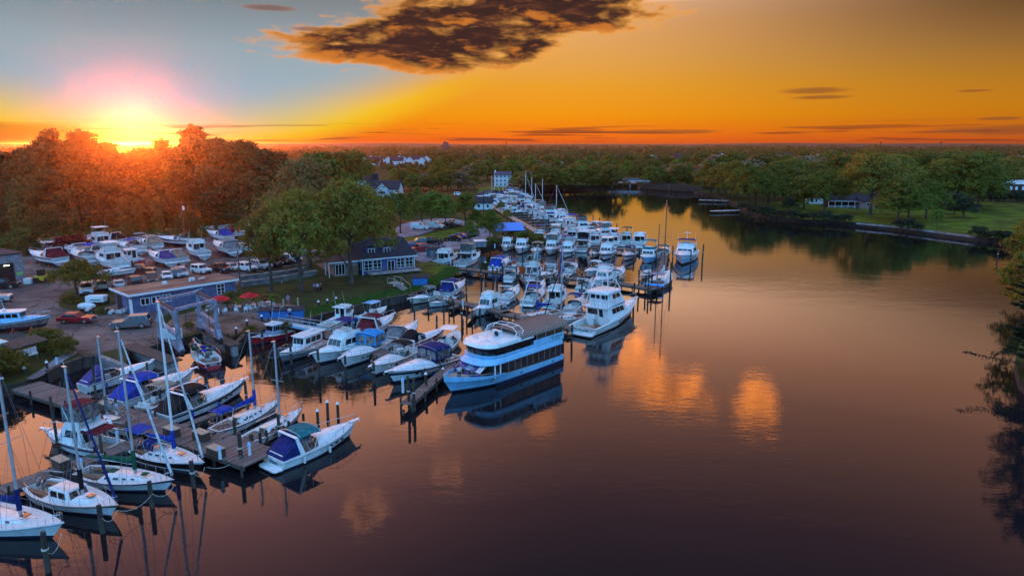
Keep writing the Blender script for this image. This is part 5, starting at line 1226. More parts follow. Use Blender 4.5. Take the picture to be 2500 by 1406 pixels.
def dinner_boat():
    b = Boat(); b.boot = NAVYH; b.sole = TAN
    P1 = G(1094, 962); P0 = P1+(Vector((4.2, 80.8, 0))-Vector((-6.8, 68.9, 0))).normalized()*16.2; d = P1-P0; c = (P0+P1)/2
    b.root = thing('dinner_cruise_boat', 'large pale blue three-deck dinner cruise boat with brown ribbed canopy', 'cruise boat', c, math.atan2(d.y, d.x))
    L, B = 17.2, 5.0
    hull(b, L, B, 1.25, 1.75, ICE, NAVYH, ICE, stern=.96, t0=.62, p=2.6, flare=.94, rake=.06, d=.6, band=(.50, .78))
    deck(b, .04, .9, .2, TAN)
    # dark lower strake along the after two thirds
    for s in (-1, 1):
        m = MB(); ps = [b.E(i/14*.70) for i in range(15)]
        for p, q in zip(ps[:-1], ps[1:]): m.quad(*([(p[0], s*(p[1]*.965+.02), .02), (q[0], s*(q[1]*.965+.02), .02), (q[0], s*(q[1]*.985+.025), .56 if q[0] < 2.6 else .3), (p[0], s*(p[1]*.985+.025), .56 if p[0] < 2.6 else .3)][::s]))
        m.build('lower_strake', NAVYH, b.root)
    # bulwark round the bow
    m = MB(); r = []
    for i in range(13):
        t = .60+.40*i/12; x, w, z = b.E(t); h = .12+.55*((t-.6)/.4)**1.2; r.append((x, w, z, h))
    for s in (-1, 1):
        for p, q in zip(r[:-1], r[1:]):
            m.hexa([(p[0], s*p[1], p[2]-.05), (q[0], s*q[1], q[2]-.05), (q[0], s*max(.0, q[1]-.1), q[2]-.05), (p[0], s*max(.0, p[1]-.1), p[2]-.05), (p[0]+.08, s*p[1]*1.03, p[2]+p[3]), (q[0]+.1, s*q[1]*1.03, q[2]+q[3]), (q[0]+.1, s*max(.0, q[1]-.1), q[2]+q[3]), (p[0]+.08, s*max(.0, p[1]-.1), p[2]+p[3])])
    m.build('bow_bulwark', ICE, b.root)
    m = MB(); [m.path([(p[0]+.1, s*p[1]*1.0, p[2]+p[3]+.28) for p in r[2:]], .025, 4) for s in (-1, 1)]; [m.tube((p[0]+.1, s*p[1], p[2]+p[3]), (p[0]+.1, s*p[1], p[2]+p[3]+.28), .02, .02, 4) for p in r[2::2] for s in (-1, 1)]; m.build('bow_rail', STEEL, b.root)
    # main saloon
    lo = outline(-8.35, 3.9, 2.32, .7, e=5); m = MB(); m.prism(lo, 1.2, 2.95); sal = m.build('main_saloon', DARKIN, b.root)
    for s in (-1, 1):
        n = 10; gls = [GLASS, mat('brown_glass', (.045, .033, .028), .1, var=.4, scale=.7), mat('grey_glass', (.03, .033, .042), .08, var=.4, scale=.7)]
        for k in range(n):
            x0 = -8.0+k*1.02; MB().box((x0+.5, s*2.34, 2.15), (.93, .05, 1.35)).build('window', gls[(k*5+2) % 3], sal); MB().box((x0-.01, s*2.345, 2.15), (.06, .06, 1.4)).build('window_mullion', GREYH, sal)
        MB().box((2.5, s*2.35, 2.1), (.16, .08, 1.7)).build('door_post', WHITE, sal); MB().box((3.35, s*2.35, 2.1), (.16, .08, 1.7)).build('door_post', WHITE, sal)
    # raked glazed front of the saloon: panes of clear and tinted glass
    tints = [OFFW, mat('violet_tinted_glass', (.10, .09, .30), .12), mat('blue_tinted_glass', (.20, .48, .62), .12), MATS['violet_tinted_glass'], mat('mauve_tinted_glass', (.14, .10, .32), .12)]
    fr = MB()
    for k in range(5):
        y0, y1 = 2.0-k*.8, 2.0-(k+1)*.8; q = ((5.35, y0, 2.25), (5.35, y1, 2.25), (4.0, y1*.95, 2.98), (4.0, y0*.95, 2.98))
        MB().panel(q, .03, .97, .02, .98, .03).build('skylight_pane', tints[k], b.root)
        MB().panel(((5.35, y0, 1.4), (5.35, y1, 1.4), (5.35, y1, 2.25), (5.35, y0, 2.25)), .05, .95, .05, .95, .03).build('saloon_front_pane', GLASS if k % 2 else tints[1], b.root)
        fr.tube((5.36, y0, 1.35), (5.36, y0, 2.26), .04, .04, 4)
    fr.tube((5.36, 2.0, 2.27), (5.36, -2.0, 2.27), .045, .045, 4); fr.tube((5.36, -2.0, 1.35), (5.36, -2.0, 2.26), .04, .04, 4); fr.build('saloon_front_frame', BLACKH, b.root)
    # flared skirt, ledge, upper band
    R0 = lambda x1, w, rf, z, x0=-8.45: [(x, y, z) for x, y in outline(x0, x1, w, rf, 16, 2.6)]
    m = MB(); m.rings([R0(5.0, 2.62, 2.6, 2.92), R0(5.05, 2.64, 2.6, 3.02), R0(4.35, 2.45, 2.4, 3.55)]); m.build('flared_skirt', ICE, b.root, smooth=35)
    m = MB(); m.rings([R0(4.28, 2.42, 2.4, 3.54), R0(4.28, 2.42, 2.4, 3.62), R0(4.40, 2.48, 2.4, 3.88), R0(4.22, 2.42, 2.4, 3.95)]); m.build('upper_bulwark', ICE, b.root, smooth=35)
    m = MB(); m.box((-5.6, 2.47, 4.05), (5.4, .08, .95)); m.box((-5.6, -2.47, 4.05), (5.4, .08, .95)); m.box((-8.36, 0, 4.05), (.1, 4.9, .95)); m.build('aft_bulwark', ICE, b.root)
    m = MB(); m.rings([R0(3.98, 2.32, 2.2, 3.93, -2.9), R0(4.30, 2.42, 2.2, 5.0, -2.9)]); up = m.build('upper_saloon', GLASS, b.root, smooth=35)
    po = outline(-2.9, 4.17, 2.40, 2.2, 16, 2.6)
    for k in range(2, len(po)-2, 2): MB().tube((po[k][0]-.1, po[k][1]*.985, 3.95), (po[k][0]+.1, po[k][1]*1.01, 5.0), .035, .035, 4).build('window_mullion', BLACKH, up)
    for x in (-2.4, -1.1, .2): [MB().box((x, s*2.39, 4.47), (.08, .08, 1.05)).build('window_mullion', BLACKH, up) for s in (-1, 1)]
    m = MB(); m.rings([R0(4.55, 2.56, 2.4, 4.98, -3.2), R0(4.6, 2.58, 2.4, 5.06, -3.2), R0(4.35, 2.48, 2.4, 5.42, -3.2), R0(3.9, 2.30, 2.3, 5.50, -3.2)]); m.build('roof', WHITE, b.root, smooth=35)
    # canopy over the after deck
    m = MB(); ns = 19; rg = []
    for i in range(ns*2+1):
        x = -9.2+i*(8.5)/(ns*2); bump = .0
        rg.append([(x, 2.60*math.sin(a), 5.40+.72*math.cos(a)**1.0+bump-.12*(1 if abs(math.sin(a)) > .99 else 0)) for a in [-math.pi/2+math.pi*k/12 for k in range(13)]])
    lo_ = [[(x, y*.985, z-.05) for x, y, z in r] for r in rg]; m.rings([u+l[::-1] for u, l in zip(rg, lo_)]); m.build('ribbed_canopy', mat('ribbed_brown_canvas', (.30, .19, .15), .7, var=.06, scale=.6), b.root, smooth=30)
    for i in range(1, ns*2, 2):
        m = MB(); m.path([(x, y, z+.02) for x, y, z in rg[i]], .055, 5); m.build('canopy_rib', mat('canopy_rib_brown', (.17, .10, .08), .7), b.root, smooth=60)
    for s in (-1, 1):
        for x in (-7.4, -5.8, -4.2): MB().box((x, s*2.44, 4.95), (1.5, .04, .8)).build('opening_shade_panel', gls[1], b.root)  # added dark panels stand in for the shade in the open deck sides
    each('canopy_post', STEEL, b.root, [((x, s*2.45, 3.7), (x, s*2.5, 5.35), .04, .04) for x in (-8.2, -6.6, -5, -3.4) for s in (-1, 1)])
    MB().box((-5.8, 0, 3.62), (5.2, 4.7, .06)).build('upper_deck', TAN, b.root)
    for x in (-7.4, -6.0, -4.6): MB().box((x, .9, 4.0), (.9, .9, .75)).build('table', BLACKH, b.root); MB().box((x, -.9, 4.0), (.9, .9, .75)).build('table', BLACKH, b.root)
    # white hoops over the roof
    for x in (-1.0, .1):
        m = MB(); pts = [(x, -2.35, 5.45), (x-.35, -2.25, 6.2), (x-.5, -1.5, 6.62), (x-.55, 0, 6.75), (x-.5, 1.5, 6.62), (x-.35, 2.25, 6.2), (x, 2.35, 5.45)]; m.path(pts, .05, 5); m.build('roof_hoop', WHITE, b.root, smooth=60)
    m = MB(); [m.tube((-1.0-.14*k, s*(2.33-.02*k), 5.45+.26*k), (.1-.14*k, s*(2.33-.02*k), 5.45+.26*k), .035, .035, 4) for k in (1, 2, 3) for s in (-1, 1)]; [m.tube((-1.5, y, 6.64), (-.4, y, 6.66), .04, .04, 4) for y in (-1.4, 0, 1.4)]; m.build('hoop_rung', WHITE, b.root)
    ac = MB().box((.9, .3, 5.95), (.45, 1.15, .85)).build('air_conditioner', OFFW, b.root, bevel=.03)
    m = MB(); m.tube((1.12, .45, 5.97), (1.16, .45, 5.97), .33, .33, 16); m.build('fan_grille', RUB, ac)
    m = MB(); m.tube((2.3, -.6, 5.5), (2.3, -.6, 6.3), .04, .03, 5); m.build('horn_mast', WHITE, b.root)
    m = MB(); m.tube((2.0, -.2, 5.5), (2.0, -.2, 5.8), .04, .04, 5); m.ball((2.1, -.2, 5.95), (.22, .2, .2), 8, 6); m.build('searchlight', WHITE, b.root, smooth=60)
    for x, y in ((2.9, .8), (3.0, -.9), (2.5, -1.5)): MB().box((x, y, 5.55), (.3, .5, .12)).build('roof_vent', OFFW, b.root)
    MB().tube((1.5, 1.4, 5.5), (1.2, 1.5, 8.0), .02, .01, 4).build('antenna', WHITE, b.root)
    # the sign at the after corner
    sg = MB().box((-6.9, 2.54, 4.08), (2.5, .04, .95)).build('sign_board', SIGNW, b.root)
    scribble(sg, 'sign_lettering', LETTER, lambda u, v: (-6.9-u*1.0, 2.575, 4.22+v*.12), 26, .028); scribble(sg, 'sign_lettering', LETTER, lambda u, v: (-6.9-u*.8, 2.575, 3.86+v*.07), 20, .022)
    m = MB()
    for y in (-1.2, -.4, .4): m.box((6.7, y, 1.95), (.35, .35, .45))
    for t, zz in ((.12, .95), (.45, 1.0), (.72, 1.15)):
        x, w, z = b.E(t); f = MB().box((x, w*.99, zz-.1), (.35, .14, .12)).build('freeing_port', TEAK, b.root)
    b.root.scale = (1, 1, .89); bpy.context.view_layer.update()
    return b
DB = dinner_boat()
MW = DB.root.matrix_basis
def on_boat(x, y, z): return MW @ Vector((x, y, z))
rb = DB.root.rotation_euler.z
person(on_boat(6.9, .5, 1.52), rb+1.0, 'man in white shirt standing at the bow of the dinner boat', CL['white'], CL['navy'], group='people on the dinner boat')
person(on_boat(6.3, -.4, 1.50), rb+2.2, 'man in black standing on the foredeck of the dinner boat', CL['black'], CL['black'], arms='fold', group='people on the dinner boat')
person(on_boat(5.8, 1.3, 1.46), rb+.8, 'woman in pale top standing on the foredeck of the dinner boat', CL['lilac'], CL['denim'], h=1.62, arms='phone', hairc=(.12, .06, .03), group='people on the dinner boat')

# ------------------------------------------------------------------ the sport fishing yacht
def sportfisher():
    P0, P1 = G(1428, 815), G(1546, 766); d = (P1-P0); b = Boat(); b.boot = BLACKH; b.sole = TAN
    b.root = thing('sport_fishing_yacht', 'large white sport fishing yacht with enclosed bridge and pipe tower', 'motor yacht', (P0+P1)/2, math.atan2(d.y, d.x)); Lw = d.length*1.06
    L, B = Lw*1.06, 4.7; hull(b, L, B, 1.15, 2.5, WHITE, BOTTOM, WHITE, stern=.93, t0=.40, p=2.0, flare=.80, rake=.11, d=.7, sag=-.12)
    deck(b, .27, .5, .26)
    X = lambda t: -L/2+t*L
    m = MB(); x0 = -L/2; m.prism([(x0-1.0, -1.6), (x0-.8, -2.0), (x0+.05, -2.05), (x0+.05, 2.05), (x0-.8, 2.0), (x0-1.0, 1.6)], .25, .38); m.build('swim_platform', OFFW, b.root)
    trunk(b, X(.55), X(.92), B*.40, B*.12, .45, WHITE, peak=.1)
    h, q = house(b, 'deckhouse', X(.27), X(.66), 1.98, 1.75, 1.2, 3.35, 1.5, -.35, .90)
    for s in ('star', 'port'):
        sp = [(.20, .40, .46, .82), (.42, .62, .46, .82), (.64, .84, .46, .80)]
        if s == 'port': sp = [(1-v, 1-u, c, e) for u, v, c, e in sp]
        panes(q[s], 'window', sp, GLASS, h)
    panes(q['front'], 'windshield', winrow(3, .06, .94, .45, .85), GLASS, h)
    panes(q['back'], 'cabin_window', [(.08, .50, .42, .80)], mat('brown_lit_glass', (.06, .025, .015), .1), h); panes(q['back'], 'cabin_door', [(.58, .74, .30, .82)], GLASS, h)
    MB().hexa([(X(.20), -2.05, 3.33), (X(.56), -1.75, 3.33), (X(.56), 1.75, 3.33), (X(.20), 2.05, 3.33), (X(.20), -2.05, 3.45), (X(.56), -1.75, 3.45), (X(.56), 1.75, 3.45), (X(.20), 2.05, 3.45)]).build('bridge_deck', WHITE, b.root, bevel=.04)
    st = MB(); [st.box((X(.42), s*1.86, 3.42), (L*.28, .06, .09), rz=-s*.03) for s in (-1, 1)]; st.build('blue_stripe', C_NAVY, b.root)
    h2, q2 = house(b, 'enclosed_bridge', X(.29), X(.58), 1.80, 1.55, 3.43, 5.25, 1.3, 0, .88)
    for s in ('star', 'port'): panes(q2[s], 'window', [(.25, .52, .50, .86), (.56, .84, .50, .84)] if s == 'star' else [(.16, .44, .50, .84), (.48, .75, .50, .86)], GLASS, h2)
    panes(q2['front'], 'windshield', winrow(3, .05, .95, .45, .88), GLASS, h2); panes(q2['back'], 'bridge_window', [(.06, .28, .50, .86), (.34, .50, .50, .86), (.60, .76, .50, .86), (.80, .94, .50, .86)], GLASS, h2)
    m = MB(); m.rings([[(x, y, z) for x, y in outline(X(.22), X(.51)+o, 1.80+o*.2, .9, 10, 3)] for z, o in ((5.2, 0), (5.3, .1), (5.48, -.05), (5.52, -.3))]); m.build('hardtop', WHITE, b.root, smooth=40)
    m = MB()
    for s in (-1, 1):
        m.path([(X(.22), s*1.95, 3.45), (X(.21), s*1.95, 4.25)], .03, 4); m.path([(X(.21), s*1.95, 4.25), (X(.29), s*1.88, 4.25)], .03, 4)
    m.path([(X(.21), -1.95, 4.25), (X(.21), 1.95, 4.25)], .03, 4); [m.tube((X(.21), y, 3.45), (X(.21), y, 4.25), .02, .02, 4) for y in (-1.2, -.6, 0, .6, 1.2)]; m.build('bridge_rail', STEEL, b.root)
    # tower
    m = MB(); tz = 8.2
    lg = [((X(.24), s*1.9, 3.5), (X(.34), s*.75, tz)) for s in (-1, 1)]+[((X(.50), s*1.5, 5.4), (X(.40), s*.75, tz)) for s in (-1, 1)]
    for a, c in lg: m.tube(a, c, .07, .06, 5)
    for k in (.35, .6, .85):
        pp = [Vector(a).lerp(Vector(c), k) for a, c in lg]; m.path([pp[0], pp[1]], .03, 4); m.path([pp[2], pp[3]], .03, 4); m.path([pp[0], pp[2]], .03, 4); m.path([pp[1], pp[3]], .03, 4)
    for s in (-1, 1):
        for k in range(1, 15): a = Vector((X(.24), s*1.9, 3.5)).lerp(Vector((X(.34), s*.75, tz)), k/15); m.tube(a, a+Vector((.28, 0, 0)), .018, .018, 4)
    m.path([(X(.33), -.8, tz+.9), (X(.42), -.8, tz+.9), (X(.42), .8, tz+.9), (X(.33), .8, tz+.9), (X(.33), -.8, tz+.9)], .035, 4); [m.tube((x, y, tz), (x, y, tz+.9), .03, .03, 4) for x in (X(.33), X(.42)) for y in (-.8, .8)]
    m.build('tower_frame', WMAST, b.root); MB().box((X(.375), 0, tz), (1.3, 1.7, .07)).build('tower_platform', OFFW, b.root)
    m = MB(); [m.tube((X(.36), s*1.9, 3.6), (X(.20), s*3.2, 11.0), .03, .015, 4) for s in (-1, 1)]; m.build('outrigger', ALU, b.root)
    m = MB(); [m.tube((X(.255), y, .55), (X(.265), y, 3.4), .025, .025, 4) for y in (-.1, .35)]; [m.tube((X(.256), -.1, .7+k*.3), (X(.256), .35, .7+k*.3), .02, .02, 4) for k in range(9)]; m.build('ladder', STEEL, b.root)
    m = MB(); m.tube((X(.18), -.7, .5), (X(.18), -.7, .85), .12, .12, 8); m.tube((X(.18), -.7, .85), (X(.18), -.7, 1.0), .55, .55, 14); m.build('fighting_chair', TEAK, b.root)
    m = MB(); m.box((X(.25), .9, .95), (.5, 1.0, .9)); m.build('bait_locker', OFFW, b.root, bevel=.03)
    bowrail(b, .50, .75, .1, n=13); pulpit(b); portlights(b, (.42, .47, .52, .64, .67), .60, .42, .2); rubrail(b, WHITE, .04)
    scribble(b.hull, 'name_lettering', BLACKH, lambda u, v: (-L/2-.03, -u*1.0, .78+v*.14), 22, .035)
    return b
sportfisher()
# ------------------------------------------------------------------ red sloop hull under the hoist
P = (520, 900, 470, 850)
b = sailboat(P, 'cluttered white sloop with red transom and blue side under the boat hoist', L=8.6, top=REDH, stripe=WHITE, nomast=True, by='stern', boot=BOTBLUE, wheel=False)
scribble(b.hull, 'name_lettering', WHITE, lambda u, v: (-b.L/2-.05, -u*.34, .62+v*.08), 10, .02)
for s_ in (-1, 1): MB().box((-b.L/2-.02, s_*.55, .62), (.08, .3, .14)).build('transom_vent', DARKIN, b.root)
m = MB(); r_ = random.Random(3)
for k in range(26): m.box((r_.uniform(-.3, .3)*b.L, r_.uniform(-.9, .9), 1.35+r_.random()*.2), (r_.uniform(.2, .8), r_.uniform(.15, .6), r_.uniform(.1, .4)), rz=r_.uniform(0, 3), mi=r_.randrange(4))
m.build('deck_clutter', [C_GREY, C_GREEN, TEAK, C_BLUE], b.root)
m = MB(); m.tube((-.35*b.L, .5, 1.5), (.45*b.L, .2, 1.75), .09, .07, 6); m.build('lowered_mast', ALU, b.root)

# ------------------------------------------------------------------ piers of the marina
def pp(n, lab, a, b, w=1.8, z=.85, **k): return pier(n, lab, G(*a, z), G(*b, z), w, z, **k)
pp('boardwalk', 'bent plank boardwalk leaving the footpath at the bottom left', (62, 940), (215, 985), 2.9, .95)
pp('boardwalk', 'long plank boardwalk between the sloops and the cruisers', (200, 978), (515, 1085), 2.7, .95)
pp('boardwalk', 'wide end of the plank boardwalk beside the teal topped cruiser', (500, 1070), (640, 1118), 3.6, .94)
pp('boardwalk', 'lower plank pier running behind the sloops to the left edge', (352, 1072), (0, 1196), 1.7, .9)
pp('boardwalk', 'short plank pier at the bottom left edge of the marina', (0, 1196), (-130, 1236), 1.7, .9)
for i, (a, b, lab) in enumerate([((225, 985), (330, 938), 'finger pier beside the slim violet covered speedboat'), ((310, 1012), (462, 958), 'finger pier below the royal blue canvas cruiser'), ((430, 1045), (560, 995), 'finger pier below the black striped express cruiser'), ((470, 1070), (600, 1018), 'finger pier beside the blue tented sloop'), ((560, 1092), (690, 1040), 'finger pier between the two small sloops')]):
    pp('finger_pier', lab, a, b, .9, .75, group='finger piers', step=4, ph=.25)
pp('boardwalk', 'pier from the gangway past the sterns of the middle row', (772, 806), (1060, 905), 2.2, .95)
pp('boardwalk', 'pier head along the left side of the dinner boat', (1128, 868), (990, 985), 1.2, .95)
pp('boardwalk', 'pier by the steps behind the dinner boat', (1075, 726), (1240, 764), 1.9, .95)
pp('boardwalk', 'outer stretch of the pier behind the dinner boat', (1228, 762), (1400, 800), 2.2, .95)
pp('boardwalk', 'upper pier leaving the shore by the houseboat', (1046, 647), (1290, 672), 2.0, 1.0)
pp('boardwalk', 'outer stretch of the upper pier to the ketch', (1285, 672), (1470, 684), 1.8, .95)
pp('boardwalk', 'upper pier head beside the ketch', (1465, 683), (1600, 705), 2.2, .95)
pp('boardwalk', 'pier behind the bow-on row of boats', (1220, 596), (1630, 612), 1.8, .95)
pp('boardwalk', 'outer pier between the ketch and the motor yacht', (1625, 618), (1605, 700), 1.6, .95)
for a, b, lab in [((1262, 668), (1284, 690), 'thin finger pier left of the navy covered flybridge boat'), ((1370, 678), (1350, 706), 'thin finger pier beside the small daysailer'), ((1440, 684), (1420, 708), 'thin finger pier beside the teal windowed boat'), ((1170, 748), (1145, 776), 'thin finger pier by the lone flybridge cruiser'), ((1130, 738), (1100, 752), 'thin finger pier beside the bowrider')]:
    pp('finger_pier', lab, a, b, .8, .75, group='finger piers', step=4, ph=1.2)
# the aluminium gangway
a, c = G(690, 792, 1.3), G(790, 812, 1.1); d = c-a; gw = thing('gangway', 'aluminium gangway with hand rails leading down to the middle pier', 'gangway', a, math.atan2(d.y, d.x)); L = d.length
MB().box((L/2, 0, .1), (L, 1.3, .12)).build('walkway', OFFW, gw)
for s in (-1, 1):
    m = MB(); m.box((L/2, s*.66, .12), (L, .08, .28)); m.path([(0, s*.66, 1.15), (L, s*.66, 1.15)], .03, 4); m.path([(0, s*.66, .65), (L, s*.66, .65)], .022, 4); [m.tube((L*k/7, s*.66, .1), (L*k/7, s*.66, 1.15), .022, .022, 4) for k in range(8)]; m.build('hand_rail', ICE if s < 0 else ALU, gw)
dk = pp('landing_deck', 'small timber landing deck at the top of the gangway', (640, 768), (725, 790), 3.4, 1.45, cat='deck', group='landings')
# dock boxes, power posts
def dockbox(px, py, lab, s=1.0):
    p = G(px, py, .95); o = thing('dock_box', lab, 'dock box', p, R(-32), 'dock boxes'); MB().box((0, 0, .35*s), (1.5*s, .75*s, .7*s)).build('chest', mat('dock_box_brown', (.07, .042, .03), .8, var=.2), o, bevel=.02); MB().box((0, 0, .74*s), (1.58*s, .82*s, .07)).build('lid', TAN, o, bevel=.02)
for px, py, lab in [(258, 1000, 'brown dock box between the blue canvas cruiser and the small sloop'), (420, 1063, 'brown dock box behind the black hulled sloop'), (492, 1072, 'tan lidded dock box by the blue tented sloop'), (528, 1112, 'large brown dock box at the pier end near the piles'), (150, 1140, 'dark dock box on the lower pier by the trawler')]: dockbox(px, py, lab)
def pedestal(px, py, lab, z=.95, h=1.05):
    p = G(px, py, z); o = thing('power_pedestal', lab, 'power post', p, 0, 'power posts on the piers'); MB().tube((0, 0, 0), (0, 0, h*.85), .14, .13, 8).build('post', OFFW, o, smooth=60); MB().tube((0, 0, h*.85), (0, 0, h*1.1), .19, .04, 8).build('cap', ICE, o)
for px, py, lab in [(140, 895, 'pale blue power post on the footpath bend'), (286, 1012, 'white power post beside the royal blue canvas cruiser'), (538, 1120, 'white power post next to the large dock box'), (610, 1110, 'white power post at the tip of the boardwalk'), (984, 958, 'white power post at the corner of the dinner boat pier'), (288, 1080, 'white power post on the lower pier behind the trawler'), (200, 1150, 'white power post on the lower pier near the left sloops'), (1100, 648, 'white power post by the houseboat'), (1130, 750, 'white power post beside the bowrider pier'), (1208, 606, 'tall white post at the shore end of the bow-on row')]: pedestal(px, py, lab, h=1.05 if px != 984 else 1.5)

# ------------------------------------------------------------------ buildings
def frame2(FL, FR):
    u = (FR-FL); L = u.length; return L, math.atan2(u.y, u.x)
WALLB = mat('blue_painted_block', (.10, .13, .25), .9, scale=1.5, bump=.2, col2=(.055, .075, .15), detail=9); ROOFR = mat('rusty_flat_roof', (.34, .17, .10), .95, scale=.35, col2=(.13, .060, .048), detail=10, stretch=(.35, 1, 1))
SHING = mat('dark_shingle_roof', (.030, .026, .040), .95, scale=2, bump=.3, var=.25); SIDING = boards('white_lap_siding', (.66, .66, .68), (.60, .60, .63), .2, 2, .6, .05); TRIM = mat('white_trim_paint', (.72, .72, .73), .5, var=.05)
BSID = boards('blue_lap_siding', (.07, .11, .26), (.05, .085, .21), .2, 2, .8, .05); BRICK = mat('tan_brickwork', (.26, .15, .10), .9, scale=5, bump=.3, col2=(.12, .065, .045), detail=6); BRICKR = mat('dark_brickwork', (.13, .05, .035), .9, scale=6, var=.25, bump=.2); PEACH = mat('peach_gable_board', (.55, .33, .20), .8, var=.08)
def fbuilding(name, label, FL, FR, D, h, wallm, cat='building', z0=None):
    """a box of walls; local x along the front, y to the back"""
    L, ang = frame2(FL, FR); o = thing(name, label, cat, FL, ang)
    m = MB(); m.box((L/2, D/2, h/2), (L, D, h)); m.build('wall', wallm, o); return o, L
def fwin(o, x, z, w, h, y=0.0, face='front', D=0, L=0, frame=TRIM, m_=GLASS, n=2, door=False, name=None):
    M = {'front': Matrix.Translation((x, y, z)), 'left': Matrix.Translation((0, x, z)) @ Matrix.Rotation(R(-90), 4, 'Z'), 'right': Matrix.Translation((L, x, z)) @ Matrix.Rotation(R(90), 4, 'Z')}[face]
    def tb(m, c, d): 
        p = [M @ Vector((c[0]+a*d[0]/2, c[1]+b*d[1]/2, c[2]+e*d[2]/2)) for e in (-1, 1) for a, b in ((-1, -1), (1, -1), (1, 1), (-1, 1))]; m.hexa(p)
    m = MB(); t = .09
    tb(m, (w/2, -.03, t/2), (w, .10, t)); tb(m, (w/2, -.03, h-t/2), (w, .10, t))
    for k in range(n+1): tb(m, (t/2+(w-t)*k/n, -.03, h/2), (t, .09, h-2*t))
    if h > 1.6 and not door: tb(m, (w/2, -.028, h*.30), (w-.1, .08, .06)); tb(m, (w/2, -.028, h*.66), (w-.1, .08, .06))
    f = m.build(name or ('door_frame' if door else 'window'), frame, o)
    g = MB(); tb(g, (w/2, -.008, h/2), (w-.06, .05, h-.06)); g.build('pane', m_, f)
def gable_roof(o, L, D, h, rise, m_=SHING, ov=.4, along='x', th=.16, hip=0.0):
    m = MB()
    if along == 'x':
        e = [(-ov, -ov), (L+ov, -ov), (L+ov, D+ov), (-ov, D+ov)]; r0, r1 = (-ov+hip, D/2), (L+ov-hip, D/2)
        P = [(x, y, h) for x, y in e]+[(x, y, h+rise) for x, y in (r0, r1)]
        m.add(P, [(0, 1, 5, 4), (2, 3, 4, 5), (1, 2, 5), (3, 0, 4), (3, 2, 1, 0)])
    else:
        e = [(-ov, -ov), (L+ov, -ov), (L+ov, D+ov), (-ov, D+ov)]; P = [(x, y, h) for x, y in e]+[(L/2, -ov, h+rise), (L/2, D+ov, h+rise)]
        m.add(P, [(1, 2, 5, 4), (3, 0, 4, 5), (0, 1, 4), (2, 3, 5), (3, 2, 1, 0)])
    r = m.build('roof', m_, o)
    f = MB(); f.box((L/2, -ov-.03, h-.06), (L+2*ov, .08, .2)); f.build('eave_board', TRIM, r); return r
# long blue workshop with the rusty flat roof
FLw, FRw = G(325, 770, ZG), G(578, 727, ZG)
o, L = fbuilding('workshop', 'long low blue workshop with rusty flat roof beside the patio', FLw, FRw, 6.6, 3.0, WALLB)
m = MB(); m.hexa([(-.5, -.6, 3.0), (L+.5, -.6, 3.0), (L+.5, 7.1, 3.0), (-.5, 7.1, 3.0), (-.5, -.6, 3.28), (L+.5, -.6, 3.28), (L+.5, 7.1, 3.18), (-.5, 7.1, 3.18)]); rf = m.build('roof', ROOFR, o)
m = MB(); m.box((L/2, -.66, 3.1), (L+1.1, .1, .32)); m.box((-.55, 3.3, 3.1), (.1, 7.8, .32)); m.build('fascia', TRIM, rf)
for x, w in ((1.2, 1.3), (2.75, 1.3), (4.3, 1.3)): fwin(o, x, 1.25, w, 1.1, n=2)
fwin(o, L*.80, 1.0, 1.3, 1.7, n=2); fwin(o, .9, .05, 1.1, 2.3, face='left', door=True, n=1, m_=TRIM); 
m = MB(); m.box((-.02, 5.0, 1.2), (.1, 2.0, 2.3)); m.build('side_doorway', DARKIN, o)
v = MB(); v.tube((L*.62, 3, 3.2), (L*.62, 3, 3.9), .15, .15, 8); v.box((L*.40, 4, 3.4), (.6, .5, .5)); v.tube((L*.70, 2.6, 3.5), (L*.78, 3.2, 3.5), .12, .12, 6); v.box((L*.66, 3.4, 3.5), (.5, .5, .5)); v.build('roof_vent', OFFW, rf)
MB().hexa([(L*.53, -.08, 2.0), (L*.66, -.08, 2.45), (L*.66, -.02, 2.45), (L*.53, -.02, 2.0), (L*.53, -.08, 2.1), (L*.66, -.08, 2.6), (L*.66, -.02, 2.6), (L*.53, -.02, 2.1)]).build('white_arrow_board', TRIM, o)
# restaurant: blue house with hipped dark roof, brick wing, deck
FLr, FRr = G(886, 672, ZG), G(1012, 660, ZG)
o, L = fbuilding('clubhouse', 'blue clapboard clubhouse with dark hipped roof and timber deck', FLr, FRr, 9.0, 3.1, BSID)
rf = gable_roof(o, L, 9.0, 3.1, 3.3, hip=1.2, ov=.55)
for x in (L*.12, L*.42):
    dm = MB(); dm.box((x+.9, 1.8, 4.4), (1.9, 1.6, 1.5)); d_ = dm.build('dormer', BSID, o); fwin(d_, x+.25, 3.85, 1.3, 1.05, y=.98, n=2)
    dr = MB(); dr.add([(x-.2, .75, 5.12), (x+2.0, .75, 5.12), (x+2.0, 3.2, 5.12), (x-.2, 3.2, 5.12), (x+.9, .75, 5.75), (x+.9, 3.4, 5.75)], [(0, 1, 4), (1, 2, 5, 4), (3, 0, 4, 5), (2, 3, 5), (3, 2, 1, 0)]); dr.build('dormer_roof', SHING, o)
for x in (.35, 2.15): fwin(o, x, .75, 1.6, 2.0, n=2)
for x in (L-3.7, L-1.9): fwin(o, x, .75, 1.6, 2.0, n=2)
fwin(o, L*.47, .4, 1.5, 2.05, n=2, door=True)
for y in (1.2, 4.0): fwin(o, y+1.3, .75, 1.3, 1.9, face='left', n=1)
m = MB(); [m.box((x, -.02, 1.5), (.16, .1, 3.0)) for x in (.0, L)]; m.build('corner_board', TRIM, o)
m = MB(); m.box((L*.56, -1.35, .42), (L*.98, 2.6, .16)); dkk = m.build('timber_deck', mat('grey_deck_boards', (.40, .35, .34), .8, var=.15, scale=3), o)
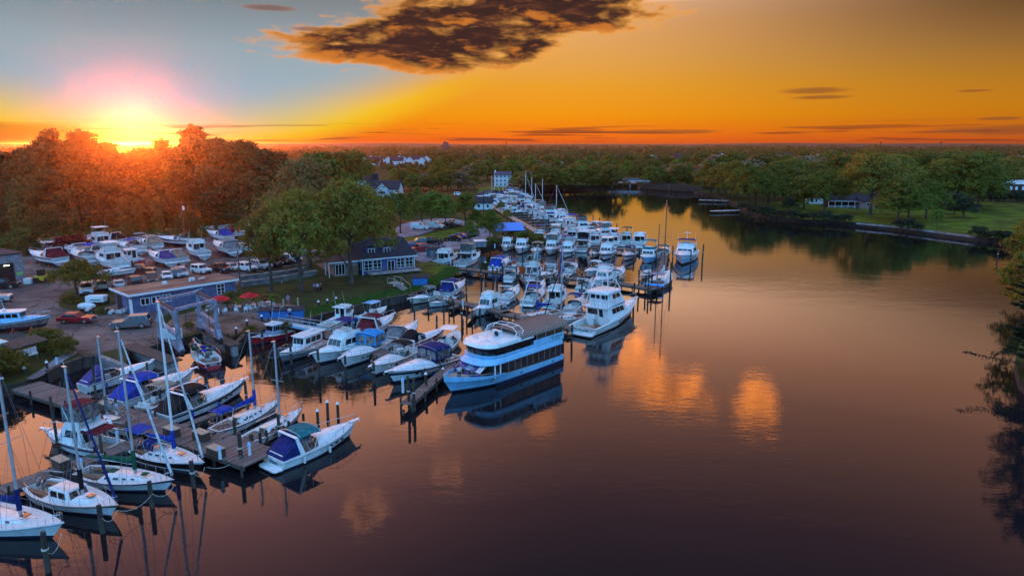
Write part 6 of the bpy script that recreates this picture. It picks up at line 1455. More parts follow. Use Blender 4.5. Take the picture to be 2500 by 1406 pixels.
[MB().box((L*.56+x, -2.6, .15), (.14, .14, .9)).build('deck_post', TEAK, o) for x in np.linspace(-L*.47, L*.47, 6)]
m = MB(); pts = [(L*.07, -.2, 0), (L*.07, -2.62, 0), (L*1.05, -2.62, 0), (L*1.05, -.1, 0)]
for zz in (.95, 1.45): m.path([(x, y, zz) for x, y, _ in pts], .05, 4)
[m.tube((L*.07+(L*.98)*k/6, -2.62, .45), (L*.07+(L*.98)*k/6, -2.62, 1.45), .045, .045, 4) for k in range(7)]; m.build('deck_railing', mat('tan_rail_wood', (.26, .15, .10), .8), o)
wg = MB(); wg.box((-2.9, 3.2, 1.35), (4.6, 4.8, 2.7)); w_ = wg.build('brick_wing', BRICK, o)
MB().hexa([(-6.6, .3, 2.7), (-.1, .3, 2.7), (-.1, 6.0, 3.0), (-6.6, 6.0, 3.0), (-6.6, .3, 2.92), (-.1, .3, 2.92), (-.1, 6.0, 3.3), (-6.6, 6.0, 3.3)]).build('porch_roof', mat('maroon_porch_roof', (.09, .035, .035), .9), o)
MB().box((-3.35, .26, 2.8), (6.6, .1, .3)).build('porch_fascia', TRIM, o)
each('porch_post', TRIM, o, [((-6.3, y, 0), (-6.3, y, 2.8), .09, .09) for y in (.6, 3.2)])
fwin(o, -5.1, .3, 1.9, 2.1, y=.78, n=3, door=True); fwin(o, -2.6, 1.9, .7, .45, y=.78, n=1); fwin(o, -1.6, 1.9, .7, .45, y=.78, n=1)
sheet('clubhouse_path', GP([(770, 645), (800, 640), (850, 672), (822, 676)]), ZG+.06, PATIO)
# garage at the left edge
p0 = G(-60, 708, ZG); o, L = fbuilding('garage', 'concrete block garage with open bay and glowing tube lights', p0, G(60, 690, ZG), 9, 5.4, DARKIN)
gm = mat('grey_block_wall', (.26, .24, .26), .9, scale=2, bump=.2, col2=(.16, .14, .155))
m = MB(); m.box((L-.65, -.1, 2.7), (1.4, .6, 5.4)); m.box((L/2, -.1, 4.7), (L+.0, .58, 1.5)); m.box((L+.06, 4.5, 2.7), (.16, 9.0, 5.4)); m.build('front_wall', gm, o)
MB().box((L/2, 4.4, 5.5), (L+.9, 9.8, .22)).build('roof', SHING, o)
MB().box((L-.7, -.42, 1.9), (1.0, .04, .45)).build('green_notice', mat('green_notice_board', (.25, .55, .10), .6), o)
TUBE = mat('tube_light', (.85, 1.0, .55), .5, emit=6.0)
for x in (L-2.6, L-4.6): MB().box((x, -.45, 3.6), (.9, .1, .12)).build('tube_light', TUBE, o)
FARH = []
def house_far(name, label, px, py, w, D, h, rise, wallm, roofm=SHING, ang=0.0, win=2, along='x', floors=2, chim=False, group=None, z=ZG):
    c = G(px, py, z); FARH.append(c); o = thing(name, label, 'house', c, ang, group)
    m = MB(); m.box((0, D/2, h/2), (w, D, h)); 
    if along == 'y': m.add([(-w/2, 0, h), (w/2, 0, h), (0, 0, h+rise*.97), (-w/2, D, h), (w/2, D, h), (0, D, h+rise*.97)], [(0, 1, 2), (4, 3, 5)])
    else: m.add([(-w/2, 0, h), (-w/2, D, h), (-w/2, D/2, h+rise*.97), (w/2, 0, h), (w/2, D, h), (w/2, D/2, h+rise*.97)], [(1, 0, 2), (3, 4, 5)])
    m.build('wall', wallm, o)
    r = MB(); ov = .4
    if along == 'x': P = [(-w/2-ov, -ov, h), (w/2+ov, -ov, h), (w/2+ov, D+ov, h), (-w/2-ov, D+ov, h), (-w/2-ov, D/2, h+rise), (w/2+ov, D/2, h+rise)]; F = [(0, 1, 5, 4), (2, 3, 4, 5)]
    else: P = [(-w/2-ov, -ov, h), (w/2+ov, -ov, h), (w/2+ov, D+ov, h), (-w/2-ov, D+ov, h), (0, -ov, h+rise), (0, D+ov, h+rise)]; F = [(1, 2, 5, 4), (3, 0, 4, 5)]
    r.add(P, F); r.add([(x, y, z_-.18) for x, y, z_ in P], [tuple(reversed(f)) for f in F]); rr_ = r.build('roof', roofm, o)
    if chim: MB().box((-w/2+.2, D*.4, h*.6), (.9, 1.1, h*1.2+rise*1.2)).build('chimney', TRIM, o)
    for fl in range(floors):
        for k in range(win):
            f = MB().box((-w/2+w*(k+.5)/win, -.04, h*(fl+.55)/floors), (1.1, .1, 1.3)).build('window', TRIM, o); MB().box((-w/2+w*(k+.5)/win, -.08, h*(fl+.55)/floors), (.85, .08, 1.05)).build('pane', GLASS, f)
    return o
o = house_far('white_house', 'large white clapboard house with black roof and front gable', 936, 500, 13.0, 9, 6.4, 3.4, SIDING, win=2, ang=R(-4))
m = MB(); m.add([(-2.6, -.5, 6.0), (2.4, -.5, 6.0), (-.1, -.5, 8.4), (-2.6, 3, 6.0), (2.4, 3, 6.0), (-.1, 4.4, 8.4)], [(0, 1, 2)]); m.box((-.1, -.25, 3.0), (4.2, .5, 6.0)); g = m.build('front_gable', SIDING, o)
m = MB(); [m.hexa([(-.1+s*2.9, -.75, 5.75), (-.1, -.75, 8.45), (-.1, 4.2, 8.45), (-.1+s*2.9, 4.2, 5.75), (-.1+s*2.9, -.75, 5.95), (-.1, -.75, 8.65), (-.1, 4.2, 8.65), (-.1+s*2.9, 4.2, 5.95)] if s < 0 else [(-.1, -.75, 8.45), (-.1+s*2.9, -.75, 5.75), (-.1+s*2.9, 4.2, 5.75), (-.1, 4.2, 8.45), (-.1, -.75, 8.65), (-.1+s*2.9, -.75, 5.95), (-.1+s*2.9, 4.2, 5.95), (-.1, 4.2, 8.65)]) for s in (-1, 1)]; m.build('gable_roof', SHING, o)
m = MB(); [m.tube((-.1+s*2.95, -.82, 5.85), (-.1, -.82, 8.6), .12, .12, 4) for s in (-1, 1)]; m.build('gable_trim', TRIM, o)
f = MB().box((-.1, -.54, 5.0), (1.2, .1, 1.4)).build('window', TRIM, o); MB().box((-.1, -.6, 5.0), (.9, .06, 1.1)).build('pane', GLASS, f); MB().box((-.1-.85, -.56, 5.0), (.35, .06, 1.4)).box((-.1+.85, -.56, 5.0), (.35, .06, 1.4)).build('shutter', BLACKH, o)
m = MB(); m.box((-9.0, 6, 4.0), (6, 10, 8.0)); m.add([(-12, 1, 8), (-6, 1, 8), (-9, 1, 11.2)], [(0, 1, 2)]); m.build('rear_wing', SIDING, o)
m = MB(); m.add([(-12.5, .6, 7.6), (-5.5, .6, 7.6), (-5.5, 11.4, 7.6), (-12.5, 11.4, 7.6), (-9, .6, 11.5), (-9, 11.4, 11.5)], [(1, 2, 5, 4), (3, 0, 4, 5)]); m.build('wing_roof', SHING, o)
MB().box((-5.0, 7, 9.5), (2.4, 2.4, 6.0)).build('chimney', SHING, o)
house_far('white_house', 'tall white three-storey house with chimney standing on the far lawn', 1228, 456, 9.6, 8, 6.9, 1.9, SIDING, mat('purple_shingle_roof', (.07, .06, .11), .9, var=.2), win=4, floors=3, chim=True)
house_far('gabled_house', 'small gabled house on the slope above the tall white house', 1222, 425, 9, 8, 6, 3, mat('pinkish_siding', (.42, .33, .33), .8, var=.1), win=3)
house_far('small_house', 'small dark roofed cottage among the trees by the far pier', 1180, 512, 7, 6, 2.6, 2.2, SIDING, win=2, floors=1)
# the neighbourhood behind the woods
for i, (px, py, al) in enumerate([(888, 402, 'y'), (912, 404, 'x'), (928, 400, 'y'), (948, 402, 'y'), (968, 405, 'x'), (985, 400, 'y'), (1000, 403, 'y'), (1018, 400, 'x'), (1030, 404, 'y'), (1042, 400, 'y'), (906, 398, 'y'), (975, 397, 'y')]):
    house_far('neighbourhood_house', f'{ordn(i)} pale gabled house of the distant housing estate counted along its rows', px, py, 10 if al == 'y' else 15, 10, 5.5, 4.5, SIDING, along=al, win=2, floors=1, group='houses of the distant estate')
for i, (px, py) in enumerate([(1592, 392), (1655, 388), (1745, 392), (1762, 385), (1795, 391), (1885, 388), (1905, 392), (1925, 387), (2160, 392), (2185, 388), (2240, 391), (2290, 389), (2310, 393), (2120, 396)]):
    house_far('neighbourhood_house', f'{ordn(i)} small roof from the left in the far town on the right', px, py, 14, 10, 4.5, 4, [SIDING, BRICKR, TRIM][i % 3], SHING if i % 2 else ROOFR, win=2, floors=1, along='x' if i % 3 else 'y', group='houses of the far town')
# brick row houses at the right edge
o = thing('row_houses', 'dark brick row houses with white bay roofs beyond the hedge at the right edge', 'row houses', G(2400, 486, ZG), R(-9))
for k in range(4):
    x = k*7.4; w_ = MB().box((x+3.6, 5, 3.4), (7.2, 10, 6.8)).build('brick_house', BRICKR, o); MB().hexa([(x, -.4, 6.8), (x+7.2, -.4, 6.8), (x+7.2, 4, 8.4), (x, 4, 8.4), (x, -.4, 7.0), (x+7.2, -.4, 7.0), (x+7.2, 4, 8.6), (x, 4, 8.6)]).build('sloping_roof', OFFW, w_)
    for z in (1.6, 5.0):
        for q in (1.3, 3.6, 5.9): MB().box((x+q, -.05, z), (.95, .14, 1.5)).build('window', TRIM, w_)
# picnic house on the right bank
o = thing('picnic_house', 'low cottage with dark roof, peach gable and white porch rails on the right lawn', 'house', G(2022, 508, ZG), R(-10)); Lp = 17
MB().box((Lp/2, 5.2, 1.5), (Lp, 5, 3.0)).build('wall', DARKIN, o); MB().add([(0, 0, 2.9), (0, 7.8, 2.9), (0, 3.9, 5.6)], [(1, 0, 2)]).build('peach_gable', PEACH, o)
m = MB(); P = [(-.5, -.5, 2.8), (Lp+.5, -.5, 2.8), (Lp+.5, 8.2, 2.8), (-.5, 8.2, 2.8), (-.5, 3.9, 5.9), (Lp+.5, 3.9, 5.9)]; m.add(P, [(0, 1, 5, 4), (2, 3, 4, 5)]); m.build('roof', SHING, o)
[MB().box((x, 0, 1.4), (.18, .18, 2.8)).build('porch_post', TRIM, o) for x in np.linspace(0, Lp, 8)]; MB().box((Lp/2, -.45, 2.75), (Lp+1, .1, .2)).build('porch_beam', TRIM, o)
m = MB()
for zz in (.35, 1.0): m.path([(0, 0, zz), (Lp*.62, 0, zz)], .06, 4); m.path([(Lp*.70, 0, zz), (Lp, 0, zz)], .06, 4)
[m.box((x, 0, .65), (.05, .05, .7)) for x in np.linspace(0, Lp, 70) if not Lp*.62 < x < Lp*.70]; m.build('porch_rail', TRIM, o)
house_far('white_shed', 'white shed half hidden left of the peach gabled cottage', 1992, 498, 6, 5, 2.6, 1.6, SIDING, win=1, floors=1)
house_far('brick_wing_house', 'pinkish brick annex right of the peach gabled cottage', 2118, 510, 6, 5, 3, 1.4, mat('pink_brick', (.36, .20, .17), .9, var=.15), win=1, floors=1)
# bridge
o = thing('road_bridge', 'low concrete road bridge across the head of the river', 'bridge', G(1500, 455, 0)); a = G(1500, 455, 0); L = (G(1575, 455, 0)-a).length
MB().box((L/2, 3, 3.6), (L+6, 9, 1.0)).build('deck', CONC, o); MB().box((L/2, -1.45, 4.5), (L+6, .3, .9)).build('parapet', mat('mauve_concrete', (.22, .18, .22), .9), o); MB().box((L/2, -1.55, 3.2), (L+6, .3, .4)).build('edge_beam', TRIM, o)
m = MB(); m.box((L*.5, 2, 1.0), (.9, 7, 5)); m.box((0, 3, 1), (3, 9, 4)); m.box((L, 3, 1), (3, 9, 4)); m.build('pier', CONC, o)
sheet('far_road', GP([(1495, 440), (1548, 444), (1556, 449), (1498, 447)]), ZG+.08, mat('pinkish_road', (.34, .20, .18), .9, scale=.2, var=.1))
# far silhouettes
for px, py, yt, w, lab in [(1088, 356, 347, 420, 'dark stepped tower block on the horizon')]:
    c = G(px, 358.5, 0); c = c.normalized()*2100; c.z = 0; o = thing('tower_block', lab, 'tower block', c); m = MB(); h = 31
    m.box((0, 0, h*.36), (24, 16, h*.72)); m.box((0, 0, h*.5), (15, 13, h)); m.box((-1, 0, h*.54), (5, 6, h*1.08)); m.build('block', mat('dark_block', (.06, .05, .06), .9), o)
for px, lab in [(1236, 'thin water tower on the horizon left of centre'), (2149, 'thin water tower on the horizon at the right'), (2296, 'squat water tower on the horizon at the far right')]:
    c = G(px, 359, 0); c.z = 0; c = c.normalized()*2600; o = thing('water_tower', lab, 'water tower', c, 0, 'water towers on the horizon'); MB().tube((0, 0, 0), (0, 0, 29), 1.2, 1.0, 6).build('stem', BLACKH, o); MB().ball((0, 0, 30.5), (3.4, 3.4, 2.6), 10, 6).build('tank', BLACKH, o)
# far hills
m = MB(); r_ = random.Random(2); ring = []
for i in range(60):
    x = -5000+i*170; hgt = 26+4*math.sin(i*.31+1)+2.5*math.sin(i*.83); ring.append([(x, 4300, -1), (x, 4450, hgt*.8), (x, 4700, hgt), (x, 6000, -1)])
m.rings(ring, False, False, closed=False); m.f = [tuple(reversed(f)) for f in m.f]; tag(m.build('hills', mat('far_woods_hill', (.030, .030, .030), .95, scale=.004, var=.3), smooth=60), kind='structure')
# sheds and small buildings
def shed(px, py, ang, d, lab, wm, rm=SHING, louv=False):
    o = thing('shed', lab, 'shed', G(px, py, ZG), R(ang), 'sheds'); x, y, h = d
    m = MB(); m.hexa([(0, 0, 0), (x, 0, 0), (x, y, 0), (0, y, 0), (0, 0, h*.88), (x, 0, h*.88), (x, y, h), (0, y, h)]); m.build('wall', wm, o)
    MB().hexa([(-.15, -.2, h*.87), (x+.15, -.2, h*.87), (x+.15, y+.15, h), (-.15, y+.15, h), (-.15, -.2, h*.93), (x+.15, -.2, h*.93), (x+.15, y+.15, h*1.06), (-.15, y+.15, h*1.06)]).build('roof', rm, o)
    MB().box((x*.5, -.03, h*.42), (x*.8, .06, h*.7)).build('door', wm if not louv else boards('grey_door_boards', (.24, .23, .26), (.12, .115, .14), .35, 0), o)
BLUEW = mat('bright_blue_wood', (.02, .16, .48), .7, scale=2, var=.15); TEALW = mat('teal_blue_wood', (.02, .10, .20), .8, var=.15)
shed(1008, 700, 12, (2.6, 1.6, 1.7), 'bright blue shed on the grass bank below the clubhouse', BLUEW)
shed(1044, 628, 14, (4.2, 1.8, 2.0), 'teal blue shed with grey boarded doors by the houseboat', TEALW, louv=True)
shed(1160, 604, 16, (2.8, 1.6, 1.6), 'grey slatted bin shed by the gravel lot', mat('grey_shed', (.26, .25, .28), .8), OFFW, True)
shed(632, 782, 8, (6.2, 1.5, 1.5), 'long blue bar counter with dark top beside the landing deck', BLUEW)
o = thing('gazebo', 'open picnic shelter with bright blue sloping roof by the shore', 'shelter', G(1214, 586, ZG), R(10))
each('post', TEAK, o, [((x, y, 0), (x, y, 2.5), .1, .1) for x in (0, 2.2, 4.6, 6.8) for y in (0, 4)])
MB().hexa([(-.5, -.6, 2.4), (7.3, -.6, 2.4), (7.3, 4.6, 3.9), (-.5, 4.6, 3.9), (-.5, -.6, 2.55), (7.3, -.6, 2.55), (7.3, 4.6, 4.05), (-.5, 4.6, 4.05)]).build('roof', mat('bright_blue_roof', (.03, .26, .78), .5, var=.1), o)
m = MB(); [m.box((x, 2, .75), (1.6, .8, .08)) for x in (1.2, 3.6, 5.8)]; [m.box((x, 2+s, .45), (1.6, .3, .06)) for x in (1.2, 3.6, 5.8) for s in (-.7, .7)]; [m.box((x, 2, .37), (.1, 1.4, .74)) for x in (1.2, 3.6, 5.8)]; m.build('picnic_table', TAN, o)
# meter rack at the left edge
a, c = G(42, 896, ZG), G(94, 880, ZG); d = c-a; o = thing('meter_rack', 'row of pale meter boxes under a dark plank roof beside the bushes', 'meter rack', a, math.atan2(d.y, d.x)); L = d.length
MB().box((L/2, 0, 1.0), (L, .25, .25)).build('rail', OFFW, o); MB().hexa([(-.4, -.5, 2.2), (L+1.2, -.5, 2.2), (L+1.2, 1.6, 2.6), (-.4, 1.6, 2.6), (-.4, -.5, 2.32), (L+1.2, -.5, 2.32), (L+1.2, 1.6, 2.72), (-.4, 1.6, 2.72)]).build('plank_roof', BEAMW, o)
for k in range(6): MB().box((.3+k*(L-.6)/5, -.05, 1.5), (.30, .2, .62)).build('meter_box', OFFW, o)
each('post', TEAK, o, [((x, .1, 0), (x, .1, 2.3), .08, .08) for x in (0, L)])
# steps from the lawn
o = thing('timber_steps', 'timber steps with hand rails down from the lawn to the pier', 'steps', G(972, 708, ZG), R(-32))
m = MB(); [m.box((.35*k, 0, 1.1-.2*k), (.36, 1.6, .1)) for k in range(6)]; m.box((-.8, 0, 1.2), (1.6, 1.7, .12)); m.build('tread', mat('pale_step_wood', (.40, .32, .30), .8), o)
m = MB(); [m.path([(-1.6, s*.85, 2.1), (0, s*.85, 2.1), (2.1, s*.85, .95)], .05, 4) for s in (-1, 1)]; [m.tube((x, s*.85, z-1.0), (x, s*.85, z), .05, .05, 4) for s in (-1, 1) for x, z in ((-1.6, 2.1), (0, 2.1), (2.1, .95))]; m.build('hand_rail', mat('pale_rail_wood', (.42, .32, .26), .8), o)
o = thing('timber_steps', 'broad steps from the patio lawn down to the gangway deck', 'steps', G(712, 764, ZG), R(-62))
m = MB(); [m.box((.38*k, 0, 1.0-.2*k), (.40, 2.0, .12)) for k in range(6)]; m.build('tread', TEAK, o)
m = MB(); [m.tube((x, s*1.05, 0), (x, s*1.05, z), .12, .12, 6) for s in (-1, 1) for x, z in ((-.2, 2.2), (2.1, 1.2))]; m.build('newel_post', TAN, o)

# ------------------------------------------------------------------ the boat hoist
LILAC = mat('lilac_grey_steel', (.27, .275, .36), .6, .1, col2=(.15, .14, .17), scale=1.6, detail=8)
def hoist():
    c = [G(396, 838, ZG), G(440, 868, ZG), G(534, 838, ZG), G(492, 812, ZG)]   # rear left, front left, front right, rear right feet
    o0 = (c[0]+c[1]+c[2]+c[3])/4; o = thing('boat_hoist', 'tall lilac grey travelling boat hoist straddling the slip', 'boat hoist', o0); P = [p-o0 for p in c]; H = 5.6
    def bar(m, a, b, w=.30):
        a, b = Vector(a), Vector(b); d = b-a; q = d.to_track_quat('Z', 'Y'); vs = [(p+q @ Vector((x*w/2, y*w/2, 0))) for p in (a, b) for x, y in ((-1, -1), (1, -1), (1, 1), (-1, 1))]; m.hexa(vs)
    up = lambda p, z: Vector((p.x, p.y, z))
    for p in P: m = MB(); bar(m, up(p, .5), up(p, H), .42); m.build('leg', LILAC, o)
    m = MB(); bar(m, up(P[0], H), up(P[3], H), .36); m.build('rear_crossbeam', LILAC, o)
    m = MB(); bar(m, up(P[1], H+.05), up(P[2], H+.05), .36); m.build('front_crossbeam', LILAC, o)
    for a, b in ((0, 1), (3, 2)):
        m = MB(); bar(m, up(P[a], H-.35), up(P[b], H-.35), .34); m.build('side_beam', LILAC, o); m = MB(); bar(m, up(P[a], H), up(P[b], H), .2); m.build('rust_rail', mat('rusty_steel', (.14, .05, .035), .8), o)
        d = (P[b]-P[a]).normalized(); m = MB(); bar(m, up(P[a]-d*1.2, 2.9), up(P[b]+d*.6, 2.4), .40); bar(m, up(P[a], 1.1), up(P[b], 1.1), .45); m.build('lower_beam', LILAC, o)
        m = MB(); bar(m, up(P[a], 3.0), up(P[a].lerp(P[b], .45), 1.4), .2); bar(m, up(P[b].lerp(P[a], .3), H-.4), up(P[b], 3.8), .2); m.build('brace', LILAC, o)
    for p in P:
        d = (P[1]-P[0]).normalized(); t = d.cross(Vector((0, 0, 1)))
        for s in (-1, 1):
            m = MB(); q = up(p+d*.62*s, .5); m.tube(q-t*.2, q+t*.2, .5, .5, 14); m.build('wheel', RUB, o, smooth=40)
        m = MB(); m.hexa([up(p-d*1.0-t*.3, .75), up(p+d*1.0-t*.3, .75), up(p+d*1.0+t*.3, .75), up(p-d*1.0+t*.3, .75), up(p-d*.3-t*.25, 2.0), up(p+d*.3-t*.25, 2.0), up(p+d*.3+t*.25, 2.0), up(p-d*.3+t*.25, 2.0)]); m.build('wheel_housing', LILAC, o)
    m = MB(); q = P[0].lerp(P[1], .45); m.box(up(q, 2.0), (1.3, .9, 1.1)); m.box(up(q+Vector((1.2, -.4, 0)), 2.0), (1.0, .9, 1.2)); m.build('engine_cabinet', OFFW, o)
    m = MB(); [m.tube(up(P[a].lerp(P[b], k), H-.2), up(P[a].lerp(P[b], k), 1.5), .03, .03, 4) for a, b in ((1, 2),) for k in (.22, .8)]; m.build('lifting_cable', RUB, o)
hoist()
# ------------------------------------------------------------------ poles and wires
PW = mat('utility_pole_wood', (.16, .085, .055), .9, scale=3, var=.3, stretch=(1, 1, .1)); LAMP = mat('lamp_housing', (.4, .4, .42), .5)
def upole(px, py, pt, lab, arm=1.6, tr=False, m_=PW, r=.16, group='utility poles'):
    b = G(px, py, ZG); h = top_z(pt, b)-ZG; o = thing('utility_pole', lab, 'utility pole', b, R(20), group); MB().tube((0, 0, -.3), (0, 0, h), r*1.1, r*.75, 8).build('pole', m_, o, smooth=50)
    if arm: MB().box((0, 0, h-.6), (arm*1.6, .12, .14)).build('crossarm', m_, o)
    if tr: MB().tube((.35, 0, h-2.4), (.35, 0, h-1.4), .3, .3, 10).build('transformer', OFFW, o, smooth=50)
    return b+Vector((0, 0, h-.3))
T = [upole(452, 590, 490, 'reddish utility pole at the edge of the woods', tr=True), upole(612, 668, 520, 'utility pole with transformer between the yard and the lawn', tr=True), upole(590, 735, 612, 'dark pole at the right end of the blue workshop', arm=0, r=.14), upole(1023, 500, 432, 'pale utility pole beyond the white house', arm=1), upole(1149, 436, 398, 'left distant pole of the wire crossing the far trees', m_=OFFW), upole(1372, 432, 394, 'middle distant pole of the wire crossing the far trees', m_=OFFW), upole(1456, 428, 397, 'right distant pole of the wire crossing the far trees', m_=OFFW), upole(1105, 432, 398, 'leftmost distant pole of the wire crossing the far trees', m_=OFFW), upole(1181, 545, 466, 'thin black pole by the far pier cottage', arm=0, r=.14, m_=BLACKH)]
upole(1112, 480, 440, 'short pale pole in the far car park', arm=0)
def wire(name, label, a, b, sag=.6, r=.02, n=8, off=(0,)):
    o = thing(name, label, 'overhead wire', a, 0, 'overhead wires'); m = MB()
    for q in off:
        pts = [a.lerp(b, k/n)-a+Vector((0, 0, q-4*sag*(k/n)*(1-k/n))) for k in range(n+1)]; m.path(pts, r, 3)
    m.build('cable', RIG, o)
wire('power_line', 'sagging wire from the woods pole to the transformer pole', T[0], T[1], 1.0, .02); wire('power_line', 'sagging wires from the woods pole to the left edge', T[0], T[0]+Vector((-70, -12, -3)), 1.5, .02, off=(0, -1.2))
wire('power_line', 'left span of the wires over the far trees', T[7], T[4], .5, .045, off=(0, -.9)); wire('power_line', 'middle span of the wires over the far trees', T[4], T[5], 2.0, .045, off=(0, -.9)); wire('power_line', 'right span of the wires over the far trees', T[5], T[6], .8, .045, off=(0, -.9)); wire('power_line', 'long span of the wires leaving the far trees to the right', T[6], T[6]+Vector((170, 20, -1)), 3.0, .045, off=(0, -.9))
# ------------------------------------------------------------------ parked vehicles
for a in [('suv', 214, 716, -62, 'white', 'white sport utility car beside the small round tree'), ('suv', 252, 706, 120, 'tan', 'tan sport utility car seen from behind near the workshop'), ('sedan', 290, 702, 125, 'silver', 'pale sedan between the tan car and the workshop roof'), ('suv', 330, 696, 125, 'black', 'black van-like car behind the workshop roof'), ('suv', 372, 690, -60, 'brown', 'dark car with pale hood behind the workshop'), ('sedan', 408, 682, -60, 'white', 'white sedan parked behind the workshop roof'), ('suv', 444, 676, -58, 'silver', 'silver car left of the white off-road pickup'), ('jeep', 492, 668, -30, 'white', 'white off-road pickup parked behind the workshop roof'), ('pickup', 538, 664, -38, 'black', 'black pickup parked next to the white off-road car'), ('sedan', 566, 660, -30, 'silver', 'silver sedan at the end of the row behind the workshop'),
          ('jeep', 604, 662, -32, 'white', 'boxy white off-road car beside the utility pole'), ('suv', 638, 656, -32, 'silver', 'silver sport utility car right of the utility pole'), ('pickup', 664, 650, -35, 'black', 'black pickup under the lawn trees'), ('suv', 690, 644, -35, 'black', 'black sport utility car behind the lawn trees'), ('suv', 714, 640, -35, 'white', 'white sport utility car left of the clubhouse'), ('pickup', 754, 622, -20, 'silver', 'pale pickup at the corner of the clubhouse porch'),
          ('pickup', 340, 668, 8, 'brown', 'dark brown pickup parked in front of the violet canvas cruiser'), ('sedan', 189, 787, 2, 'red', 'dark red sedan crossing the boatyard'), ('suv', 322, 800, 198, 'grey', 'grey sport utility car beside the boat hoist'), ('pickup', 2, 704, 20, 'black', 'black pickup at the garage door'), ('pickup', -22, 738, 20, 'silver', 'silver pickup cut by the left edge'),
          ('suv', 1022, 614, 225, 'red', 'red car nose on beside the clubhouse roof'), ('sedan', 1008, 606, 30, 'blue', 'dark blue sedan behind the red car'), ('suv', 1022, 598, 205, 'grey', 'grey minivan behind the red car'), ('pickup', 1054, 597, 170, 'black', 'black pickup on the pale gravel lot'), ('sedan', 1107, 588, 165, 'black', 'black sedan on the gravel lot'), ('sedan', 1118, 582, 165, 'blue', 'dark blue sedan beside the black sedan'), ('sedan', 1150, 577, 30, 'grey', 'dark sedan under the young tree by the gravel road'),
          ('van', 1026, 561, -12, 'white', 'white cargo van parked on the upper road'), ('van', 1062, 558, -12, 'white', 'second white cargo van with lettered side behind the first'), ('suv', 1090, 555, 160, 'black', 'dark car behind the two white vans'), ('pickup', 1104, 550, 160, 'white', 'white pickup at the end of the upper road row'), ('sedan', 396, 586, 30, 'grey', 'old grey car at the edge of the woods'), ('suv', 430, 676, 120, 'grey', 'dark car tucked between white sedan and silver car'),
          ('suv', 1120, 478, 10, 'white', 'white car in the far car park left of the pole'), ('sedan', 1178, 458, 10, 'red', 'pinkish car left of the tall white house'), ('suv', 1252, 457, 10, 'black', 'dark car right of the tall white house'), ('sedan', 1050, 476, 10, 'grey', 'grey car at the far car park entrance')]:
    car(*a)
# orange loader and tank by the garage
o = thing('orange_loader', 'orange and black wheel loader parked by the garage', 'loader', G(108, 690, ZG), R(10)); MB().box((0, 0, .9), (2.6, 1.4, .9)).build('body', PAINT['yellow'], o, bevel=.08); MB().box((-.3, 0, 1.9), (1.0, 1.2, 1.1)).build('cab', DARKIN, o, bevel=.05)
for x in (-.9, .9): [MB().tube((x, s*.7, .55), (x, s*.95, .55), .55, .55, 12).build('wheel', RUB, o) for s in (-1, 1)]
MB().hexa([(-2.6, -.9, .2), (-1.4, -.9, .2), (-1.4, .9, .2), (-2.6, .9, .2), (-2.3, -.9, .9), (-1.4, -.9, 1.0), (-1.4, .9, 1.0), (-2.3, .9, .9)]).build('bucket', PAINT['black'], o)
o = thing('water_tank', 'white caged plastic water tank in front of the garage', 'tank', G(70, 694, ZG), R(10)); MB().box((0, 0, .6), (1.2, 1.1, 1.0)).build('tank', TRIM, o, bevel=.08)
m = MB(); [m.path([(-.62, -.57, z), (.62, -.57, z), (.62, .57, z), (-.62, .57, z), (-.62, -.57, z)], .02, 4) for z in (.2, .5, .8, 1.1)]; m.build('cage', STEEL, o)
o = thing('utility_trailer', 'white service trailer with green stripe beside the workshop', 'trailer', G(238, 745, ZG), R(4)); MB().box((0, 0, 1.1), (2.8, 1.5, 1.0)).build('body', TRIM, o, bevel=.1); MB().box((.2, -.77, 1.0), (1.6, .03, .12)).build('green_stripe', C_GREEN, o); [MB().tube((0, s*.7, .35), (0, s*.85, .35), .35, .35, 12).build('wheel', RUB, o) for s in (-1, 1)]
o = thing('wheelie_bin', 'green wheelie bin beside the service trailer', 'bin', G(262, 742, ZG), R(4)); MB().hexa([(-.25, -.3, .1), (.25, -.3, .1), (.25, .3, .1), (-.25, .3, .1), (-.33, -.38, 1.1), (.33, -.38, 1.1), (.33, .38, 1.1), (-.33, .38, 1.1)]).build('body', C_GREEN, o); MB().box((0, 0, 1.15), (.7, .8, .08)).build('lid', C_GREEN, o)
o = thing('upturned_dinghy', 'small upturned pale hull on the grass island', 'dinghy', G(212, 752, ZG), R(5)); MB().ball((0, 0, .3), (1.4, .6, .6), 12, 8).build('hull', OFFW, o, smooth=60); MB().box((0, 0, .04), (2.4, .9, .1)).build('rail', TEAK, o)
r_ = random.Random(11)
for i in range(9):
    o = thing('junk_heap', f'{ordn(i)} small heap of boatyard scrap from the left beside the grass island', 'scrap heap', G(206+i*12, 766-r_.uniform(0, 7), ZG), r_.uniform(0, 3), 'scrap in the boatyard'); m = MB()
    for k in range(5): m.box((r_.uniform(-.6, .6), r_.uniform(-.5, .5), r_.uniform(.15, .5)), (r_.uniform(.3, 1.3), r_.uniform(.2, .6), r_.uniform(.2, .6)), rz=r_.uniform(0, 3), mi=r_.randrange(3))
    m.build('scrap', [TEAK, C_BLACK, OFFW], o)
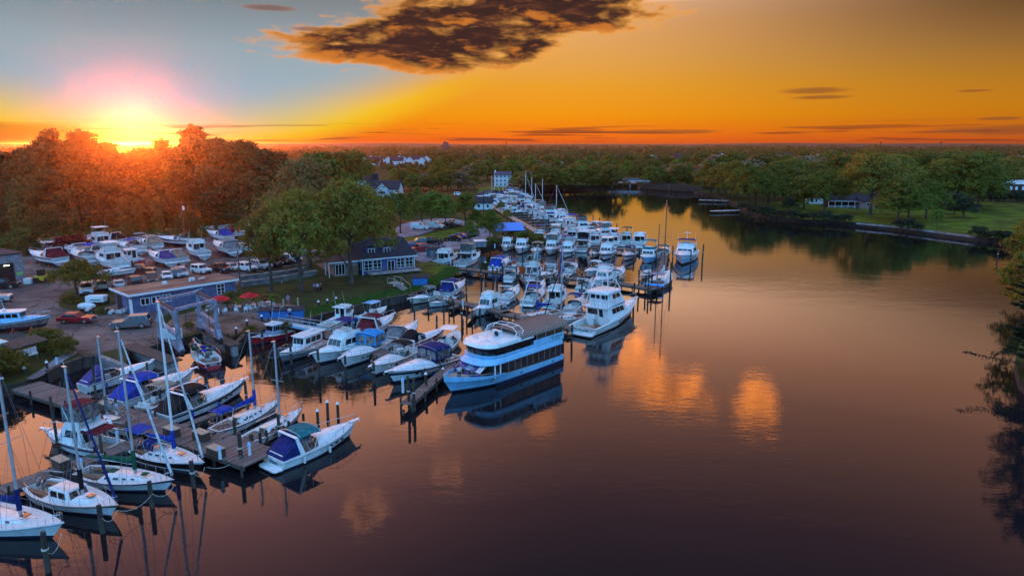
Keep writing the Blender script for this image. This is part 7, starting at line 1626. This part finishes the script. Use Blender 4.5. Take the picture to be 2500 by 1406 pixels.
# ------------------------------------------------------------------ patio furniture and people
REDC = cloth('red_umbrella_cloth', (.75, .02, .03))
def parasol(px, py, lab, r=1.5, h=2.5, closed=False):
    o = thing('patio_umbrella', lab, 'umbrella', G(px, py, ZG), r, 'patio umbrellas'); MB().tube((0, 0, 0), (0, 0, h+.15), .03, .025, 6).build('pole', STEEL, o); MB().tube((0, 0, 0), (0, 0, .12), .3, .28, 10).build('base', CONC, o)
    m = MB(); k = 8; rr = [[(q*r*math.cos(2*math.pi*i/k), q*r*math.sin(2*math.pi*i/k), h-z) for i in range(k)] for q, z in ((1, .62), (.5, .26), (.02, 0))]
    if closed: rr = [[(q*.35*math.cos(2*math.pi*i/k), q*.35*math.sin(2*math.pi*i/k), h-z) for i in range(k)] for q, z in ((.7, 1.2), (1, .5), (.1, 0))]
    m.rings(rr, False, True); m.build('canopy', REDC, o)
parasol(540, 760, 'open red patio umbrella nearest the workshop'); parasol(611, 752, 'open red patio umbrella beside the pole'); parasol(648, 756, 'half closed red patio umbrella among the palms', closed=True)
CHR = None
def chair(px, py, rz, lab):
    global CHR
    if CHR is None:
        CHR = o = thing('patio_chair', lab, 'chair', (0, 0, 0), 0, 'white patio chairs'); MB().box((0, 0, .42), (.5, .5, .06)).build('seat', TRIM, o); MB().box((-.25, 0, .68), (.06, .5, .5)).build('backrest', TRIM, o)
        for x in (-.2, .2): [MB().tube((x, s*.22, 0), (x, s*.2, .42), .03, .03, 4).build('leg', TRIM, o) for s in (-1, 1)]
        for s in (-1, 1): MB().box((0, s*.26, .62), (.5, .05, .05)).build('armrest', TRIM, o)
    else: o = copy_tree(CHR)
    o.location = G(px, py, ZG+.06); o.rotation_euler.z = rz; o['label'] = lab
for i, (px, py) in enumerate([(508, 764), (520, 761), (531, 768), (549, 766), (578, 764), (588, 756), (600, 762), (606, 757), (614, 760), (628, 758), (636, 752), (646, 756), (660, 752), (668, 748), (640, 746), (572, 752)]): chair(px, py, r_.uniform(0, 6.28), f'{ordn(i)} white plastic chair of the patio, counted along the terrace edge')
for i, (px, py) in enumerate([(514, 758), (583, 758), (622, 754), (655, 748)]):
    o = thing('patio_table', f'{ordn(i)} round patio table from the left', 'table', G(px, py, ZG+.06), 0, 'patio tables'); MB().tube((0, 0, .70), (0, 0, .75), .55, .55, 14).build('top', OFFW, o); MB().tube((0, 0, 0), (0, 0, .70), .06, .05, 6).build('leg', STEEL, o)
def palm(px, py, pt, lab):
    b = G(px, py, ZG); h = max(1.6, top_z(pt, b)-ZG); o = thing('potted_palm', lab, 'palm', b, 0, 'potted palms on the patio'); MB().tube((0, 0, 0), (0, 0, .5), .25, .34, 10).build('pot', TEAK, o); MB().tube((0, 0, .4), (0, 0, h*.6), .1, .07, 6).build('trunk', BARK, o)
    m = MB()
    for k in range(13):
        a = k*2.4+r_.uniform(-.2, .2); el = r_.uniform(.2, 1.2); L = h*r_.uniform(.5, .72); prev = None
        for j in range(6):
            t = j/5; q = Vector((math.cos(a)*L*t*math.cos(el*(1-t*.7)), math.sin(a)*L*t*math.cos(el*(1-t*.7)), h*.6+L*(math.sin(el)*t-.62*t*t))); w = .17*math.sin(math.pi*min(.98, t*.85+.12))*h*.5; sd_ = Vector((-math.sin(a), math.cos(a), 0))*w
            if prev: m.quad(prev[0]-prev[1], prev[0]+prev[1], q+sd_, q-sd_); 
            prev = (q, sd_)
    m.build('frond', LEAF_OLIVE, o)
for px, py, pt, lab in [(556, 758, 728, 'potted palm right of the first red umbrella'), (572, 756, 732, 'small potted palm before the workshop corner'), (592, 760, 722, 'broad potted palm under the second umbrella'), (628, 758, 715, 'potted palm right of the second umbrella'), (664, 756, 708, 'tallest potted palm by the landing steps'), (520, 766, 742, 'low potted palm at the left end of the patio'), (584, 745, 718, 'bushy potted palm against the pole')]: palm(px, py, pt, lab)
z1 = ZG+.02
for px, py, face, lab, sh, lg, k in [(768, 713, 1.2, 'woman in lilac top on the lawn, left of the three', 'lilac', 'denim', dict(h=1.64)), (776, 714, 1.6, 'man in white shirt on the lawn, middle of the three', 'white', 'black', {}), (784, 713, 2.6, 'man in black on the lawn, right of the three', 'black', 'black', dict(arms='phone')), (688, 693, 0, 'small child in black and white by the terrace wall', 'black', 'white', dict(h=1.15)),
                                     (704, 745, -1.5, 'woman in lilac top and pink trousers on the steps', 'lilac', 'pink', dict(walk=.15)), (661, 776, .2, 'man in navy leaning at the landing deck rail', 'navy', 'navy', dict(arms='fold')), (708, 778, -1.0, 'man in white shirt on the gangway deck', 'white', 'navy', dict(arms='phone')), (678, 772, -1.4, 'person in red cap and black shirt by the bar counter', 'black', 'grey', dict(hairc=(.4, .03, .03))), (690, 772, -1.8, 'person in dark clothes by the bar counter', 'grey', 'black', {}), (702, 770, -2.2, 'person in black at the foot of the steps', 'black', 'black', {})]:
    person(G(px, py, z1 if py < 760 else 1.5), face, lab, CL[sh], CL[lg], group='people ashore', **k)
for i, (px, py, s) in enumerate([(1100, 659, 'pink'), (1106, 661, 'white'), (1112, 660, 'red'), (1118, 662, 'lilac')]): person(G(px, py, .3), 2+i, f'{ordn(i)} of four people sitting on the bank under the upper pier', CL[s], CL['denim'], sit=True, h=1.6, group='people on the bank')
# docks of the right bank
pp('white_jetty', 'white jetty with tall posts in front of the right bank trees', (1706, 488), (1778, 490), 1.6, .9, m_=TRIM, cat='jetty', group='jetties of the right bank'); pp('white_jetty', 'nearer white jetty of the right bank', (1735, 515), (1806, 513), 1.5, .9, m_=TRIM, cat='jetty', group='jetties of the right bank')
for px, py, pt in [(1712, 492, 462), (1724, 494, 481), (1742, 496, 483), (1760, 494, 482)]: pile(px, py, pt, 'at the white jetties of the right bank')

# ------------------------------------------------------------------ mooring piles
ph = 'in front of the sailing-boat row'
for x, y, t in [(118, 1395, 1297), (252, 1300, 1232), (372, 1240, 1175), (474, 1190, 1125), (590, 1142, 1055)]: pile(x, y, t, ph, r=.17)
ph = 'at the plank boardwalk end'
for x, y, t, c in [(617, 1098, 1060, 0), (637, 1090, 1055, 0), (652, 1082, 1050, 0), (606, 1005, 930, 0), (682, 1075, 1012, 0), (707, 1060, 1028, 0), (742, 1045, 1010, 0), (776, 1030, 1002, 1), (800, 1020, 980, 1), (826, 1025, 985, 1), (576, 1075, 1022, 0)]: pile(x, y, t, ph, bool(c), .14)
ph = 'between the sloops and the plank boardwalk'
for x, y, t in [(145, 1105, 968), (240, 1020, 870), (255, 1165, 1062), (164, 1010, 978), (366, 960, 885), (394, 1010, 950), (470, 1050, 1000), (322, 945, 905)]: pile(x, y, t, ph, False, .12)
ph = 'along the front of the middle row'
for x, y, t in [(642, 852, 805), (712, 890, 838), (781, 918, 852), (846, 922, 868), (915, 938, 885), (1000, 1000, 918), (1012, 1002, 925), (1042, 960, 912), (1082, 920, 900), (700, 830, 792), (560, 850, 815)]: pile(x, y, t, ph, x in (1042, 1082), .15)
ph = 'in the pink water behind the dinner boat'
for x, y, t in [(1006, 745, 728), (1046, 760, 736), (1084, 768, 742), (1066, 812, 770), (1012, 770, 762), (1128, 790, 745), (1130, 800, 782), (1172, 775, 752), (1224, 770, 745), (1374, 840, 788), (1370, 838, 772), (1395, 838, 792), (1140, 745, 690), (1186, 730, 683), (1420, 735, 690)]: pile(x, y, t, ph, False, .14)
ph = 'of the upper pier'
for x, y, t, c in [(1176, 700, 645, 0), (1186, 672, 640, 1), (1204, 690, 648, 1), (1214, 690, 652, 1), (1228, 695, 640, 1), (1246, 670, 640, 0), (1262, 690, 650, 0), (1318, 690, 662, 0), (1352, 712, 668, 0), (1420, 690, 645, 0), (1378, 705, 672, 0), (1508, 705, 672, 0), (1494, 706, 682, 0), (1560, 710, 658, 0), (1575, 715, 672, 0), (1582, 718, 670, 0), (1591, 700, 640, 0), (1546, 745, 690, 0), (1474, 690, 660, 0)]: pile(x, y, t, ph, bool(c), .16)
ph = 'of the bow-on row'
for x, y, t in [(1240, 622, 598), (1276, 628, 605), (1312, 632, 606), (1358, 626, 610), (1396, 634, 616), (1446, 636, 618), (1492, 640, 620), (1546, 644, 625), (1602, 640, 618), (1642, 655, 600), (1636, 700, 640), (1686, 650, 612)]: pile(x, y, t, ph, False, .15)
pile(1714, 642, 596, 'in open water right of the motor yacht', False, .16); pile(1496, 583, 560, 'off the bow of the express yacht', False, .16); pile(2434, 635, 608, 'in the creek by the right edge tree', False, .15)
for i in range(14):
    p = FA+fd*(8+i*8.2)+fn*(23.5+rng.uniform(-.6, .6)); x, y = proj(p); pile(x, y, -3.2, 'of the outer line along the far pier', False, .16)
ph = 'with caps along the timber sea wall'
for x, y in [(578, 838), (606, 818), (640, 806), (662, 800), (780, 768), (800, 764), (822, 759), (964, 726), (983, 722)]: pile(x, y, -2.1, ph, True, .16)
pile(66, 940, -2.0, 'by the pale footpath', True, .15); pile(120, 925, -2.0, 'by the pale footpath', True, .15); pile(12, 965, -1.9, 'by the pale footpath', True, .15)
flush_piles()
# mooring lines of the sloops
for i, (a, b_) in enumerate([((150, 1300, 1.2), (118, 1350, 1.4)), ((285, 1245, 1.2), (250, 1265, 1.2)), ((425, 1185, 1.2), (372, 1205, 1.2)), ((500, 1140, 1.2), (474, 1155, 1.3)), ((285, 1245, 1.2), (372, 1205, 1.2)), ((505, 1140, 1.2), (590, 1110, 1.2))]):
    p, q = G(*a), G(*b_); o = thing('mooring_line', f'{ordn(i)} slack mooring line from the left at the bows of the sloops', 'mooring line', p, 0, 'mooring lines'); m = MB(); m.path([p.lerp(q, k/8)-p-Vector((0, 0, 2.0*(k/8)*(1-k/8))) for k in range(9)], .02, 4); m.build('rope', ROPE, o)

# ------------------------------------------------------------------ trees near the marina
def repaint(o, m_):
    for ch in kids(o):
        if ch.name.startswith('crown'): ch.material_slots[0].link = 'OBJECT'; ch.material_slots[0].material = m_
repaint(ptree('oak', 735, 712, 462, 'tall yellow olive tree in front with the left of two bare trunks on the lawn', wide=.74, rz=.4), LEAF_SUNNY)
repaint(ptree('oak2', 664, 716, 505, 'slimmer yellow olive tree with the leftmost trunk on the lawn', wide=.72, rz=2.0), LEAF_SUNNY)
ptree('oak', 858, 694, 440, 'broad dark olive tree standing in front of the clubhouse', wide=.86, rz=3.9)
ptree('sycamore', 756, 655, 388, 'large pale feathery tree behind the lawn trees', wide=.95, rz=1.0)
ptree('green', 800, 610, 372, 'dark round tree behind the pale feathery tree', wide=1.1)
ptree('oak2', 905, 640, 470, 'olive tree behind the clubhouse roof', wide=.9)
ptree('young', 1054, 556, 468, 'young tree with forked trunk before the left white van'); ptree('young', 1088, 565, 478, 'young tree just right of the two white vans'); ptree('young', 1030, 560, 480, 'young thin tree left of the white vans'); ptree('young', 978, 570, 470, 'olive young tree at the left end of the upper road'); ptree('young', 1136, 555, 470, 'bright lime tree standing at the road bend', wide=1.15)
ptree('young', 1148, 590, 540, 'small sapling beside the teal blue shed'); ptree('green', 1196, 586, 510, 'dark green tree left of the blue roofed shelter', wide=.8); ptree('young', 1238, 545, 512, 'olive tree at the near end of the far pier walkway', wide=1.2); ptree('young', 1222, 520, 492, 'small tree by the far pier cottage', wide=1.1)
ptree('green', 1165, 555, 512, 'dark round tree behind the thin black pole', wide=1.0)
ptree('green2', 950, 545, 476, 'green tree below the white clapboard house', wide=.9); ptree('green', 1004, 520, 470, 'green tree right of the white clapboard house', wide=.8); ptree('young', 1075, 520, 472, 'small bright tree in the far car park'); ptree('far3', 1020, 495, 455, 'slender tree beside the far car park')
ptree('small', 190, 726, 636, 'small umbrella-shaped tree with forked trunk on the grass island', wide=1.0, rz=.8)
for x, y, t, k, lab, w in [(110, 850, 806, 'bush', 'olive bush beside the lobster boat', 1.3), (160, 866, 826, 'bush', 'rounded olive bush at the end of the asphalt', 1.1), (75, 862, 828, 'bush', 'dark bush behind the meter boxes', 1.2), (20, 905, 858, 'bush', 'large dark bush at the left edge above the boardwalk', 1.3), (-30, 930, 860, 'bush', 'dark bush cut by the left edge', 1.4),
                           (1282, 592, 566, 'bush', 'dark bush right of the blue roofed shelter', 1.5), (1262, 580, 556, 'bush', 'green bush behind the blue roofed shelter', 1.5), (1310, 596, 574, 'bush', 'dark bush at the shore before the finger piers', 1.6), (1252, 560, 542, 'bush', 'small bush beside the far walkway', 1.3), (566, 742, 712, 'bush', 'dark green shrub at the right corner of the workshop', 1.0), (1200, 600, 580, 'bush', 'low shrub by the shore end of the bow-on row', 1.2), (1050, 700, 690, 'bush', 'low shrub under the bright blue shed', 1.0), (248, 768, 750, 'bush', 'weedy shrub beside the scrap heaps', .9), (176, 740, 722, 'bush', 'low shrub under the umbrella-shaped tree', 1.5), (700, 800, 786, 'bush', 'weeds on the bank beside the gangway', 1.2), (610, 812, 796, 'bush', 'weeds on the dirt bank right of the hoist', 1.3), (460, 800, 786, 'bush', 'weeds on the dirt bank behind the hoist', 1.3)]:
    ptree(k, x, y, t, lab, 'shrubs of the marina', w)
o = tree('bush', G(178, 622, ZG), 4.2, 'maroon leaved shrub behind the stored boats', 'shrubs of the marina', 1.5)
for ch in kids(o):
    if ch.name.startswith('crown'): ch.material_slots[0].link = 'OBJECT'; ch.material_slots[0].material = LEAF_RED
# ------------------------------------------------------------------ the woods on the left
def row(kindlist, x0, x1, n, py, tops, phrase, jx=14, jy=5, wide=1.0, grp='trees of the woods'):
    for i in range(n):
        t = (i+.5)/n; x = x0+(x1-x0)*t+rng.uniform(-jx, jx); y = py(t)+rng.uniform(-jy, jy); tp = tops(x)+rng.uniform(-9, 9)
        k = kindlist[(i*7+i//3) % len(kindlist)]; ptree(k, x, y, tp, f'{ordn(i)} tree from the left {phrase}', grp, wide*rng.uniform(.9, 1.15))
def skyline(x):
    pts = [(-300, 345), (0, 362), (60, 358), (100, 340), (150, 318), (230, 318), (270, 338), (310, 354), (370, 352), (410, 346), (450, 316), (500, 306), (530, 318), (570, 338), (640, 345), (700, 360), (760, 380), (830, 372), (900, 400)]
    for (a, b), (c, d) in zip(pts[:-1], pts[1:]):
        if a <= x <= c: return b+(d-b)*(x-a)/(c-a)
    return 380
row(['wood', 'wood2'], -160, 860, 15, lambda t: 512-26*t, lambda x: skyline(x)+6, 'in the back row of the woods', wide=1.15)
row(['wood2', 'wood'], -180, 820, 14, lambda t: 548-25*t, lambda x: skyline(x)+34, 'in the middle row of the woods', wide=1.1)
row(['wood', 'wood2', 'wood2'], -170, 760, 14, lambda t: 580-26*t, lambda x: skyline(x)+88, 'in the front row of the woods', wide=.95)
row(['vine', 'wood2', 'vine'], -120, 640, 11, lambda t: 604-36*t, lambda x: 505-24*math.sin(x*.021), 'along the low vine hung edge of the woods', wide=1.0)
for x, y, t, w, lab in [(70, 622, 425, 1.0, 'tall vine hung trunk at the left edge of the woods'), (310, 592, 478, 1.05, 'arched vine covered tree in the middle of the woods edge'), (245, 588, 522, .9, 'short vine covered stump tree at the woods edge'), (425, 560, 385, .95, 'tall narrow vine tower below the sun glow'), (360, 570, 470, 1.0, 'vine covered tree left of the reddish utility pole')]: ptree('vine', x, y, t, lab, 'trees of the woods', w)
for x, y, t, lab in [(150, 520, 314, 'tall open crowned tree silhouetted left of the setting sun'), (215, 520, 316, 'open crowned tree silhouetted just left of the setting sun'), (490, 505, 304, 'tallest open crowned tree right of the setting sun'), (410, 510, 338, 'small topped tree close to the setting sun')]: ptree('tall', x, y, t, lab, 'trees of the woods', 1.1)
for x, y, t, k, lab in [(655, 545, 360, 'wood', 'broad woodland tree behind the pale feathery tree'), (600, 540, 340, 'wood2', 'tall woodland tree left of the pale feathery tree'), (560, 545, 350, 'wood', 'woodland tree behind the trailer boats'), (865, 480, 368, 'green2', 'dark tree left of the white clapboard house'), (830, 490, 372, 'green', 'tall dark tree behind the lawn trees')]: ptree(k, x, y, t, lab, 'trees of the woods', 1.1)
# ------------------------------------------------------------------ trees of the right bank
RB = [(1735, 472, 392, 'far', 'leftmost tree at the tip of the right bank'), (1770, 478, 398, 'far2', 'second tree of the right bank behind the jetties'), (1826, 505, 402, 'green', 'big tree at the water edge right of the jetties'), (1860, 508, 415, 'green2', 'tree with trunk at the right end of the jetties'), (1800, 490, 410, 'green', 'tree standing right behind the white jetties'), (1890, 492, 395, 'green', 'dark tree behind the lawn left of the small pine'), (1945, 492, 412, 'far2', 'olive tree behind the small pine'), (2012, 518, 415, 'green2', 'slim trunked tree left of the peach gabled cottage'), (1962, 512, 430, 'far2', 'small crowned tree on the lawn left of the cottage'), (2124, 526, 372, 'oak', 'tallest olive tree standing right of the cottage porch'), (2190, 545, 435, 'green', 'bright round tree at the water edge right of the cottage'), (2260, 535, 440, 'green2', 'twin tree right of the bright round tree'), (2150, 492, 380, 'green', 'tree behind the cottage roof'), (2080, 480, 385, 'far2', 'dark tree above the cottage roof'), (2230, 492, 368, 'green', 'tall tree behind the bright round tree'), (2310, 500, 365, 'oak2', 'tall tree behind the small cedar'), (2350, 512, 376, 'green', 'dark tree right of the small cedar'), (2385, 515, 395, 'green2', 'tree before the brick row houses'), (2420, 480, 400, 'far', 'tree above the brick row houses'), (2470, 475, 392, 'far2', 'tree at the right edge above the row houses'), (2020, 470, 392, 'far', 'tree behind the white shed'), (1985, 480, 400, 'far2', 'tree left of the white shed'), (1910, 470, 390, 'far', 'tree at the back of the lawn behind the small pine')]
for x, y, t, k, lab in RB: ptree(k, x, y, t, lab, 'trees of the right bank', 1.08)
for i, (x, y, t) in enumerate([(1752, 476, 402), (1790, 484, 396), (1843, 500, 425), (1875, 502, 400), (1930, 488, 388), (1975, 486, 394), (2052, 484, 380), (2105, 494, 384), (2175, 505, 376), (2216, 540, 446), (2245, 498, 372), (2290, 505, 388), (2335, 498, 372), (2372, 500, 372), (2440, 482, 388)]):
    ptree(['green', 'green2', 'oak2'][i % 3], x, y, t, f'{ordn(i)} full crowned tree from the left in the grove of the right bank', 'trees of the right bank', 1.22)
ptree('cedar', 1926, 517, 478, 'small dark pine on the lawn left of the cottage', 'trees of the right bank'); ptree('cedar', 2352, 532, 478, 'spreading small cedar on the right lawn', 'trees of the right bank', 1.2); ptree('young', 2286, 555, 512, 'reddish sapling by the right lawn edge', 'trees of the right bank'); ptree('cedar', 2330, 525, 470, 'dark cedar behind the spreading small cedar', 'trees of the right bank', .9)
for i, x in enumerate(range(2400, 2520, 17)): ptree('shrub', x, 492, 466, f'{ordn(i)} dark clipped shrub from the left of the hedge before the row houses', 'hedge before the row houses', .9)
for i, (x, y) in enumerate([(1836, 521), (1850, 524), (1868, 527), (1890, 530), (1912, 534), (1936, 537), (1958, 537), (1985, 539), (2014, 541), (2040, 542), (2062, 543), (2215, 558), (2240, 562), (2200, 556), (2390, 578), (2410, 582), (2432, 584), (2450, 588), (1812, 512), (2475, 592)]): ptree('shrub', x, y, y-16-4*(i % 3), f'{ordn(i)} dark shoreline shrub from the left along the right bank', 'shoreline shrubs of the right bank', 1.2)
# near conifer at the right edge
def near_conifer():
    b = G(2560, 925, ZG); H = top_z(575, b)-ZG+1.0; o = thing('leaning_conifer', 'dark feathery conifer at the right edge reaching over the water', 'tree', b, 0, 'trees of the right bank'); r = np.random.default_rng(5); q = random.Random(4); V = []; t = MB()
    t.tube((0, 0, -.5), (0, .2, H), .28, .05, 8)
    for k in range(150):
        z = .6+(H-1.0)*k/150; a = q.uniform(0, 6.28); L = (3.2*(1-z/H)**.55+.8)*q.uniform(.6, 1.1)*1.3
        if k % 13 == 4: a = math.pi+q.uniform(-.35, .35); L *= 1.55
        d = Vector((math.cos(a), math.sin(a), q.uniform(.05, .45))); p0 = Vector((0, .2*z/H, z)); p1 = p0+d*L; t.tube(p0, p1, .05, .012, 4, False)
        for j in range(5, 26):
            p = p0.lerp(p1, j/25); s = Vector((-d.y, d.x, 0)).normalized()
            for sg in (-1, 1):
                e = s*sg*L*.20*(1-.75*j/25)*q.uniform(.7, 1.2)+d*.30+Vector((0, 0, q.uniform(-.25, .05)))
                m = 4
                for w in range(m):
                    c = p+e*(w+.7)/m; f = Vector((q.uniform(-1, 1), q.uniform(-1, 1), q.uniform(-1, 1))).normalized(); g = e.normalized(); hh = g.cross(f).normalized(); l = q.uniform(.17, .32)
                    V += [c-g*l, c+hh*l*.35, c+g*l, c-hh*l*.35]
    quads_obj('foliage', np.array([tuple(v) for v in V]), LEAF_DARK, o); t.build('trunk', BARK, o, smooth=50)
near_conifer()
ptree('green2', 2520, 690, 530, 'dark leafy tree cut by the right edge behind the conifer', 'trees of the right bank', 1.0)
ptree('green', 2545, 800, 590, 'dark tree beyond the right edge behind the conifer', 'trees of the right bank', 1.0)
# ------------------------------------------------------------------ far shore and the wooded plain
FS = [(1010+i*33, 470-6*math.sin(i), 418+9*math.sin(i*1.7)) for i in range(6)]
kk = ['far', 'far2', 'far', 'far3', 'far2', 'blossom']
grp_far = [('along the far shore left of the bridge', [(x, 464-abs(x-1420)*.01, 412+10*math.sin(x*.07)) for x in range(1268, 1500, 14)]), ('along the far shore right of the bridge', [(x, 457, 412+9*math.sin(x*.09)) for x in range(1588, 1720, 13)]),
           ('in the clump behind the far car park', [(x, 468-(x-960)*.02, 424+10*math.sin(x*.05)) for x in range(985, 1165, 13)]), ('in the belt behind the tall white house', [(x, 440, 398+8*math.sin(x*.11)+(20 if x < 1064 else 0)) for x in range(960, 1700, 19)]), ('in the second belt behind the tall white house', [(x, 424, 386+7*math.sin(x*.13)+(24 if x < 1064 else 0)) for x in range(980, 1700, 24)]),
           ('in the belt behind the right lawn', [(x, 462, 388+9*math.sin(x*.06)) for x in range(1745, 2520, 22)]), ('in the second belt behind the right lawn', [(x, 436, 378+8*math.sin(x*.08)) for x in range(1715, 2520, 26)])]
for phr, lst in grp_far:
    for i, (x, y, t) in enumerate(lst):
        k = kk[(i*5+len(phr)) % 6] if (i*3+len(phr)) % 11 else 'blossom'
        if k == 'blossom' and i % 2: k = 'far'
        ptree(k, x+rng.uniform(-5, 5), y+rng.uniform(-3, 3), t, f'{ordn(i)} tree from the left {phr}', 'distant trees', rng.uniform(1.05, 1.35))
for x, y, t, lab in [(1612, 458, 414, 'pale blossoming tree beside the bridge'), (1650, 452, 400, 'large buff blossoming tree above the reeds'), (1497, 452, 425, 'white flowering tree at the left end of the bridge')]: ptree('blossom', x, y, t, lab, 'distant trees', 1.1)
for i, x in enumerate(range(1282, 1500, 12)): ptree('shrub', x, 465, 452, f'{ordn(i)} bank shrub from the left on the far shore', 'bank shrubs of the far shore', 1.5)
# reeds by the bridge
rr_ = np.random.default_rng(3)
a, b_ = G(1578, 461, .2), G(1702, 468, .2)
n = 5000; tt = rr_.random(n); P0 = np.array([tuple(a.lerp(b_, t)) for t in tt])+rr_.normal(size=(n, 3))*np.array([1.2, 4.0, 0]); P0[:, 2] = .3; hh = 2.2+1.6*rr_.random(n)*np.sin(np.pi*np.clip(tt, .15, .9)); w = .12+.12*rr_.random(n); le = rr_.normal(size=(n, 2))*.3
V = np.stack([P0+np.c_[-w, 0*w, 0*w], P0+np.c_[w, 0*w, 0*w], P0+np.c_[le[:, 0]+w*.5, le[:, 1], hh], P0+np.c_[le[:, 0]-w*.5, le[:, 1], hh]], 1).reshape(-1, 3)
tag(quads_obj('reeds', V, leafmat('dry_reeds', (.22, .13, .10), (.09, .055, .04), (.2, .1, .06), .2)), kind='stuff')
# undergrowth below the woods
n = 16000; r2 = np.random.default_rng(8); px = r2.uniform(-150, 760, n); py = 612-38*(px/620)-r2.random(n)**1.4*70
pts = np.array([tuple(G(x, y, ZG)) for x, y in zip(px, py)]); hgt = 1.2+1.3*np.sin(px*.05)*np.sin(py*.13)+1.0; pts[:, 2] += r2.random(n)*np.clip(hgt, .4, 4)
nr = r2.normal(size=(n, 3))+np.array([0, -.3, .5]); nr /= np.linalg.norm(nr, axis=1)[:, None]; a_ = np.cross(nr, r2.normal(size=(n, 3))); a_ /= np.linalg.norm(a_, axis=1)[:, None]; c_ = np.cross(nr, a_); s_ = (.5+.7*r2.random(n))[:, None]
V = np.stack([pts-a_*s_*.5, pts+c_*s_*.4, pts+a_*s_*.5, pts-c_*s_*.4], 1).reshape(-1, 3); tag(quads_obj('undergrowth', V, LEAF_VINE), kind='stuff')
# grass tufts on the river banks
n = 9000; lst = [p for p in GP([(742, 774), (800, 760), (880, 740), (940, 726), (1000, 713), (1046, 702), (1070, 689), (1092, 675), (1104, 662)])]; i_ = r2.integers(0, len(lst)-1, n); t_ = r2.random(n)
pts = np.array([tuple(lst[i].lerp(lst[i+1], t)) for i, t in zip(i_, t_)])+np.c_[r2.normal(size=n)*.8-.3, r2.random(n)*4.5, 0*t_]; h_ = .15+.25*r2.random(n); w = .05+.05*r2.random(n); le = r2.normal(size=(n, 2))*.12
V = np.stack([pts+np.c_[-w, 0*w, 0*w], pts+np.c_[w, 0*w, 0*w], pts+np.c_[le[:, 0]+w*.3, le[:, 1], h_], pts+np.c_[le[:, 0]-w*.3, le[:, 1], h_]], 1).reshape(-1, 3); tag(quads_obj('bank_grass', V, leafmat('bank_grass_blades', (.075, .13, .02), (.03, .07, .012), (.1, .2, .02), .3)), kind='stuff')
# the wooded plain out to the horizon, one mass
def plain():
    r = np.random.default_rng(12); N_ = 3600; u = r.random(N_); D = 560*(9000/560)**(u**1.05); az = R(-42)+R(86)*r.random(N_); keep = np.ones(N_, bool)
    C = np.c_[D*np.sin(az), D*np.cos(az)]; sc = np.clip((D/700)**.55, 1, 4.5); rad = r.uniform(4.5, 8.5, N_)*sc; hz = np.array([(math.atan2(c.x, c.y), c.length) for c in FARH if c.y > 600]); near = ((np.abs(az[:, None]-hz[None, :, 0]) < R(.75)) & (D[:, None] > hz[None, :, 1]*.92) & (D[:, None] < hz[None, :, 1]*1.02)).any(1)
    D, az, C, sc, rad = D[~near], az[~near], C[~near], sc[~near], rad[~near]; N_ = len(D); h = (6+9*r.random(N_)**1.8)*(1+.25*np.sin(az*31+D*.004))*np.clip((D/900)**.12, 1, 1.35); ok = ~((np.degrees(az) > -13.5) & (np.degrees(az) < -6.5) & (D < 640)); D, az, C, sc, rad, h = D[ok], az[ok], C[ok], sc[ok], rad[ok], h[ok]; N_ = len(D)
    per = 34; ci = np.repeat(np.arange(N_), per); n = len(ci); d = r.normal(size=(n, 3)); d /= np.linalg.norm(d, axis=1)[:, None]; d[:, 2] = np.abs(d[:, 2])*.9-.25
    lob = r.normal(size=(n, 3))*.16
    P = np.c_[C[ci], np.zeros(n)]+np.c_[d[:, :2]*rad[ci][:, None], (h[ci]*.55+d[:, 2]*h[ci]*.50)]*1.0+lob*rad[ci][:, None]
    P[:, 2] = np.clip(P[:, 2], 1.5, 24)
    nr = d+r.normal(size=(n, 3))*.5; nr /= np.linalg.norm(nr, axis=1)[:, None]; a = np.cross(nr, r.normal(size=(n, 3))); a /= np.linalg.norm(a, axis=1)[:, None]; b = np.cross(nr, a); s = (rad[ci]*.42*(.6+.8*r.random(n)))[:, None]
    V = np.stack([P-a*s*.6, P+b*s*.5, P+a*s*.6, P-b*s*.5], 1).reshape(-1, 3); V[:, 2] = np.clip(V[:, 2], .2, 34)
    m = leafmat('far_wood_leaves', (.050, .088, .014), (.014, .026, .009), (.08, .12, .02), .2)
    for nd in m.node_tree.nodes:
        if nd.type == 'TEX_NOISE': nd.inputs['Scale'].default_value = .035
    tag(quads_obj('far_woods', V, m), kind='stuff')
plain()

# ------------------------------------------------------------------ haze
def haze():
    m = MB(); m.box((0, 5600, 16.2), (24000, 12600, 38.4)); o = m.build('haze', None)
    mm = bpy.data.materials.new('evening_haze'); mm.use_nodes = True; t = mm.node_tree; t.nodes.clear(); pv = t.nodes.new('ShaderNodeVolumePrincipled'); out = t.nodes.new('ShaderNodeOutputMaterial')
    pv.inputs['Color'].default_value = (.95, .90, .88, 1); pv.inputs['Density'].default_value = HAZE_D; pv.inputs['Anisotropy'].default_value = .95
    t.links.new(pv.outputs[0], out.inputs['Volume']); o.data.materials.clear(); o.data.materials.append(mm); o['kind'] = 'stuff'
HAZE_D = .00010
haze()
